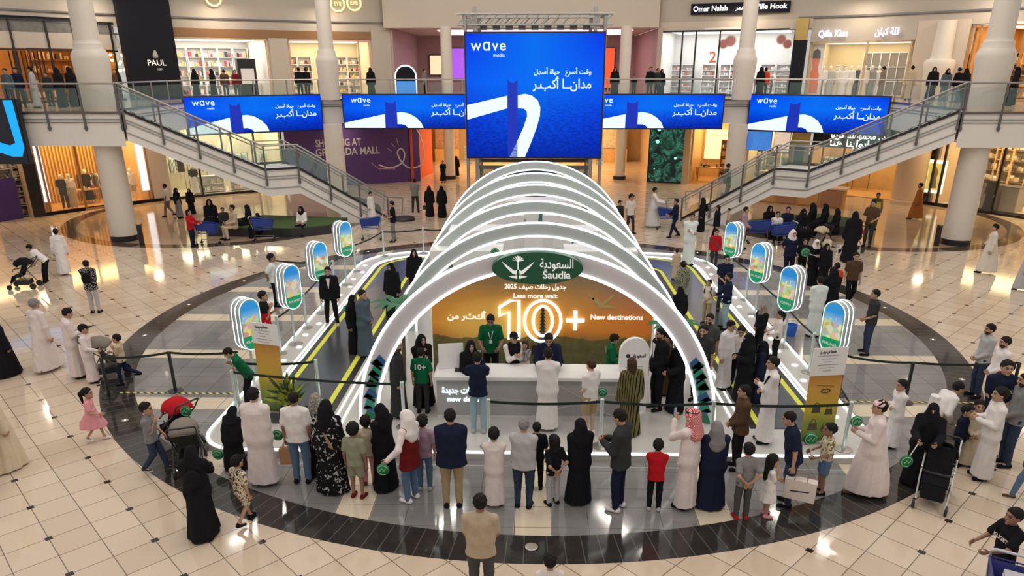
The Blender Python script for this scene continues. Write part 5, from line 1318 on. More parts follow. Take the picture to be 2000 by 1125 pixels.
for tx, z_ in (('\u062c\u062f\u064a\u062f \u0645\u062c\u0645\u0648\u0639\u062a\u0646\u0627 \u0642\u0631\u064a\u0628\u0627', .72), ('\u0646\u0641\u062a\u062d \u0627\u0628\u0648\u0627\u0628\u0646\u0627 \u0647\u0646\u0627', .25)): lettering(tx, .55, M_SIGNW, o, Matrix.Translation((.3, -.04, z_)), ar=True, width=3.4, bold=.012)
for k, x in enumerate((1570, 1590, 1620, 1650, 1690)): rail_of_clothes(s, s.px(x, 300, 2.6)[0], 2.6, .9, 'rail of pale green clothes, %s from the left in the black fascia shop' % ORD[k], [(.55, .70, .62), (.75, .75, .68), (.2, .25, .24), (.6, .55, .45)], 140 + k, h=1.9)
for k, x in enumerate((1588, 1612)): mannequin(s, s.px(x, 310, .9)[0], .9, ['dummy in mint at the left of the black fascia shop', 'dummy in white in the middle of the black fascia shop', 'dummy in cream at the right of the black fascia shop'][k], [('dress', ['mint', 'white', 'cream'][k])], px=55)
# pier column and the far right shops
o = empty('wall_column', pol(44.6, R1 - .35, 0), 0, 'broad pale rounded column between the right-hand ground floor shops', 'column'); g = MB(); g.lathe([(.84, 0), (.84, .18), (.80, .2), (.78, 4.0)], n=32); g.build('shaft', mat('tan_column', (.58, .42, .27), .45), o, smooth=True)
s = Shop('tan_glass_shop', 46.4, 68, R1, 0, 3.95, 4.2, M_TANW, M_STONEF, (1, .78, .40), 6.0)
s.front(M_BLACK, [-s.w / 2 + .06, s.px(1838, 350)[0], s.px(1952, 350)[0]], label='black framed glass front of the tan shop at the right edge')
for k, x in enumerate((1812, 1850, 1912, 1945, 1975, 1998)): shelf(s, s.px(x, 350, 3.8)[0], 3.8, 1.4, 3.4, 6, 'wall shelf of tan boxes, %s from the left in the tan glass shop' % ORD[k], PAL_WARM, 150 + k, M_WOODL, big=1.5)
u, z = s.px(1826, 345, .25); o = s.thing('framed_poster', u, .25, z - .85, 'white framed poster of a yellow figure in the tan shop window', 'poster'); g = MB(); g.box((0, .02, .85), (1.05, .06, 1.75)); g.build('frame', mat('white_frame_glow', (1, 1, 1), .5, emit=(1, .95, .75), es=1.0), o); g = MB(); g.box((0, -.03, .85), (.78, .04, 1.4)); g.build('print', mat('yellow_print', (.75, .62, .12), .5, emit=(.9, .7, .15), es=.5, vary=.5, scale=3), o); g = MB(); g.prism([(-.2, .25), (.2, .25), (.12, .8), (.18, 1.1), (0, 1.4), (-.18, 1.1), (-.1, .8)], 'y', -.062, -.05); g.build('figure_print', mat('print_gold', (.5, .28, .05), .5), o)
mannequin(s, s.px(1930, 400, .8)[0], .8, 'black dummy in dark clothes in the tan shop window', [('abaya', 'black')], px=80)
for k, x in enumerate((1936, 1975)): o = s.thing('plinth', s.px(x, 400, 1.6)[0], 1.6, .024, ['grey plinth beside the black dummy in the tan shop', 'grey plinth at the right end of the tan shop'][k], 'plinth'); g = MB(); g.box((0, 0, .6), (.8, .8, 1.2)); g.build('block', mat('plinth_grey', (.22, .20, .19), .5), o); g = MB(); g.box((0, 0, 1.23), (.86, .86, .06)); g.build('top', M_DARKSTEEL, o)
wall_arc('baseboard_lower', -57, -44.2, R1 - .16, 0, .16, M_NIGHT, .1); wall_arc('baseboard_lower_right', 46, 68, R1 - .16, 0, .16, M_NIGHT, .1)
# low timber display under the right staircase and warm shop glow beyond it
o = empty('timber_stall', (14.6, 40.6, 0), -.55, 'long low timber display under the right staircase', 'stall'); g = MB(); g.box((0, 0, .5), (4.6, .9, 1.0)); g.build('body', M_WOOD, o)
for k in range(4): g = MB(); g.box((-1.7 + 1.13 * k, -.47, .5), (.98, .03, .8)); g.build('panel', mat('stall_panel_%d' % (k % 2), [(.50, .24, .08), (.34, .15, .07)][k % 2], .5), o)
g = MB(); g.box((0, 0, 1.04), (4.8, 1.0, .08)); g.build('top', mat('stall_top', (.55, .38, .24), .4), o)
# ------------------------------------------------------------------ the airline stand
PX0, PZ = 0.15, 0.12
M_LED = mat('led_white', (1, 1, 1), 0.4, emit=(0.88, 1.0, 0.97), es=1.7)
M_PLAT = mat('platform_white_vinyl', (0.52, 0.50, 0.475), 0.25, vary=0.03, scale=1.5)
M_PEARL = mat('pearl_white_panel', (0.66, 0.63, 0.63), 0.4)
M_YEL = mat('yellow_road_line', (0.72, 0.74, 0.06), 0.5)
M_ROAD = mat('dark_road_vinyl', (0.058, 0.062, 0.074), 0.20, vary=0.15, scale=2.0)
M_ROADEDGE = mat('black_road_edge', (0.018, 0.018, 0.02), 0.4)
M_GREEN = mat('sign_green', (0.004, 0.085, 0.036), 0.4)
def rrect(off, y0, hw=6.65, y1=28.5, rf=0.9, rr=2.2, n=8):
    """rounded outline of the platform inset by off, front edge at y0"""
    w = hw - off; a = max(.12, rf - off); b = max(.5, rr - off * .6); t = y1 - off; o = []
    for cx, cy, r, s in ((w - a, y0 + a, a, -90), (w - b, t - b, b, 0), (-w + b, t - b, b, 90), (-w + a, y0 + a, a, 180)):
        for k in range(n + 1):
            g = math.radians(s + 90 * k / n); o.append((PX0 + cx + r * math.cos(g), cy + r * math.sin(g)))
    return o
def upath(off, y0, n=10):
    """the road: up the right side, round the rear and down the left, at inset off"""
    w = 6.65 - off; t = 28.5 - off; b = max(.5, 2.2 - off * .6); o = [(PX0 + w, y0)]
    o += [(PX0 + w, y0 + (t - b - y0) * k / 6) for k in range(1, 6)]
    for cx, s in ((w - b, 0), (-w + b, 90)):
        for k in range(n + 1):
            g = math.radians(s + 90 * k / n); o.append((PX0 + cx + b * math.cos(g), t - b + b * math.sin(g)))
    o += [(PX0 - w, t - b - (t - b - y0) * k / 6) for k in range(1, 7)]
    return o
def strip(o1, o2, y0, z, th, name, m, parent):
    A, B = upath(o1, y0), upath(o2, y0); g = MB(); n = len(A)
    vs = [(x, y, z) for x, y in A] + [(x, y, z) for x, y in B] + [(x, y, z + th) for x, y in A] + [(x, y, z + th) for x, y in B]
    fs = []
    for i in range(n - 1):
        fs += [(2 * n + i, 2 * n + i + 1, 3 * n + i + 1, 3 * n + i), (i, n + i, n + i + 1, i + 1), (i, i + 1, 2 * n + i + 1, 2 * n + i), (n + i, 3 * n + i, 3 * n + i + 1, n + i + 1)]
    fs += [(0, 2 * n, 3 * n, n), (n - 1, 2 * n - 1, 4 * n - 1, 3 * n - 1)]
    g.add(vs, fs); return g.build(name, m, parent)
pf = empty('platform', (0, 0, 0), 0, 'low white platform with glowing edges under the tunnel of arches', 'platform')
g = MB(); g.prism(rrect(0, 12.13), 'z', 0.0, PZ); g.build('deck', M_PLAT, pf)
g = MB(); g.tube([(x, y, PZ + .012) for x, y in rrect(.05, 12.18)], .030, 6, closed=True); g.build('outer_light_strip', M_LED, pf)
strip(.61, .645, 13.3, PZ, .02, 'inner_light_strip', M_LED, pf); strip(.72, .76, 13.3, PZ, .02, 'inner_light_strip', M_LED, pf)
strip(.77, 2.35, 13.3, PZ, .006, 'road_edge', M_ROADEDGE, pf)
strip(.96, 2.20, 13.3, PZ + .006, .004, 'road_surface', M_ROAD, pf)
strip(.90, 1.02, 13.3, PZ + .010, .004, 'yellow_line', M_YEL, pf); strip(2.08, 2.20, 13.3, PZ + .010, .004, 'yellow_line', M_YEL, pf)
strip(2.43, 2.46, 13.3, PZ, .02, 'inner_light_strip', M_LED, pf); strip(2.60, 2.64, 13.3, PZ, .02, 'inner_light_strip', M_LED, pf)
M_PUCK = mat('puck_lamp', (1, 1, 1), 0.4, emit=(1, 1, .97), es=2.2)
for s in (-1, 1):
    for k in range(14):
        q = (PX0 + s * (6.33 if k % 2 else 6.22), 13.9 + .95 * k)
        g = MB(); g.lathe([(0, 0), (.075, 0), (.075, .012), (.06, .02), (0, .02)], n=16)
        tag(g.build('puck_lamp', M_PUCK, loc=(q[0], q[1], PZ)), 'small round white lamp lying on the glowing platform border', 'lamp', 'round lamps along the platform border')

# arches of the tunnel
M_ARCH = mat('arch_panel', (0.44, 0.47, 0.475), 0.45)  # cool tint of the LED light put into the rear panels' colour
AY = [13.46, 16.17, 19.05, 21.99, 24.61, 27.89]
ANAMES = ['front arch of the white tunnel, green oval sign at its crown', 'second white arch from the front of the tunnel', 'third white arch from the front of the tunnel',
          'fourth white arch from the front of the tunnel', 'fifth white arch of the tunnel, last but one', 'rearmost white arch of the tunnel in front of the lift tower']
def half_ring(r0, r1, y0, y1, n=40):
    g = MB(); vs = []; fs = []
    for i in range(n + 1):
        a = math.pi * i / n
        for r, y in ((r0, y0), (r1, y0), (r1, y1), (r0, y1)): vs.append((r * math.cos(a), y, r * math.sin(a)))
    for i in range(n):
        for k in range(4): fs.append((i * 4 + k, i * 4 + (k + 1) % 4, i * 4 + 4 + (k + 1) % 4, i * 4 + 4 + k))
    fs += [(0, 3, 2, 1), (n * 4, n * 4 + 1, n * 4 + 2, n * 4 + 3)]
    return g.add(vs, fs)
for i, y in enumerate(AY):
    ro, ri = (3.62, 3.25) if i == 0 else (3.60, 3.30)
    o = empty('arch', (0.12, y, PZ), 0, ANAMES[i], 'arch', 'arches of the white tunnel')
    half_ring(ri, ro, 0, .16).build('arch_panel', M_ARCH if i else mat('arch_panel_front', (.58, .54, .565), .45), o, smooth=True)
    for r in (ro, ri):
        for yy in (-.01,):
            g = MB(); g.tube([(r * math.cos(math.pi * k / 48), yy, r * math.sin(math.pi * k / 48)) for k in range(49)], .030 if i == 0 else .024, 6); g.build('light_tube', M_LED, o, smooth=True)
    if i == 0:                              # green and blue folded-paper pattern at the two feet
        for s in (-1, 1):
            g = MB(); rnd = random.Random(4)
            P = lambda r, a: (s * r * math.cos(a), -.012, r * math.sin(a))
            for k in range(11):
                a0, a1 = .02 + k * .036, .02 + (k + 1) * .036 + rnd.uniform(-.01, .02)
                r0, r1 = ri + .04 + rnd.random() * .04, ro - .04 - rnd.random() * .04
                g.cur = k % 3
                v = [P(r0, a0), P(r1, a0 + (.03 if k % 2 else -.015)), P((r0 + r1) / 2 + .05, a1 + .02), P(r0 + .02, a1)]
                w = [(x, -.004, z) for x, _, z in v]
                g.add(v + w, [(0, 1, 2, 3), (4, 7, 6, 5), (0, 4, 5, 1), (1, 5, 6, 2), (2, 6, 7, 3), (3, 7, 4, 0)])
            g.build('folded_pattern', [mat('fold_green', (0.01, 0.17, 0.09), .4), mat('fold_blue', (0.02, 0.10, 0.25), .4), mat('fold_teal', (0.02, 0.27, 0.19), .4)], o)
# oval sign at the crown
o = empty('oval_sign', (0.11, 13.22, 3.44), 0, 'green oval sign with white palm emblem on the front arch', 'sign')
def oval(rx, rz, y0, y1, n=48):
    return MB().prism([(rx * math.cos(2 * math.pi * k / n), rz * math.sin(2 * math.pi * k / n)) for k in range(n)], 'y', y0, y1)
oval(.85, .305, 0, .232).build('board', M_GREEN, o)
wm = mat('sign_letter_white', (.9, .9, .9), .4, emit=(1, 1, 1), es=.25)
g = MB()
def emb(pts): g.prism([(x - .36, z) for x, z in pts], 'y', -.012, 0)
for s in (-1, 1):                          # two crossed sabre-like wings under a palm crown
    emb([(s * .02, -.02), (s * .06, -.05), (s * .30, .13), (s * .22, .02), (s * .10, -.10), (s * .03, -.12)])
    emb([(s * .03, -.13), (s * .09, -.14), (s * .17, -.155), (s * .10, -.175), (s * .02, -.20), (s * .015, -.16)])
emb([(-.012, -.02), (.012, -.02), (.012, .13), (-.012, .13)])
for k in range(7):
    a = math.radians(10 + k * 26.7); emb([(.008, .13), (.10 * math.cos(a) + .012, .14 + .09 * math.sin(a)), (.10 * math.cos(a) - .015, .155 + .09 * math.sin(a)), (-.008, .13)])
g.build('palm_emblem', wm, o)
lettering('\u0627\u0644\u0633\u0639\u0648\u062f\u064a\u0629', .25, wm, o, Matrix.Translation((.36, -.008, .085)), ar=True, width=.62, bold=.002, depth=.016)
lettering('Saudia', .20, wm, o, Matrix.Translation((.36, -.008, -.125)), width=.52, bold=.003, depth=.016)
# backdrop with the sunset picture and the neon numerals
def sunset():
    m = mat('sunset_picture', (.5, .3, .1), .5, fresh=True); x = NX(m); X, Y, Z = x.xyz('Object')
    n = x.noise(1.6, 5); zz = x.op('ADD', x.op('DIVIDE', Z, 2.85), x.op('MULTIPLY', x.op('SUBTRACT', n, .5), .16))
    c = x.ramp(zz, [(0.0, (.05, .055, .035)), (.26, (.10, .10, .03)), (.34, (.40, .15, .02)), (.46, (.58, .24, .025)), (.62, (.50, .22, .03)), (.80, (.24, .14, .05)), (1.0, (.10, .085, .06))])
    e = x.op('ADD', x.op('MULTIPLY', x.op('ADD', X, 1.1), x.op('ADD', X, 1.1)), x.op('MULTIPLY', x.op('SUBTRACT', Z, 1.2), x.op('MULTIPLY', x.op('SUBTRACT', Z, 1.2), 3.0)))
    c = x.mix(x.op('MULTIPLY', x.op('MAXIMUM', x.op('SUBTRACT', 1.0, x.op('MULTIPLY', e, .55)), 0.0), .6), c, (.80, .52, .12))
    rt = x.op('MINIMUM', x.op('MAXIMUM', x.op('MULTIPLY', x.op('SUBTRACT', X, .2), .5), 0.0), 1.0)
    c = x.mix(x.op('MULTIPLY', rt, x.op('GREATER_THAN', zz, .36)), c, x.ramp(zz, [(.3, (.55, .16, .02)), (.5, (.52, .15, .02)), (.75, (.17, .12, .09)), (1.0, (.10, .10, .10))]))
    hill = x.lt(Z, x.op('ADD', .55, x.op('MULTIPLY', x.noise(1.1, 5), .75)))
    c = x.mix(x.op('MULTIPLY', hill, .85), c, x.mix(x.noise(7, 5), (.015, .02, .012), (.12, .11, .03)))
    x.color(c); x.nt.links.new(c, x.b.inputs['Emission Color']); x.b.inputs['Emission Strength'].default_value = .30
    return m
bd = empty('backdrop_wall', (0.25, 16.0, PZ), 0, 'sunset picture wall with glowing 10+ numerals behind the counter', 'backdrop')
g = MB(); g.prism([(-2.55, 0), (2.55, 0)] + [(x_, min(2.74, -1.34 + math.sqrt(4.05 ** 2 - x_ * x_))) for x_ in np.linspace(2.55, -2.55, 25)], 'y', 0, .12); g.build('picture_panel', sunset(), bd)
def neon(pts, closed=True, r=.034): return MB().tube([(x, -.05, z) for x, z in pts], r, 6, closed=closed)
neon([(-.98, 1.69), (-.73, 1.85), (-.53, 1.85), (-.53, .92), (-.76, .92), (-.76, 1.58), (-.98, 1.48)]).build('neon_one', M_LED, bd, smooth=True)
def ell(cx, cz, rx, rz, n=28): return [(cx + rx * math.cos(2 * math.pi * k / n) * (1.0 if True else 1), cz + rz * math.sin(2 * math.pi * k / n)) for k in range(n)]
neon(ell(.02, 1.36, .42, .50)).build('neon_zero', M_LED, bd, smooth=True); neon(ell(.02, 1.36, .22, .36)).build('neon_zero', M_LED, bd, smooth=True)
g = MB(); g.box((.77, -.04, 1.38), (.42, .05, .085)); g.box((.77, -.04, 1.38), (.085, .05, .46)); g.build('neon_plus', M_LED, bd)
g = MB(); z = .72; w = .30                 # tiered pagoda in the picture
g.box((.02, -.006, .62), (.5, .008, .25))
for k in range(11):
    g.prism([(.02 - w / 2, z), (.02 + w / 2, z), (.02 + w * .2, z + .055), (.02 - w * .2, z + .055)], 'y', -.014, -.004); g.box((.02, -.008, z + .07), (w * .42, .008, .05)); z += .088; w *= .90
g.build('pagoda_picture', M_PRINTB, bd)
pm = mat('picture_plane', (.50, .38, .14), .5); g = MB()
for pts in ([(1.10, 1.93), (1.28, 1.88), (1.36, 1.80), (1.62, 2.00), (1.66, 1.99), (1.42, 1.75), (1.72, 1.70), (1.70, 1.67), (1.38, 1.68), (1.30, 1.66), (1.28, 1.74), (1.10, 1.90)], [(1.02, 2.02), (1.06, 2.02), (1.20, 1.89), (1.16, 1.87)]):
    g.prism(pts, 'y', -.014, -.004)
g.build('aeroplane_picture', pm, bd)
M_WLET = mat('wall_letter_white', (.9, .88, .8), .5, emit=(1, .95, .85), es=.7)
t1 = lettering('\u0623\u0643\u062b\u0631 \u0645\u0646', .20, M_WLET, None, Matrix.Translation((-1.75, -.008, 1.45)), ar=True, width=.9, bold=.004)
t2 = lettering('New destinations', .17, M_WLET, None, Matrix.Translation((1.72, -.008, 1.45)), width=1.2, bold=.004)
t3 = lettering('\u062c\u062f\u0648\u0644 \u0631\u062d\u0644\u0627\u062a \u0635\u064a\u0641 5202', .16, M_WLET, None, Matrix.Translation((-.16, -.008, 2.17)), ar=True, width=1.4, bold=.003)
t4 = lettering('Less more wait', .15, M_WLET, None, Matrix.Translation((-.16, -.008, 1.95)), width=1.0, bold=.003)
q = merge_objs([t1, t2, t3, t4], 'wall_lettering'); q.parent = bd
# counter
ct = empty('counter', (0.10, 13.95, PZ), 0, 'long white service counter with grey front below the 10+ wall', 'counter')
g = MB(); g.box((0, .02, .44), (4.06, .60, .88)); g.build('body', mat('counter_grey', (.40, .39, .39), .45, vary=.06, scale=1.2), ct, bevel=.01)
g = MB(); g.box((0, 0, .92), (4.16, .76, .085)); g.build('top', M_WHITE2, ct, bevel=.015)
g = MB(); g.box((0, -.29, .03), (4.06, .02, .06)); g.build('plinth', M_PEARL, ct)
g = MB()
for a, b in (((.3, .86), (1.0, .45)), ((1.0, .45), (2.0, .62)), ((-.1, .05), (1.1, .42)), ((.9, .4), (1.7, .03))): g.bar((a[0], -.285, a[1]), (b[0], -.285, b[1]), .012, .012)
g.build('seam_lines', M_PEARL, ct)
lt = mat('counter_letters', (1, 1, 1), .4, emit=(.75, 1, 1), es=1.3)
a = lettering('\u0648\u062c\u0647\u0627\u062a \u062c\u062f\u064a\u062f\u0629', .19, lt, None, Matrix.Translation((-1.52, -.29, .62)), ar=True, width=.80, bold=.004)
b = lettering('new dests.', .15, lt, None, Matrix.Translation((-1.46, -.29, .42)), width=.72, bold=.003)
q = merge_objs([a, b], 'front_lettering'); q.parent = ct
def on_counter(name, label, cat, x, y, build, rz=0.0):
    o = empty(name, (x, y, PZ + .963), rz, label, cat); build(o); return o
def tablet(o):
    g = MB(); g.box((0, 0, .012), (.24, .17, .012), M=Matrix.Rotation(.2, 3, 'X')); g.box((0, .05, .01), (.2, .05, .02)); g.build('body', M_PRINTB, o, bevel=.003)
on_counter('tablet', 'black tablet lying on the left end of the white counter', 'tablet', -1.45, 13.9, tablet)
on_counter('tablet', 'dark tablet lying on the counter in front of the dark-suited clerk', 'tablet', .45, 13.95, tablet)
def wsign(o):
    g = MB(); g.box((0, 0, .26), (.52, .03, .52), M=Matrix.Rotation(-.18, 3, 'X')); g.build('board', M_WHITE2, o)
    g = MB(); g.bar((0, .2, 0), (0, .03, .40), .05, .02); g.build('prop', M_WHITE2, o)
    for t, z, w in (('\u0625\u0646\u0637\u0644\u0642', .40, .22), ('1000', .28, .30), ('\u0633\u0627\u0641\u0631 \u0645\u0639\u0646\u0627', .14, .36)):
        lettering(t, .10, M_PRINTB, o, Matrix.Rotation(-.18, 4, 'X') @ Matrix.Translation((0, -.02, z)), width=w, ar=t[0] > 'z', bold=.002)
on_counter('counter_sign', 'white tilted notice board standing on the left end of the counter', 'sign', -1.66, 14.08, wsign, .15)
# white standee with rounded top
o = empty('standee', (2.13, 13.95, PZ), .12, 'tall white notice with a rounded top standing right of the counter', 'standee')
pts = [(-.31, 0.0), (.31, 0.0), (.31, 1.38)] + [(.31 * math.cos(math.pi * k / 16), 1.38 + .31 * math.sin(math.pi * k / 16)) for k in range(1, 17)]
MB().prism(pts, 'y', 0, .10).build('board', M_WHITE2, o, bevel=.006)
lettering('\u0627\u0644\u0633\u0639\u0648\u062f\u064a\u0629', .10, M_PRINTB, o, Matrix.Translation((.10, -.003, 1.30)), ar=True, width=.26, bold=.002)
g = MB(); g.ball((-.14, -.003, 1.31), .045, 10, (1, .1, 1)); g.build('emblem', M_PRINTB, o)
g = MB(); rnd = random.Random(2)
for k in range(9): g.box((-.02 + rnd.uniform(-.02, .02), -.002, 1.06 - .055 * k), (.36 - .10 * (k % 3 == 2), .004, .012))
g.build('text_lines', mat('print_grey', (.32, .32, .34), .5), o)
g = MB(); g.box((0, .1, .02), (.5, .35, .04)); g.build('foot', M_WHITE2, o)
# folded paper decoration beside the standee
# white partitions and exhibits inside the tunnel, seen through the gaps between the arches
o = empty('partition_wall', (0.1, 17.5, PZ), 0, 'white partition with posters inside the tunnel behind the sunset wall', 'partition')
g = MB(); g.prism([(-2.2, 0), (2.2, 0)] + [(x_, -.55 + math.sqrt(3.28 ** 2 - x_ * x_)) for x_ in np.linspace(2.2, -2.2, 21)], 'y', -.05, .05); g.build('panel', mat('pale_teal_panel', (.56, .68, .68), .4), o)
g = MB()
for k in range(16): g.box((-.7 + .11 * k, -.06, 2.2), (.05, .03, .9))
g.build('slats', M_PEARL, o)
for x, c in ((-1.75, (.10, .32, .27)), (-1.15, (.30, .52, .48)), (1.2, (.30, .20, .12)), (1.8, (.16, .36, .32))):
    g = MB(); g.box((x, -.06, 1.75), (.5, .02, .95)); g.build('poster', mat('poster_%d' % int(x * 10 + 50), c, .5, vary=.7, scale=9), o)
for k, (x, y, lab) in enumerate(((-1.7, 18.6, 'white exhibit booth inside the tunnel, left front'), (1.8, 18.6, 'white exhibit booth inside the tunnel, right front'), (-1.5, 21.2, 'white exhibit booth at the middle of the tunnel, left'), (1.6, 21.2, 'white exhibit booth at the middle of the tunnel, right'),
                                 (-1.2, 23.6, 'white exhibit booth at the rear of the tunnel, left'), (1.3, 23.6, 'white exhibit booth at the rear of the tunnel, right'), (0.0, 26.4, 'wide white exhibit booth at the very rear of the tunnel'))):
    o = empty('exhibit_booth', (x, y, PZ), 0, lab, 'booth')
    g = MB(); g.box((0, .4, 1.2), (1.9 if k < 6 else 3.6, .9, 2.4)); g.build('case', M_WHITE2, o, bevel=.02)
    g = MB(); g.prism([(-.6, 1.6), (-.2, 1.6), (-.4, 2.1)], 'y', -.075, -.052); g.prism([(.2, 1.5), (.65, 1.7), (.3, 2.1)], 'y', -.075, -.052); g.build('dark_pattern', mat('booth_teal', (.05, .15, .14), .4), o)
# leafy decoration at the left of the picture wall
def palm(o, n, hgt, seed):
    g = MB(); g.tube([(0, 0, 0), (.03, 0, hgt * .6), (0, .02, hgt)], [.05, .045, .035], 8); g.build('trunk', mat('palm_trunk', (.12, .07, .04), .8, vary=.4, scale=20), o)
    rnd = random.Random(seed); g = MB()
    for k in range(n):
        a = rnd.uniform(0, 6.28); L = rnd.uniform(.45, .75); pts = []
        for i in range(6):
            t = i / 5; pts.append(Vector((math.cos(a) * L * t, math.sin(a) * L * t, hgt + .35 * math.sin(t * 2.4) * L)))
        l = Vector((-math.sin(a), math.cos(a), 0)); vs = []
        for i, p in enumerate(pts):
            w = .09 * math.sin(math.pi * (.12 + .84 * i / 5)); vs += [p + l * w - Vector((0, 0, w * .5)), p + Vector((0, 0, .008)), p - l * w - Vector((0, 0, w * .5))]
        g.add(vs, [f for i in range(5) for f in ((3 * i, 3 * i + 3, 3 * i + 4, 3 * i + 1), (3 * i + 1, 3 * i + 4, 3 * i + 5, 3 * i + 2))])
    g.build('leaves', mat('palm_leaf', (.015, .14, .05), .45, vary=.4, scale=15), o)
palm(empty('potted_palm', (-2.95, 15.6, PZ), 0, 'green palm with brown trunk left of the sunset wall', 'plant'), 16, 1.75, 3)
palm(empty('potted_palm', (3.15, 15.5, PZ), 0, 'green palm at the right end of the sunset wall', 'plant'), 12, 1.35, 5)
# bushy plant at the foot of the left banner
o = empty('potted_plant', (-5.0, 13.55, PZ), 0, 'leafy yellow-green plant at the foot of the left banner', 'plant')
g = MB(); g.lathe([(0, 0), (.13, 0), (.17, .28), (.15, .28), (.14, .24), (0, .24)], n=18); g.build('pot', mat('pot_dark', (.05, .045, .04), .6), o, smooth=True)
rnd = random.Random(9); g = MB()
for k in range(110):
    a, e, L = rnd.uniform(0, 6.28), rnd.uniform(.2, 1.4), rnd.uniform(.15, .55); b = Vector((rnd.uniform(-.08, .08), rnd.uniform(-.08, .08), .25 + rnd.random() * .4))
    d = Vector((math.cos(a) * math.cos(e), math.sin(a) * math.cos(e), math.sin(e))); s = d.orthogonal().normalized() * .035; t = b + d * L
    g.cur = k % 2; g.add([b + d * .06, b + d * L * .6 + s, t, b + d * L * .6 - s], [(0, 1, 2, 3)])
g.build('foliage', [mat('leaf_lime', (.30, .34, .03), .5), mat('leaf_dark', (.05, .08, .02), .5)], o)

# pill-shaped destination signs along the road
def pill(w, h, n=12):
    r = w / 2; k = h / 2 - r
    return [(r * math.cos(math.pi * i / n), k + r * math.sin(math.pi * i / n)) for i in range(n + 1)] + [(r * math.cos(math.pi + math.pi * i / n), -k + r * math.sin(math.pi + math.pi * i / n)) for i in range(n + 1)]
def city_mat(seed, top):
    m = mat('destination_picture_%d' % seed, (.5, .5, .5), .4, fresh=True); x = NX(m); X, Y, Z = x.xyz('Object')
    v = x.n('ShaderNodeTexVoronoi'); v.inputs['Scale'].default_value = 8.0; mp = x.n('ShaderNodeMapping'); mp.inputs['Location'].default_value = (seed * 3.1, 0, seed); x.nt.links.new(x.vec, mp.inputs[0]); x.nt.links.new(mp.outputs[0], v.inputs['Vector'])
    hs = x.n('ShaderNodeHueSaturation'); hs.inputs['Saturation'].default_value = .9; x.nt.links.new(v.outputs['Color'], hs.inputs['Color'])
    blob = x.mix(.42, hs.outputs[0], (.80, .62, .12))
    sky = x.ramp(x.op('ADD', Z, .5), [(.42, (.55, .78, .90)), (.85, top)])
    sil = x.lt(Z, x.op('ADD', -.12, x.op('MULTIPLY', x.noise(6.0 + seed, 2), .55)))
    c = x.mix(sil, sky, blob); c = x.mix(x.lt(Z, -.24), c, (.0, .30, .13))
    x.color(c); x.nt.links.new(c, x.b.inputs['Emission Color']); x.b.inputs['Emission Strength'].default_value = .34
    return m
M_SIGNSIDE = mat('sign_side_white', (.40, .43, .44), .4)
def pill_sign(x, y, side, k, label, words):
    o = empty('destination_sign', (x, y, PZ), math.radians(58) * (-side), label, 'sign', 'pill-shaped destination signs along the road')
    g = MB(); g.lathe([(0, 0), (.20, 0), (.20, .015), (.03, .03), (0, .03)], n=24); g.build('foot_disc', M_STEEL, o, smooth=True)
    g = MB(); g.tube([(0, 0, .02), (0, 0, 1.1)], .03, 12); g.build('pole', mat('pole_pale', (.55, .66, .64), .25, .4), o, smooth=True)
    zc = 1.58
    for j in range(3):
        yo = -.15 + j * .135
        g = MB(); g.prism([(a, b + zc) for a, b in pill(.52, 1.16)], 'y', yo, yo + .085); g.build('slab', M_SIGNSIDE, o)
        g = MB(); g.tube([(a, yo - .005, b + zc) for a, b in pill(.52, 1.16)], .011, 6, closed=True); g.build('light_rim', M_LED if j else mat('rim_mint', (.8, 1, .95), .4, emit=(.42, .85, .78), es=.9), o, smooth=True)
    g = MB(); g.prism(pill(.44, 1.08), 'y', -.004, .004); q = g.build('picture', city_mat(k + (4 if side > 0 else 0), [(.02, .30, .75), (.01, .25, .72), (.02, .33, .8), (.03, .28, .7)][k]), o, loc=(0, -.158, zc))
    lettering(words, .085, M_PRINTW, o, Matrix.Translation((0, -.164, zc - .37)), width=.36, bold=.002)
    return o
SY = (15.0, 17.95, 20.6, 23.65)
for k, (y, w) in enumerate(zip(SY, ('BALI', 'ROME', 'NICE', 'ATHENS'))):
    pill_sign(-6.25, y, -1, k, ['pill-shaped sign nearest on the left of the tunnel, above the orange banner', 'pill-shaped sign second from the front on the left of the tunnel', 'pill-shaped sign third from the front on the left of the tunnel', 'pill-shaped sign farthest back on the left of the tunnel'][k], w)
for k, (y, w) in enumerate(zip(SY, ('MALAGA', 'VIENNA', 'SALALAH', 'PARIS'))):
    pill_sign(6.62, y + .1, 1, k, ['pill-shaped sign nearest on the right, above the bag banner', 'pill-shaped sign second from the front on the right of the tunnel', 'pill-shaped sign third from the front on the right of the tunnel', 'pill-shaped sign farthest back on the right of the tunnel'][k], w)

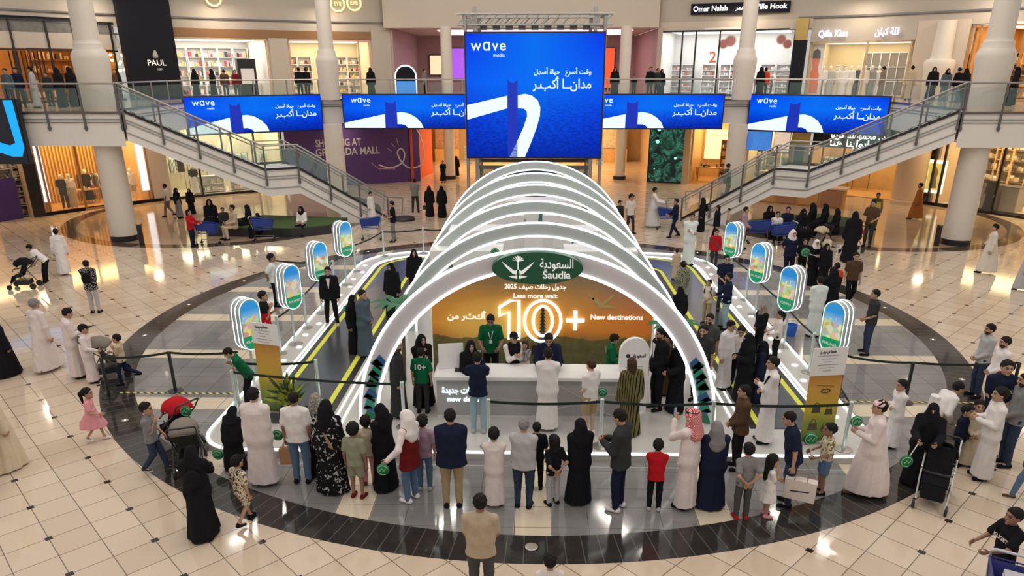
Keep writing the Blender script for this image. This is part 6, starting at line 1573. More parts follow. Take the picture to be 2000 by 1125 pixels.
# banners
def banner(name, x, y, rz, label, split, w, h, bags):
    o = empty(name, (x, y, PZ), rz, label, 'banner')
    g = MB(); g.box((0, .03, .03), (w + .06, .2, .06)); g.build('base', M_STEEL, o, bevel=.01)
    g = MB(); g.tube([(0, .06, .03), (0, .06, h)], .014, 8); g.build('support', M_STEEL, o)
    m = mat(name + '_orange_print', (.5, .3, .05), .55, fresh=True); xx = NX(m); X, Y, Z = xx.xyz('Object')
    c = xx.ramp(xx.op('ADD', xx.op('DIVIDE', Z, split), xx.op('MULTIPLY', xx.op('SUBTRACT', xx.noise(2.5, 4), .5), .2)), [(0.0, (.05, .09, .01)), (.30, (.22, .27, .03)), (.52, (.62, .42, .04)), (.8, (.62, .33, .06)), (1.0, (.50, .22, .04))]); xx.color(c)
    g = MB(); g.box((0, 0, split / 2 + .03), (w, .012, split - .06)); g.build('lower_print', m, o)
    g = MB(); g.box((0, -.012, split + (h - split) / 2), (w + .03, .014, h - split)); g.build('upper_board', M_WHITE2, o)
    g = MB()
    for k in range(6): g.box((-.04 + .02 * (k % 2), -.021, h - .16 - .06 * k), (w * .62 - .12 * (k % 3), .003, .012))
    g.build('text_lines', mat('print_grey', (.32, .32, .34), .5), o)
    lettering('\u0627\u0644\u0633\u0639\u0648\u062f\u064a\u0629 Saudia', .07, M_PRINTB, o, Matrix.Translation((-.06, -.021, h - .08)), width=w * .5, ar=False)
    if bags:
        for bx, bz, s in ((-.10, .72, 1.0), (.16, .66, .9), (-.12, .36, 1.1), (.13, .30, .9)):
            g = MB(); g.prism([(bx - .09 * s, bz - .07 * s), (bx + .09 * s, bz - .07 * s), (bx + .07 * s, bz + .06 * s), (bx - .07 * s, bz + .06 * s)], 'y', -.012, -.006)
            g.tube([(bx + .05 * s * math.cos(t), -.009, bz + .06 * s + .08 * s * math.sin(t)) for t in np.linspace(0, math.pi, 9)], .006, 5); g.build('bag_picture', mat('print_brown', (.07, .05, .02), .5), o)
        g = MB(); g.tube([(.09 * math.cos(t) + .03, -.009, 1.10 + .04 * math.sin(t)) for t in np.linspace(0, 6.28, 17)[:-1]], .012, 5, closed=True); g.tube([(-.16, -.009, 1.22), (.18, -.009, 1.19)], .005, 5); g.build('oval_picture', mat('print_brown', (.07, .05, .02), .5), o)
    return o
banner('pull_up_banner', -5.40, 13.80, -.30, 'orange and white banner beside the bending green-shirted clerk', 1.55, .60, 2.0, False)
banner('pull_up_banner', 5.55, 12.75, .16, 'orange and white banner with bag pictures beside the front right post', 1.42, .66, 1.98, True)

# belt posts
M_POST = mat('post_pale_steel', (.60, .70, .68), .25, .35)
M_BELT = mat('belt_dark_green', (.008, .020, .016), .6)
def post(x, y, z0, label, dark=False, hgt=1.0, group=None):
    o = empty('belt_post', (x, y, z0), 0, label, 'belt post', group)
    m = M_BLACK if dark else M_POST
    g = MB(); g.lathe([(0, 0), (.17, 0), (.17, .012), (.05, .03), (0, .03)], n=24); g.build('base', M_BLACK if dark else M_STEEL, o, smooth=True)
    g = MB(); g.tube([(0, 0, .02), (0, 0, hgt - .08)], .036, 12); g.build('pole', m, o, smooth=True)
    g = MB(); g.lathe([(0, 0), (.04, 0), (.04, .09), (.03, .10), (0, .10)], n=16); g.build('belt_head', M_BLACK if dark else M_POST, o, loc=(0, 0, hgt - .09))
    return o
def belt(o, b, zb=None):
    a = o.location; e = Vector((b[0], b[1], zb if zb is not None else a.z)) - a; h = .95
    g = MB(); n = 8
    for i in range(n):
        t0, t1 = i / n, (i + 1) / n
        p = e * t0 + Vector((0, 0, h - .05 * 4 * t0 * (1 - t0))); q = e * t1 + Vector((0, 0, h - .05 * 4 * t1 * (1 - t1)))
        g.bar(p, q, .004, .055)
    return g.build('belt', M_BELT, o)
def chain(pts, z0, labels, dark=False, last=None, hgt=1.0):
    ps = [post(x, y, z0, l, dark, hgt) for (x, y), l in zip(pts, labels)]
    for o, b in zip(ps, pts[1:]): belt(o, b)
    if last: belt(ps[-1], last)
    return ps
chain([(-.79, 12.43), (1.35, 12.48), (3.43, 12.45), (5.98, 12.48)], PZ, ['pale belt post at the front edge behind the man in grey', 'pale belt post at the front edge beside the khaki-shorts man', 'pale belt post at the foot of the front arch, right', 'pale belt post beside the bag banner'])
chain([(-6.17, 13.73), (-2.55, 13.2)], PZ, ['pale belt post behind the man in the long white robe at the left corner', 'pale belt post beside the 10+ clerk'])
chain([(-4.6, 14.35), (-6.35, 14.25)], PZ, ['pale belt post standing on the inner yellow line of the left road', 'pale belt post at the left platform border beside the banner'])
chain([(-6.41, 17.25), (-6.32, 19.25), (-6.48, 23.0), (-6.35, 25.42), (-5.77, 27.77), (-4.28, 28.31)], PZ, ['pale belt post on the left border nearest the second pill sign', 'pale belt post on the left border before the third pill sign', 'pale belt post on the left border at the farthest pill sign', 'pale belt post on the left border past the farthest pill sign', 'pale belt post at the rear left bend of the platform', 'pale belt post at the rear edge left of the tunnel'], last=(-3.4, 28.35))
chain([(6.6, 27.0), (6.75, 22.2), (6.75, 18.9), (6.66, 16.3)], PZ, ['pale belt post at the rear right bend of the platform', 'pale belt post on the right border near the third pill sign', 'pale belt post on the right border near the second pill sign', 'pale belt post on the right border behind the bag banner'], last=(5.98, 12.6))
chain([(-9.53, 14.77), (-8.17, 15.12)], 0, ['black belt post on the dark ring beside the running boy', 'black belt post behind the red pushchair'], True, last=(-6.62, 15.2), hgt=.95)
chain([(8.30, 14.90), (10.6, 14.95)], 0, ['black belt post behind the boy in white on the right', 'black belt post hidden behind the men in grey on the right'], True, hgt=.95)
belt(post(7.0, 15.3, 0, 'black belt post under the nearest right pill sign', True, .95), (8.30, 14.90))
belt(post(-8.75, 23.7, 0, 'black belt post at the left rear of the ring behind the boy in white', True, 1.0), (-6.7, 23.4))
for x0, x1, y, lab in ((-9.4, -6.65, 15.0, 'yellow and black hazard tape on the floor left of the platform'), (6.95, 9.9, 14.92, 'yellow and black hazard tape on the floor right of the platform')):
    m = mat('hazard_tape', (.5, .4, .05), .5, fresh=True); x = NX(m); X, Y, Z = x.xyz('Object')
    x.color(x.mix(x.near(x.op('ADD', X, Y), .16, .08), (.62, .50, .14), (.02, .02, .02)))
    g = MB(); g.box((0, 0, .002), (x1 - x0, .07, .004)); tag(g.build('hazard_tape', m, loc=((x0 + x1) / 2, y, 0)), lab, 'tape')
# ------------------------------------------------------------------ crowd: placed by the point they stand on and the row of the head in the photograph
def _fac(k):
    legs = k.get('legs', 'stand'); ln = k.get('lean', 0.0); hz = .52
    if legs == 'sit': hz = .285
    if legs == 'lounge': hz = .20
    return hz + .478 * math.cos(ln * .85)
def P(xf, yf, yt, hd, label, wear, z=0.0, **k):
    b = at_z(xf, yf, z); f = _fac(k); lo, hi = .4, 2.6
    for _ in range(40):
        m = (lo + hi) / 2
        if row_px((b[0], b[1], z + m * f)) > yt: lo = m
        else: hi = m
    return person(b[0], b[1], z, min(1.95, max(.75, lo)), hd, label, wear, px=(yf - yt) / f, **k)
def PH(xh, yt, H, hd, label, wear, z=0.0, **k):
    b = at_z(xh, yt, z + H * _fac(k))
    return person(b[0], b[1], z, H, hd, label, wear, px=F_PX * H / depth_of((b[0], b[1], z + .8)), **k)
def U(x, Y, H, hd, label, wear, **k):
    b = at_y(x, 150, Y)
    return person(b[0], Y, Z2, H, hd, label, wear, px=F_PX * H / Y, **k)
AB, AH, AN = [('abaya', 'black'), ('hijab', 'black')], [('abaya', 'black'), ('hijab', 'black')], [('abaya', 'black'), ('niqab', 'black')]
N = {}
# --- the queue along the front of the platform, left to right
N['stroller_mum'] = P(400, 1040, 868, 105, 'person in black cloak and black backpack walking up to the grey pushchair, front left', AB, legs='walk', arms='push', extra=[('backpack', 'black')])
P(480, 1022, 887, 60, 'small boy in cream printed shirt and shorts with dark cap, front left', [('tshirt', 'cream/print:charcoal'), ('shorts', 'cream/print:charcoal'), ('cap', 'black'), ('shoes', 'black')], kid=.6, legs='walk')
P(308, 920, 783, 5, 'boy in grey tee and jeans walking beside the red pushchair', [('tshirt', 'grey'), ('trousers', 'darkdenim'), ('shoes', 'charcoal'), ('sole', 1)], kid=.55, legs='walk', arms=('fwd', 'chin'))
P(190, 861, 755, 15, 'little girl in a pink dress with dark ponytail on the cream floor', [('dress', 'pink'), ('shoes', 'white')], kid=.85, hair='tail', legs='walk', arms=('front', 'hold'))
N['bend'] = P(484, 800, 673, -155, 'person in green tee bending forward beside the left banner', [('tshirt', 'green'), ('trousers', 'black')], z=.12, lean=.50, arms=('fold', 'chin'), nod=.3, skin=1, extra=[('lanyard', 'white')])
N['q1'] = P(462, 915, 797, 75, 'person in wide black cloak first at the left end of the front queue', AB, fat=1.25, lean=.22, nod=.2)
N['q2'] = P(518, 943, 757, 85, 'broad man in a long pale robe second in the front queue', [('thobe', 'pinkwhite')], fat=1.25, arms='front')
N['q3'] = P(592, 942, 765, 90, 'man with shaved head in white short-sleeved shirt and jeans, holding a paper bag', [('tshirt', 'white'), ('trousers', 'denim')], hair='buzz', skin=2, fat=1.1)
PH(614, 768, 1.62, 88, 'person in grey patterned headscarf behind the floral cloak', [('abaya', 'black'), ('headscarf', 'taupe/print:lightgrey')])
P(652, 957, 781, 82, 'person in black floral cloak and black headscarf in the front queue', [('abaya', 'black/floral:lightgrey'), ('hijab', 'black')], fat=1.15, extra=[('scarf_sash', 'tan')])
P(700, 972, 826, 78, 'boy in sage green shirt and shorts with curly hair, seen from behind', [('tshirt', 'sage'), ('shorts', 'sage'), ('shoes', 'maroon'), ('sole', 1)], kid=.55, hair='curly', skin=2)
P(723, 946, 812, 92, 'child in beige top and pink trousers between sage boy and black cloak', [('shirt', 'cream'), ('trousers', 'pink'), ('shoes', 'brown')], kid=.45, hair='curly', skin=2, arms=('down', 'carry'))
P(755, 953, 788, 145, 'person in plain black cloak in the front queue, face turned left', AB, arms=('front', 'carry'))
N['vest'] = P(805, 977, 800, 150, 'person in red long vest, white headscarf and jeans holding a green round fan', [('shirt', 'pinkwhite'), ('vest', 'maroon'), ('hijab', 'white'), ('trousers', 'denim'), ('shoes', 'white')], arms=('side', 'fwd'))
P(831, 956, 811, 88, 'girl in lilac top and wide jeans with curly hair in the front queue', [('tshirt', 'lilac'), ('trousers', 'denim'), ('shoes', 'lightgrey')], kid=.4, hair='curly')
P(885, 989, 799, 95, 'heavy man in dark navy jacket and khaki trousers in the front queue', [('jacket', 'navy'), ('trousers', 'khaki')], fat=1.25, arms='front')
N['photo'] = P(935, 844, 687, 88, 'man in navy sweater and pale jeans taking a photo at the counter', [('shirt', 'navy'), ('trousers', 'lightdenim'), ('shoes', 'lightgrey')], z=.12, arms='photo')
P(966, 986, 835, 92, 'boy in long pale pink robe with folded arms before the front post', [('thobe', 'pinkwhite'), ('shoes', 'maroon')], kid=.5, arms='fold')
P(1022, 991, 818, 80, 'grey-haired man in light grey shirt and navy trousers, arms folded', [('shirt', 'lightgrey'), ('trousers', 'darkdenim'), ('shoes', 'black'), ('sole', 1)], hair='short', haircol='grey', fat=1.3, arms='fold')
P(1047, 955, 825, 90, 'dark-haired youth in black half hidden behind the grey-haired man', [('tshirt', 'black'), ('trousers', 'black')], kid=.2)
P(1080, 985, 850, 120, 'child in black tee and pale grey trousers with hands behind the back', [('tshirt', 'black'), ('trousers', 'lightgrey'), ('shoes', 'black')], kid=.5, arms='behind', hair='bob')
P(1129, 979, 818, 105, 'person in black cloak standing alone in the middle of the front queue', AB, arms='front')
P(1207, 994, 800, 150, 'young man in dark jacket, navy trousers and white trainers looking at his phone', [('jacket', 'charcoal'), ('trousers', 'navy'), ('shoes', 'white')], arms='phone', nod=.3)
P(1276, 996, 858, 82, 'boy in red top and black trousers leaning on the pale robe', [('shirt', 'red'), ('trousers', 'black'), ('shoes', 'lightgrey')], kid=.55, arms='fold', skin=2)
N['shem'] = P(1337, 990, 798, 135, 'man in pale robe and red checked headcloth raising a phone', [('thobe', 'pinkwhite'), ('shemagh', 'pinkwhite/check:red')], arms=('photo', 'down'))
P(1384, 988, 823, 92, 'person in navy cloak and grey headscarf beside the red checked headcloth', [('abaya', 'navy'), ('hijab', 'grey')], arms='front', fat=1.1)
P(1437, 914, 752, 180, 'man in brown jacket and black trousers facing left at the platform edge', [('jacket', 'brown'), ('trousers', 'black')], arms='front')
P(1446, 1013, 866, 95, 'boy in grey tee and dark trousers with red shoes, hands behind him', [('tshirt', 'grey'), ('trousers', 'darkgrey'), ('shoes', 'red')], kid=.5, arms='behind')
N['girlw'] = P(1493, 1007, 888, 0, 'little girl in white with long dark hair holding a big paper bag', [('dress', 'white'), ('shoes', 'pink')], kid=.85, hair='long', arms=('hold', 'chin'))
P(1536, 985, 805, 165, 'man in navy polo shirt bending slightly behind the paper bag', [('tshirt', 'navy'), ('trousers', 'darkdenim')], lean=.18, hair='buzz', nod=.15, fat=1.1)
N['floral'] = P(1602, 963, 827, 175, 'boy in cream floral shirt and blue shorts holding a green fan', [('tshirt', 'cream/print:olive'), ('shorts', 'denim'), ('shoes', 'black'), ('sole', 1)], kid=.55, arms='hold', skin=2)
N['cap'] = P(1688, 963, 780, 165, 'man in pale robe and round white skullcap on the dark ring, right', [('thobe', 'pinkwhite'), ('skullcap', 'pinkwhite/print:pink'), ('shoes', 'brown')], legs='walk', arms='phone', fat=1.1)
P(1738, 872, 742, 185, 'boy in white robe standing under the black belt on the right', [('thobe', 'white')], kid=.35, arms='fold')
P(1815, 888, 746, 5, 'person in white robe bending to the right over the children', [('thobe', 'white')], lean=.65, arms='hold')
N['pram'] = P(1790, 945, 788, -118, 'person in black cloak and face veil pushing the black pushchair', AN, arms='push', fat=1.2)
P(1862, 907, 793, -50, 'small child in dark padded jacket right of the black cloak', [('jacket', 'navy'), ('trousers', 'black')], kid=.6, arms='front')
P(1884, 908, 782, -110, 'boy in cream robe between the dark child and the white robe', [('thobe', 'cream')], kid=.5, arms='front')
P(1914, 933, 757, 168, 'youth in white robe with hands together at the right crowd', [('thobe', 'white')], kid=.15, arms='phone')
P(1922, 886, 698, -100, 'young man in navy tee with printed front, facing the camera on the right', [('tshirt', 'navy'), ('trousers', 'darkdenim')], arms='front', extra=[('shirt_front_print', 'COOL')], fat=1.1)
P(1960, 908, 730, 172, 'bearded man in grey long-sleeved shirt and jeans at the right edge', [('shirt', 'grey'), ('trousers', 'darkdenim')], beard=True, arms='front')
PH(1968, 657, 1.74, 178, 'bearded man in white shirt behind the group at the right edge', [('shirt', 'white'), ('trousers', 'navy')], beard=True, arms='front')
PH(1938, 632, 1.74, 180, 'man in pale grey shirt standing farthest back in the right group', [('shirt', 'lightgrey'), ('trousers', 'darkdenim')], arms='front', beard=True)
PH(1976, 706, 1.68, -160, 'person in maroon hidden between the men at the right edge', [('tshirt', 'maroon'), ('trousers', 'black')])
P(1996, 974, 835, 150, 'person in grey sweatshirt and jeans cut off by the right frame edge', [('jacket', 'darkgrey'), ('trousers', 'denim'), ('shoes', 'brown'), ('sole', 1)], legs='walk')
N['cartboy'] = PH(1988, 992, 1.52, -172, 'boy in black printed tee pushing the trolley in the bottom right corner', [('tshirt', 'black'), ('trousers', 'black')], kid=.3, arms='push', skin=2, extra=[('shirt_front_print', 'KLIGET')])
PH(937, 966, 1.75, 88, 'man in beige tee seen from behind at the bottom centre', [('tshirt', 'sand'), ('trousers', 'darkgrey')], arms='phone', fat=1.15, skin=2)
PH(1075, 1082, 1.32, 92, 'dark-haired boy in white whose head shows at the bottom edge', [('tshirt', 'pinkwhite'), ('trousers', 'navy')], kid=.5)
# --- on the cream floor, left
P(14, 915, 742, 60, 'person in yellow scarf and pale skirt cut off by the left frame edge', [('abaya', 'cream'), ('hijab', 'yellow')], legs='walk')
P(-16, 942, 770, 80, 'person in jeans mostly outside the left frame edge', [('shirt', 'white'), ('trousers', 'darkdenim'), ('sole', 1)], legs='walk')
P(17, 733, 613, 65, 'person in black cloak walking away at the left frame edge', AB, legs='walk')
P(97, 723, 580, 72, 'tall man in long white robe striding away, left of the robed pair', [('thobe', 'pinkwhite'), ('shoes', 'brown')], legs='walk', haircol='grey')
P(154, 737, 600, 40, 'man in white robe looking down, between the striding man and capped boy', [('thobe', 'pinkwhite')], arms='phone', nod=.35)
P(184, 746, 632, 15, 'boy in white robe with black cap behind the grey pushchair', [('thobe', 'pinkwhite'), ('cap', 'black')], kid=.3, arms='hold')
P(247, 750, 650, 195, 'boy in beige tee and navy trousers running across the dark ring', [('tshirt', 'beige'), ('trousers', 'navy')], kid=.45, legs='run', arms=('chin', 'phone'))
P(188, 611, 507, 100, 'man in black patterned shirt and grey trousers with a black backpack', [('jacket', 'black/print:lightgrey'), ('trousers', 'lightgrey')], arms='chin', extra=[('backpack', 'black')])
P(90, 552, 475, 190, 'man in white tee bending over the black pushchair, far left', [('tshirt', 'white'), ('trousers', 'black')], lean=.75, arms='push')
P(127, 535, 444, 115, 'man in white robe walking away on the far left floor', [('thobe', 'white')], legs='walk')
# --- far left: shoppers and the people sitting on the turf
P(332, 423, 357, 185, 'man in off-white tee and grey trousers walking before the cream shop', [('tshirt', 'offwhite'), ('trousers', 'taupe')], legs='walk', skin=2)
P(352, 426, 366, -15, 'person in black top and grey skirt beside the walking man', [('shirt', 'black'), ('skirt', 'grey'), ('hijab', 'black')])
P(376, 418, 367, -85, 'person in black cloak standing before the cream shop', AB)
N['redcart'] = P(378, 482, 408, -5, 'person in red top pushing the blue trolley by the turf', [('shirt', 'red'), ('trousers', 'navy')], arms='push', kid=.1, hair='long')
SIT = [(417, 452, 384, -70, 'person in black cloak sitting at the left end of the left turf', AB), (441, 456, 404, -60, 'child in dark clothes sitting second from left on the left turf', [('jacket', 'charcoal'), ('trousers', 'black')]),
       (462, 466, 398, -140, 'person in beige shirt and cream trousers sitting on the left turf', [('shirt', 'beige'), ('trousers', 'cream')]), (489, 456, 399, -150, 'person in black cloak sitting right of the beige shirt on the turf', AB),
       (508, 463, 415, -130, 'person in black cloak sitting behind the second blue trolley', AB), (593, 458, 402, -95, 'person in white top and dark trousers sitting alone on the left turf', [('shirt', 'white'), ('trousers', 'navy'), ('hijab', 'black')])]
for x, yf, yt, hd, lab, w in SIT: P(x, yf, yt, hd, lab, w, legs='sit', arms='lap')
P(727, 434, 373, -30, 'man in white robe at the foot of the left staircase', [('thobe', 'white')], legs='walk')
N['blackcart'] = P(770, 472, 392, 190, 'man in black tee and grey trousers pulling a blue trolley', [('tshirt', 'black'), ('trousers', 'grey')], arms='hold', legs='wide')
P(812, 415, 348, 95, 'man in grey shirt and dark trousers facing the purple hoarding', [('tshirt', 'grey'), ('trousers', 'charcoal')], legs='wide', arms='front')
N['bagw'] = P(840, 422, 362, 95, 'left one of two people in black cloaks walking away, with a handbag', AB, legs='walk')
P(864, 424, 362, 90, 'right one of two people in black cloaks walking away', AB, legs='walk2')
P(866, 357, 313, -90, 'person in short black dress standing before the rear passage', [('dress', 'black'), ('shoes', 'black')], hair='tail')
P(892, 344, 304, 90, 'person in black cloak in the rear passage beside the tall screen', AB)
# --- on and beside the left road
P(540, 598, 494, 15, 'boy in white tee and black trousers standing outside the left signs', [('tshirt', 'mint'), ('trousers', 'black')], kid=.35, arms='behind', skin=2)
P(528, 703, 567, 10, 'man in black tee with red print standing by the left banner', [('tshirt', 'black/band:red'), ('trousers', 'black')], z=.12, arms=('carry', 'chin'))
N['staffl'] = P(650, 635, 520, -82, 'attendant in black suit and white shoes standing on the left yellow line', [('jacket', 'black'), ('trousers', 'black'), ('shoes', 'cream')], z=.12, extra=[('shirt_front', 'white')], legs='wide')
PH(763, 513, 1.62, -110, 'left one of two people in black cloaks on the left road', AB, z=.12); PH(808, 486, 1.64, -80, 'rear one of two people in black cloaks on the left road, beside the arches', AB, z=.12)
P(769, 615, 548, -50, 'man in navy top and cream cap on the left road', [('jacket', 'navy'), ('trousers', 'lime'), ('cap', 'cream')], z=.12, arms='front')
P(716, 692, 565, -25, 'person in long blue-grey denim coat on the left road', [('abaya', 'teal')], z=.12, arms='front'); P(697, 688, 575, -30, 'person in black cloak just left of the denim coat', AB, z=.12)
# --- at and behind the counter
P(781, 812, 664, 5, 'bearded man in long black robe standing inside the front arch, left', [('thobe', 'charcoal'), ('skullcap', 'white')], z=.12, beard=True, fat=1.15)
N['fanw'] = PH(822, 652, 1.64, -55, 'person in black headscarf raising green leaves, left of the counter', [('abaya', 'black'), ('hijab', 'black')], z=.12, arms=('carry', 'chin'))
P(827, 806, 679, 85, 'clerk in green tee with 10+ on the back at the left counter end', [('tshirt', 'green'), ('trousers', 'charcoal'), ('shoes', 'black')], z=.12, extra=[('shirt_back_print', '10+')])
PH(919, 664, 1.62, -75, 'clerk in black headscarf sitting low behind the counter', [('abaya', 'black'), ('hijab', 'black')], z=.12, arms='lap')
PH(958, 611, 1.78, -88, 'tall clerk in green tee looking down behind the counter', [('tshirt', 'green'), ('trousers', 'black')], z=.12, arms='hold', nod=.35, extra=[('lanyard', 'white')], skin=2)
N['mum'] = PH(1003, 648, 1.64, -70, 'person in dark cap holding a small child behind the counter', [('shirt', 'white'), ('vest', 'black'), ('trousers', 'black'), ('cap', 'black')], z=.12, arms='carry')
b = at_z(1026, 649, 1.70); person(b[0], b[1] - .08, .80, .92, -100, 'small child in pale striped clothes carried behind the counter', [('tshirt', 'lightgrey/stripe:denim'), ('shorts', 'lightgrey')], kid=.9, hair='bob', haircol='brown', legs='sit', arms='chin', px=80)
PH(1072, 647, 1.76, -92, 'clerk in black suit and tie looking down behind the counter', [('jacket', 'navy'), ('trousers', 'black')], z=.12, nod=.4, arms='hold', extra=[('shirt_front', 'white'), ('tie', 'black')], beard=True)
P(1068, 838, 680, 88, 'man in long white robe leaning on the counter front', [('thobe', 'white'), ('shoes', 'brown')], z=.12, arms='carry', fat=1.1)
N['khaki'] = P(1150, 850, 702, 130, 'man in white tee and khaki shorts at the counter', [('tshirt', 'white'), ('shorts', 'khaki'), ('shoes', 'white')], z=.12, haircol='brown', arms='front', skin=0)
P(1226, 848, 699, 105, 'person in striped olive dress with long brown hair before the standee', [('abaya', 'olive/stripe:black')], z=.12, hair='long', haircol='brown')
P(1190, 772, 652, -5, 'clerk in green top bending toward the white standee', [('shirt', 'green'), ('trousers', 'black')], z=.12, hair='curly', arms='hold', nod=.3, extra=[('shirt_back_print', '10+')])
P(1281, 798, 640, 200, 'bearded man in black suit right of the white standee', [('jacket', 'black'), ('trousers', 'black')], z=.12, beard=True, arms='front', extra=[('shirt_front', 'white')])
P(1316, 802, 662, 195, 'person in black cloak behind the right foot of the front arch', AB, z=.12, arms='hold'); P(1296, 770, 650, 190, 'person in brown robe behind the man in black suit', [('thobe', 'brown')], z=.12)
# --- right road
PH(1376, 634, 1.76, -120, 'bearded man in dark tee just outside the front arch, right', [('tshirt', 'charcoal'), ('trousers', 'black')], z=.12, beard=True)
P(1411, 758, 625, -50, 'young man in white robe and no headcloth on the right road', [('thobe', 'white')], z=.12, haircol='black', nod=.2)
P(1449, 782, 651, 195, 'person in black face veil looking at a phone on the right road', AN, z=.12, arms='phone', fat=1.15); P(1478, 782, 666, 160, 'person in navy-black cloak with backpack beside the phone user', [('abaya', 'navy'), ('niqab', 'black')], z=.12, extra=[('backpack', 'black')], fat=1.1)
P(1491, 862, 697, 178, 'youth in white robe with black sash, arms folded, right road', [('thobe', 'white'), ('shoes', 'black')], z=.12, arms='fold', extra=[('scarf_sash', 'black')])
P(1479, 692, 594, 205, 'person in black jacket and taupe headscarf on the right road', [('jacket', 'black'), ('trousers', 'black'), ('headscarf', 'taupe')], z=.12, arms='front')
P(1512, 706, 607, 178, 'girl in pale pink blouse and black trousers by the right border', [('shirt', 'pinkwhite'), ('trousers', 'black')], z=.12, kid=.2, hair='tail', arms='hold')
P(1408, 607, 498, -90, 'attendant in dark navy polo facing the camera on the right road', [('tshirt', 'navy'), ('trousers', 'darkdenim')], z=.12, arms='front'); P(1414, 642, 533, 178, 'bearded man in navy sweater with grey stripe on the right road', [('shirt', 'navy'), ('trousers', 'lightdenim')], z=.12, beard=True, arms='hold')
P(1378, 632, 546, -130, 'man in cream tee with black backpack straps on the right road', [('tshirt', 'offwhite'), ('trousers', 'khaki')], z=.12, extra=[('backpack', 'black')], arms='front')
PH(1388, 612, 1.72, -125, 'man in grey tee behind the bearded man at the right arch foot', [('tshirt', 'darkgrey'), ('trousers', 'black')], z=.12, beard=True); PH(1450, 634, 1.45, -110, 'child in white top behind the black face veil', [('tshirt', 'white'), ('trousers', 'black')], z=.12, kid=.4, nod=.3)
P(1318, 546, 487, 100, 'person in beige robe at the rear of the right road', [('thobe', 'beige')], z=.12); P(1328, 602, 511, 110, 'curly-haired person in sage print clothes on the right road', [('shirt', 'sage/print:charcoal'), ('trousers', 'sage')], z=.12, hair='curly'); P(1322, 655, 560, 100, 'person in black cloak close beside the right side of the arches', AB, z=.12)
P(1343, 517, 413, -88, 'boy in pale robe with hands on chest at the rear right bend', [('thobe', 'mint')], z=.12, kid=.1, arms='fold')
P(1393, 520, 448, -95, 'child in red jacket walking behind the farthest right sign', [('jacket', 'red'), ('trousers', 'charcoal')], kid=.5)
# --- right of the signs
P(1586, 657, 540, 92, 'man in pale robe seen from behind beside the second right sign', [('thobe', 'mint')], arms='front'); P(1611, 642, 522, 95, 'person in black cloak with a paper cup beside the pale robe', AB, arms='phone')
P(1622, 604, 514, 95, 'person in orange-red tee with curly hair behind the right signs', [('tshirt', 'orange'), ('trousers', 'black')], hair='curly'); P(1656, 595, 492, -100, 'boy in brown tee and black trousers walking toward the camera', [('tshirt', 'brown'), ('trousers', 'black')], legs='walk2', kid=.1)
P(1690, 691, 566, 175, 'man in dark grey tee and jeans with hands clasped, right', [('tshirt', 'charcoal'), ('trousers', 'darkdenim')], arms='front', legs='wide')
P(1536, 548, 449, -80, 'person in navy tunic and pale pink headscarf behind the right signs', [('tshirt', 'navy'), ('trousers', 'navy'), ('hijab', 'pinkwhite')], fat=1.2, arms='behind'); P(1561, 548, 466, -85, 'person in black beside the navy tunic', [('tshirt', 'black'), ('trousers', 'black')])
N['fanr'] = P(1583, 556, 468, -92, 'person in black cloak and white headscarf holding a green fan', [('abaya', 'black'), ('hijab', 'white')], arms='phone'); P(1603, 560, 476, -90, 'tall person in black cloak between white headscarf and cream tee', AB)
P(1608, 531, 455, 190, 'boy in cream tee and grey trousers on the right rear floor', [('tshirt', 'cream'), ('trousers', 'taupe')], kid=.2, arms='hold'); P(1656, 510, 405, 75, 'tall person in flowing black cloak on the right rear floor', AB, legs='walk')
P(1692, 482, 390, -130, 'man in brown tee behind the flowing black cloak', [('tshirt', 'brown'), ('trousers', 'charcoal')], arms='hold'); P(1704, 448, 377, -110, 'guard in drab vest with yellow band on the right', [('shirt', 'taupe'), ('vest', 'olive/band:yellow'), ('trousers', 'olive')])
P(1786, 428, 357, 155, 'person in rust-brown robe walking before the tan shop', [('thobe', 'rust'), ('shoes', 'brown')], legs='walk', skin=2); P(1924, 533, 437, 160, 'man in off-white robe striding away beside the right column', [('thobe', 'offwhite')], legs='walk', arms=('down', 'side')); P(1992, 566, 488, 165, 'person in grey robe cut off by the right frame edge', [('thobe', 'lightgrey')], legs='walk')
N['cartman'] = P(1274, 444, 365, -8, 'man in white robe pushing a blue trolley at the right staircase', [('thobe', 'white')], legs='walk', arms='push'); P(1229, 455, 378, -65, 'boy in white tee and dark trousers walking right of the arches', [('tshirt', 'offwhite'), ('trousers', 'charcoal')], kid=.3, legs='walk', hair='curly')
PH(1211, 391, 1.45, -60, 'child in dark clothes half hidden by the arches, right', [('jacket', 'charcoal'), ('trousers', 'black')], kid=.4); P(1316, 464, 387, 185, 'man in navy shirt and trousers facing the blue trolley', [('shirt', 'navy'), ('trousers', 'navy')], legs='walk', arms='hold')
P(1368, 452, 386, 175, 'person in black cloak with backpack at the foot of the right staircase', AB, extra=[('backpack', 'black')]); P(1396, 474, 400, 182, 'person in black with long dark hair before the right staircase', [('jacket', 'black'), ('trousers', 'black')], hair='long', legs='walk')
P(1420, 452, 407, 185, 'child in beige before the right staircase', [('shirt', 'beige'), ('trousers', 'grey')], kid=.3); P(1448, 487, 404, -30, 'man in dusty pink shirt and black trousers before the trolleys', [('shirt', 'lilac'), ('trousers', 'black')], arms='front')
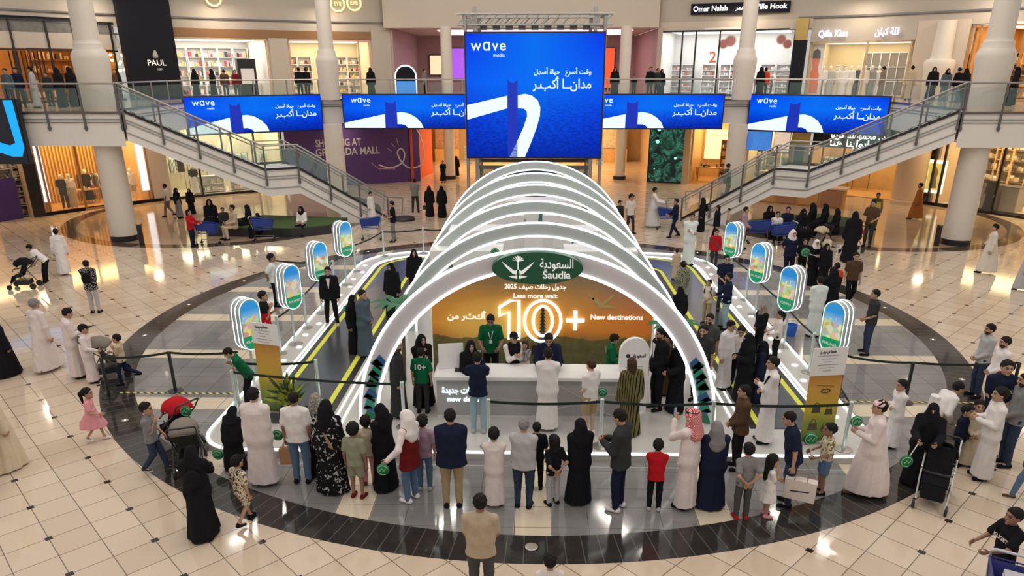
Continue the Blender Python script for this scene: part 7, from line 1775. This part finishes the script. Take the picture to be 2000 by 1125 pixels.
for x, yf, yt, hd, lab, w in ((1497, 462, 402, -80, 'person in black cloak sitting at the left end of the right turf', AB), (1512, 474, 413, -95, 'person in white shirt sitting behind the blue trolleys', [('shirt', 'white'), ('trousers', 'black')]), (1532, 468, 404, -110, 'person in navy shirt sitting between trolleys and veiled sitter', [('shirt', 'navy'), ('trousers', 'black')]),
                              (1561, 474, 408, -90, 'person in black face veil sitting on the right turf', AN), (1580, 462, 395, 150, 'left one of three people in black cloaks sitting together on the right turf', AB), (1604, 464, 398, 165, 'middle one of three people in black cloaks sitting on the right turf', AB), (1627, 470, 408, 175, 'right one of three people in black cloaks sitting on the right turf', AB)):
    P(x, yf, yt, hd, lab, w, legs='sit', arms='lap')
person(9.35, 35.9, 1.02, 1.72, 25, 'person in dark camouflage clothes climbing the right staircase', [('shirt', 'charcoal/print:sage'), ('trousers', 'olive')], legs='step', px=55)
# --- upper gallery
for x, Y, H, hd, lab, w in ((62, 33.5, 1.74, 200, 'man in pale robe on the left bridge', [('thobe', 'lightgrey')]), (12, 33.0, 1.66, -80, 'person in teal top at the left end of the left bridge', [('shirt', 'teal'), ('trousers', 'navy')]), (32, 34.0, 1.70, -70, 'person in navy on the left bridge behind the railing', [('shirt', 'navy'), ('trousers', 'black')]), (90, 35.2, 1.5, -90, 'child in dark print on the left bridge', [('jacket', 'charcoal'), ('trousers', 'black')]),
                            (112, 34.0, 1.70, 170, 'broad person in black cloak on the left bridge', AB), (137, 34.6, 1.72, 160, 'person in black cloak left of the thick upper column', AB), (226, 42.5, 1.66, -60, 'person in brown under the golden chandelier', [('jacket', 'brown'), ('trousers', 'black')]), (380, 45.5, 1.66, 150, 'person in black cloak before the white perfume shop, left', AB),
                            (414, 45.5, 1.66, 170, 'person in black cloak before the white perfume shop, middle', AB), (438, 45.6, 1.62, 100, 'person in brown before the white perfume shop', [('jacket', 'brown'), ('trousers', 'charcoal')]), (460, 45.6, 1.6, -60, 'person in dark red before the white perfume shop, right', [('jacket', 'maroon'), ('trousers', 'charcoal')]), (584, 46.0, 1.74, 90, 'left one of two men in dark suits before the cream perfume shop', [('jacket', 'black'), ('trousers', 'black')]),
                            (598, 46.2, 1.74, 80, 'right one of two men in dark suits before the cream perfume shop', [('jacket', 'black'), ('trousers', 'black')]), (724, 45.5, 1.72, 120, 'person in black cloak at the pink shop frame', AB), (829, 50.0, 1.66, -20, 'person in grey walking in the upper passage', [('shirt', 'grey'), ('trousers', 'black')]), (1201, 47.0, 1.72, -90, 'person in black cloak on the gallery right of the tall screen', AB),
                            (1239, 48.0, 1.3, -90, 'child in black on the gallery before the red poster', [('tshirt', 'black'), ('trousers', 'black')]), (1270, 45.6, 1.74, -100, 'man in black shirt before the white glass shop, left', [('shirt', 'black'), ('trousers', 'charcoal')]), (1284, 45.9, 1.66, -60, 'person in dark clothes beside the man in black shirt', [('jacket', 'charcoal'), ('trousers', 'black')]), (1292, 46.2, 1.62, -80, 'person in black cloak before the white glass shop', AB),
                            (1486, 45.5, 1.72, 100, 'person in black cloak right of the round upper column', AB), (1495, 45.9, 1.7, 90, 'person in orange right of the round upper column', [('shirt', 'orange'), ('trousers', 'black')]), (1724, 43.5, 1.74, 130, 'person in grey-brown robe before the robe shop', [('thobe', 'taupe')]), (1780, 42.4, 1.78, 40, 'large man in beige robe and cap before the robe shop', [('thobe', 'beige'), ('skullcap', 'white')]),
                            (1823, 41.0, 1.70, -110, 'person in black cloak before the half column', AB), (1850, 40.2, 1.62, -100, 'person in teal cloak before the amber shop', [('abaya', 'teal'), ('hijab', 'black')]), (1872, 39.4, 1.66, 100, 'person in black left of the thick upper right column', [('shirt', 'black'), ('trousers', 'black')]), (1886, 38.8, 1.64, 90, 'person in dark cloak beside the thick upper right column', AB), (1985, 35.5, 1.68, 150, 'person in black cloak at the right end of the right bridge', AB)):
    U(x, Y, H, hd, lab, w)
# ------------------------------------------------------------------ things people hold, push and sit on
M_FAN = mat('fan_green', (.006, .16, .055), .45)
def fan(px_, py_, hold, label, rr=.105):
    """round green hand fan on a stick, white emblem on its face; hold = (place of the hand)"""
    y = hold[1] - .06; c = Vector(at_y(px_, py_, y)); o = empty('hand_fan', c, 0, label, 'hand fan', 'green round hand fans')
    g = MB(); g.ball((0, 0, 0), rr, 20, (1, .35, 1)); g.build('disc', M_FAN, o, smooth=True)
    g = MB(); g.tube([(rr * .78 * math.cos(t), -rr * .24, rr * .78 * math.sin(t)) for t in np.linspace(.3, 5.2, 16)], .006, 5); g.tube([(-.05, -rr * .36, -.02), (-.01, -rr * .38, .04), (.02, -rr * .38, -.01), (.05, -rr * .36, .03)], .007, 5); g.build('emblem', mat('fan_print', (.30, .60, .40), .5), o)
    e = Vector(hold) - c; d = e.normalized() if e.length > .02 else Vector((0, 0, -1)); L = max(.17, min(e.length, .5)); g = MB(); g.tube([d * rr * .8, d * L], .008, 6); g.build('stick', M_PRINTW, o); return o
def at_hand(o, s): return hand_of(o, s)
fan(748, 917, at_hand(N['vest'], 'l'), 'green round fan held by the person in the red vest')
fan(542, 850, at_hand(N['q2'], 'r'), 'green round fan between the pale robe and the white shirt'); fan(425, 888, at_hand(N['q1'], 'l'), 'green round fan beside the wide black cloak')
fan(1583, 857, at_hand(N['floral'], 'l'), 'green round fan held by the boy in the floral shirt', .12); fan(1770, 901, at_hand(N['pram'], 'r'), 'green round fan hanging beside the black pushchair', .115)
fan(1176, 767, at_hand(N['khaki'], 'r'), 'green round fan above the second front post', .10); fan(1673, 823, at_hand(N['cap'], 'l'), 'green round fan beside the man in the skullcap', .105)
fan(1573, 493, at_hand(N['fanr'], 'r'), 'green round fan held by the person in the white headscarf', .15); fan(676, 603, at_hand(N['staffl'], 'l'), 'green round fan hanging from the attendant on the left road', .10)
fan(967, 493, (-.6, 17.46, 2.6), 'green round fan fixed inside the tunnel left of the oval sign', .11)
def phone(o, s, label):
    h = Vector(at_hand(o, s)); q = empty('phone', h + Vector((0, 0, .03)), o.rotation_euler[2], label, 'phone')
    g = MB(); g.box((.02, 0, .03), (.012, .075, .15)); g.build('body', M_PRINTB, q, bevel=.004); g = MB(); g.box((.013, 0, .03), (.003, .066, .135)); g.build('screen_face', mat('phone_glow', (.1, .1, .12), .2, emit=(.3, .4, .5), es=.5), q)
phone(N['photo'], 'r', 'black phone held up by the man in the navy sweater'); phone(N['shem'], 'l', 'phone raised by the man in the red checked headcloth')
# pushchairs
def pushchair(x, y, rz, label, seat, hood, frame=M_DARKSTEEL, hood_up=1.0, k=1.0):
    o = empty('pushchair', (x, y, 0), rz, label, 'pushchair'); sm, hm_ = cloth(seat), cloth(hood)
    for s in (-1, 1):                      # x forward, handle behind
        g = MB(); g.tube([(-.48, .24 * s, 1.02), (-.30, .24 * s, .78), (.10, .24 * s, .42), (.38, .22 * s, .10)], .014, 8); g.build('side_frame', frame, o, smooth=True)
        g = MB(); g.tube([(-.36, .25 * s, .10), (-.10, .24 * s, .50), (.02, .24 * s, .62)], .013, 8); g.build('rear_strut', frame, o, smooth=True)
        for xx, r in ((.38, .085), (-.36, .10)):
            w = empty_part('wheel', o); g = MB(); g.lathe([(r * .72, -.02), (r, -.022), (r, .022), (r * .72, .02)], n=20); g.xf(Matrix.Translation((xx, .24 * s, r)) @ Matrix.Rotation(math.pi / 2, 4, 'X')); q = g.build('wheel', M_BLACK, o, smooth=True)
            g = MB(); g.lathe([(0, -.012), (r * .72, -.012), (r * .72, .012), (0, .012)], n=12); g.xf(Matrix.Translation((xx, .24 * s, r)) @ Matrix.Rotation(math.pi / 2, 4, 'X')); g.build('hub', M_STEEL, q)
    g = MB(); g.tube([(-.48, -.24, 1.02), (-.50, -.2, 1.04), (-.50, .2, 1.04), (-.48, .24, 1.02)], .018, 8); g.build('handle', M_BLACK, o, smooth=True)
    g = MB(); g.bar((-.22, 0, .95), (.0, 0, .46), .40, .05, up=(1, 0, .4)); g.bar((-.03, 0, .45), (.26, 0, .42), .40, .06); g.bar((.26, 0, .42), (.36, 0, .20), .34, .03, up=(1, 0, .4)); g.build('seat', sm, o, bevel=.012)
    g = MB(); g.box((-.02, 0, .22), (.42, .38, .16)); g.build('basket', M_BLACK, o, bevel=.02)
    g = MB(); n = 8; vs = []; fs = []          # ribbed hood
    for i in range(n + 1):
        a = math.radians(150 - 118 * hood_up * i / n); r = .36 + .015 * (i % 2)
        for j in range(9):
            b = math.pi * j / 8; vs.append((-.12 + r * math.cos(a) * (.35 + .65 * math.sin(b)), .25 * math.cos(b), .68 + r * math.sin(a) * (.45 + .55 * math.sin(b))))
    for i in range(n):
        for j in range(8): fs.append((i * 9 + j, i * 9 + j + 1, i * 9 + j + 10, i * 9 + j + 9))
    g.add(vs, fs); q = g.build('hood', hm_, o, smooth=True); md = q.modifiers.new('thick', 'SOLIDIFY'); md.thickness = .02
    g = MB(); g.tube([(.16, -.22, .62), (.24, -.1, .64), (.24, .1, .64), (.16, .22, .62)], .018, 8); g.build('bumper_bar', M_BLACK, o, smooth=True)
    return o
def empty_part(n, o): return None
b = at_z(352, 868); pushchair(b[0], b[1], math.radians(150), 'red hooded pushchair with black frame on the dark ring, left', 'black', 'red', M_BLACK)
fan(363, 803, (b[0] + .25, b[1] - .25, .9), 'green round fan lying on the red pushchair', .11)
b = at_z(374, 912); pushchair(b[0], b[1], math.radians(110), 'grey hooded pushchair in front of the red one', 'charcoal', 'taupe', M_BLACK)
b = at_z(1818, 978); pushchair(b[0], b[1], math.radians(-122), 'black pushchair with white tubes pushed over the dark ring, right', 'black', 'black', mat('white_tube', (.6, .6, .6), .3, .3), .35)
b = at_z(216, 735); pushchair(b[0], b[1], math.radians(30), 'grey pushchair in front of the boy in the black cap', 'charcoal', 'taupe', M_DARKSTEEL)
b = at_z(50, 562); pushchair(b[0], b[1], math.radians(190), 'black pushchair at the far left, under the bending man', 'black', 'black', M_BLACK)
b = at_z(1662, 494); pushchair(b[0], b[1], math.radians(-150), 'pink-red hooded pushchair on the right rear floor', 'charcoal', 'red', M_BLACK); b = at_z(1594, 492); pushchair(b[0], b[1], math.radians(200), 'beige hooded pushchair beside the right turf', 'taupe', 'beige', M_BLACK)
# supermarket trolleys
def trolley(x, y, rz, label, col=(.012, .04, .26), load=None):
    o = empty('shopping_trolley', (x, y, 0), rz, label, 'trolley', None if load else None); m = mat('trolley_%d' % int(col[0] * 1000), col, .4)
    T4 = [(-.42, -.27, .98), (-.42, .27, .98), (.46, .20, .88), (.46, -.20, .88)]; B4 = [(-.30, -.22, .52), (-.30, .22, .52), (.38, .16, .50), (.38, -.16, .50)]
    T4, B4 = [Vector(v) for v in T4], [Vector(v) for v in B4]
    g = MB()
    for R in (T4, B4): g.tube(R, .013, 6, closed=True)
    for i in range(4):
        j = (i + 1) % 4; g.bar(T4[i], B4[i], .016, .016)
        for k in range(1, 7): t = k / 7; g.bar(T4[i].lerp(T4[j], t), B4[i].lerp(B4[j], t), .006, .006)
        for k in range(1, 5): t = k / 5; g.bar(T4[i].lerp(B4[i], t), T4[j].lerp(B4[j], t), .006, .006)
    for k in range(1, 5): t = k / 5; g.bar(B4[0].lerp(B4[1], t), B4[3].lerp(B4[2], t), .006, .006)
    g.build('basket', m, o)
    g = MB()
    for i in range(4): a = T4[i].lerp(B4[i], .06); b_ = T4[(i + 1) % 4].lerp(B4[(i + 1) % 4], .06); c_ = T4[(i + 1) % 4].lerp(B4[(i + 1) % 4], .72); d_ = T4[i].lerp(B4[i], .72); g.add([a, b_, c_, d_], [(0, 1, 2, 3)])
    q = g.build('side_panels', m, o); md = q.modifiers.new('thick', 'SOLIDIFY'); md.thickness = .006
    g = MB(); g.tube([(-.50, -.26, 1.03), (-.52, -.2, 1.04), (-.52, .2, 1.04), (-.50, .26, 1.03)], .02, 8); g.build('handle', mat('trolley_handle', (.55, .55, .6), .4), o, smooth=True)
    for s in (-1, 1): g = MB(); g.tube([(-.48, .26 * s, 1.0), (-.36, .24 * s, .55), (-.40, .25 * s, .18), (.42, .17 * s, .16)], .013, 6); g.build('chassis_rail', M_STEEL, o, smooth=True)
    for xx, yy in ((-.40, .25), (-.40, -.25), (.40, .17), (.40, -.17)):
        g = MB(); g.lathe([(0, -.02), (.06, -.02), (.06, .02), (0, .02)], n=14); g.xf(Matrix.Translation((xx, yy, .06)) @ Matrix.Rotation(math.pi / 2, 4, 'X')); g.build('wheel', M_BLACK, o); g = MB(); g.bar((xx, yy, .06), (xx, yy, .17), .03, .03); g.build('fork', M_STEEL, o)
    if load:
        for k, (dx, dy, dz, w, d, h, c) in enumerate(load):
            p = o.location; q = empty('package', (p.x + dx * math.cos(rz) - dy * math.sin(rz), p.y + dx * math.sin(rz) + dy * math.cos(rz), .535 + dz), rz, c[1], 'package'); g = MB(); g.box((0, 0, h / 2), (w, d, h)); g.build('box', mat('package_%d' % k, c[0], .5), q, bevel=.01)
            g = MB(); g.box((0, -d / 2 - .004, h * .6), (w * .7, .006, h * .2)); g.build('print_band', M_PRINTW, q)
    return o
for x, y, rz, lab in ((408, 478, 0, 'blue trolley pushed by the person in red at the left turf'), (516, 470, 12, 'blue trolley standing alone before the left turf'), (727, 468, 188, 'blue trolley pulled by the man in the black tee'), (1300, 447, -5, 'blue trolley pushed by the robed man at the right staircase'), (1480, 476, 170, 'left one of two blue trolleys before the right turf'), (1524, 482, 185, 'right one of two blue trolleys before the right turf')):
    b = at_z(x, y); trolley(b[0], b[1], math.radians(rz), lab)
b = Vector(at_hand(N['cartboy'], 'l')); trolley(b.x + .05, b.y - .62, math.radians(-118), 'blue trolley loaded with red packages in the bottom right corner', (.03, .04, .20), [(0, 0, .0, .5, .3, .26, ((.40, .015, .03), 'red package with a white band in the corner trolley')), (-.12, .02, .27, .3, .26, .14, ((.45, .42, .45), 'pale package on top in the corner trolley'))])
# bags
def paper_bag(c, rz, label, col, w=.24, d=.12, h=.30, mark=None):
    o = empty('paper_bag', c, rz, label, 'bag'); g = MB(); g.prism([(-w / 2, 0), (w / 2, 0), (w / 2 * 1.02, h), (-w / 2 * 1.02, h)], 'y', -d / 2, d / 2); g.build('body', mat('paper_%d' % int(col[0] * 99), col, .7), o)
    for s in (-1, 1): g = MB(); g.tube([(-w * .22, s * d / 2, h), (-w * .16, s * d / 2, h + .11), (w * .16, s * d / 2, h + .11), (w * .22, s * d / 2, h)], .006, 6); g.build('handle', mat('paper_handle', (.30, .2, .12), .7), o)
    if mark: g = MB(); g.bar((-w * .3, -d / 2 - .003, h * .42), (w * .3, -d / 2 - .003, h * .52), .004, .02); g.build('print', M_PRINTB, o)
    return o
h = at_hand(N['q3'], 'l'); paper_bag((h[0], h[1], h[2] - .40), .1, 'brown paper bag in the left hand of the man in white shirt', (.36, .19, .10))
b = at_z(1534, 985); paper_bag((b[0] + .1, b[1] - .25, .28), -.45, 'large white paper bag carried by the little girl in white', (.66, .58, .54), .48, .16, .36, True)
h = at_hand(N['bagw'], 'l'); paper_bag((h[0], h[1], h[2] - .32), 0, 'small dark handbag of the left one of two cloaked people walking away', (.02, .02, .02), .26, .12, .2)
b = at_z(1543, 655); o = empty('bucket', (b[0], b[1], 0), 0, 'blue bucket standing behind the second right sign', 'bucket'); g = MB(); g.lathe([(0, 0), (.13, 0), (.17, .32), (.15, .32), (.12, .02), (0, .02)], n=22); g.build('body', mat('bucket_blue', (.03, .14, .60), .4), o, smooth=True); g = MB(); g.tube([(.165 * math.cos(t), 0, .31 + .14 * math.sin(t)) for t in np.linspace(0, math.pi, 11)], .006, 5); g.build('handle', M_STEEL, o)
# turf seats under the staircases
def turf(pts, label, h=.42):
    o = empty('turf_seat', (pts[0][0], pts[0][1], 0), 0, label, 'seat'); q = [(x - pts[0][0], y - pts[0][1]) for x, y in pts]
    g = MB(); g.prism(q, 'z', 0, h - .04); g.build('plinth', mat('turf_plinth', (.022, .022, .026), .5), o); g = MB(); g.prism(q, 'z', h - .04, h)
    m = mat('turf_green', (.05, .10, .03), .9, fresh=True); x = NX(m); x.xyz(); x.color(x.mix(x.noise(60, 3), (.018, .045, .012), (.085, .14, .035))); g.build('turf', m, o); return o
turf([(-8.7, 34.1), (-9.15, 32.3), (-10.6, 31.6), (-14.4, 31.75), (-14.6, 33.0), (-12.9, 34.7)], 'raised artificial turf seat with black sides under the left staircase')
turf([(9.6, 33.6), (10.6, 32.2), (14.2, 32.6), (15.2, 34.2), (14.0, 35.6), (12.4, 35.2)], 'raised artificial turf seat under the right staircase')
# small black bins beside the two thick columns
for x, y, lab in ((278, 478, 'slim black bin beside the left thick column'), (1828, 480, 'slim black bin beside the right thick column')):
    b = at_z(x, y); o = empty('bin', (b[0], b[1], 0), 0, lab, 'bin'); g = MB(); g.box((0, 0, .42), (.16, .16, .84)); g.build('body', M_BLACK, o, bevel=.01); g = MB(); g.box((0, 0, .86), (.18, .18, .04)); g.build('lid', M_DARKSTEEL, o)
# arched lit photo stand on the upper gallery beside the tall screen
b = at_y(793, 160, 46.0); o = empty('photo_stand', (b[0], 46.0, Z2), 0, 'arched black photo stand with glowing rim on the upper gallery', 'stand')
pts = [(-.62, 0), (.62, 0), (.62, 1.2)] + [(.62 * math.cos(math.pi * k / 16), 1.2 + .62 * math.sin(math.pi * k / 16)) for k in range(1, 17)]
MB().prism(pts, 'y', 0, .2).build('board', M_NIGHT, o); MB().tube([(x_, -.02, z_) for x_, z_ in pts], .04, 6, closed=True).build('light_rim', mat('rim_glow', (1, 1, 1), .4, emit=(.8, .95, 1), es=1.4), o, smooth=True)
g = MB(); g.box((0, -.01, .55), (1.1, .02, .8)); g.build('blue_print', mat('print_blue', (.03, .22, .6), .5, emit=(.03, .25, .8), es=.6), o)
for o in list(bpy.data.objects):
    for k in ('_hand_l', '_hand_r'):
        if k in o: del o[k]
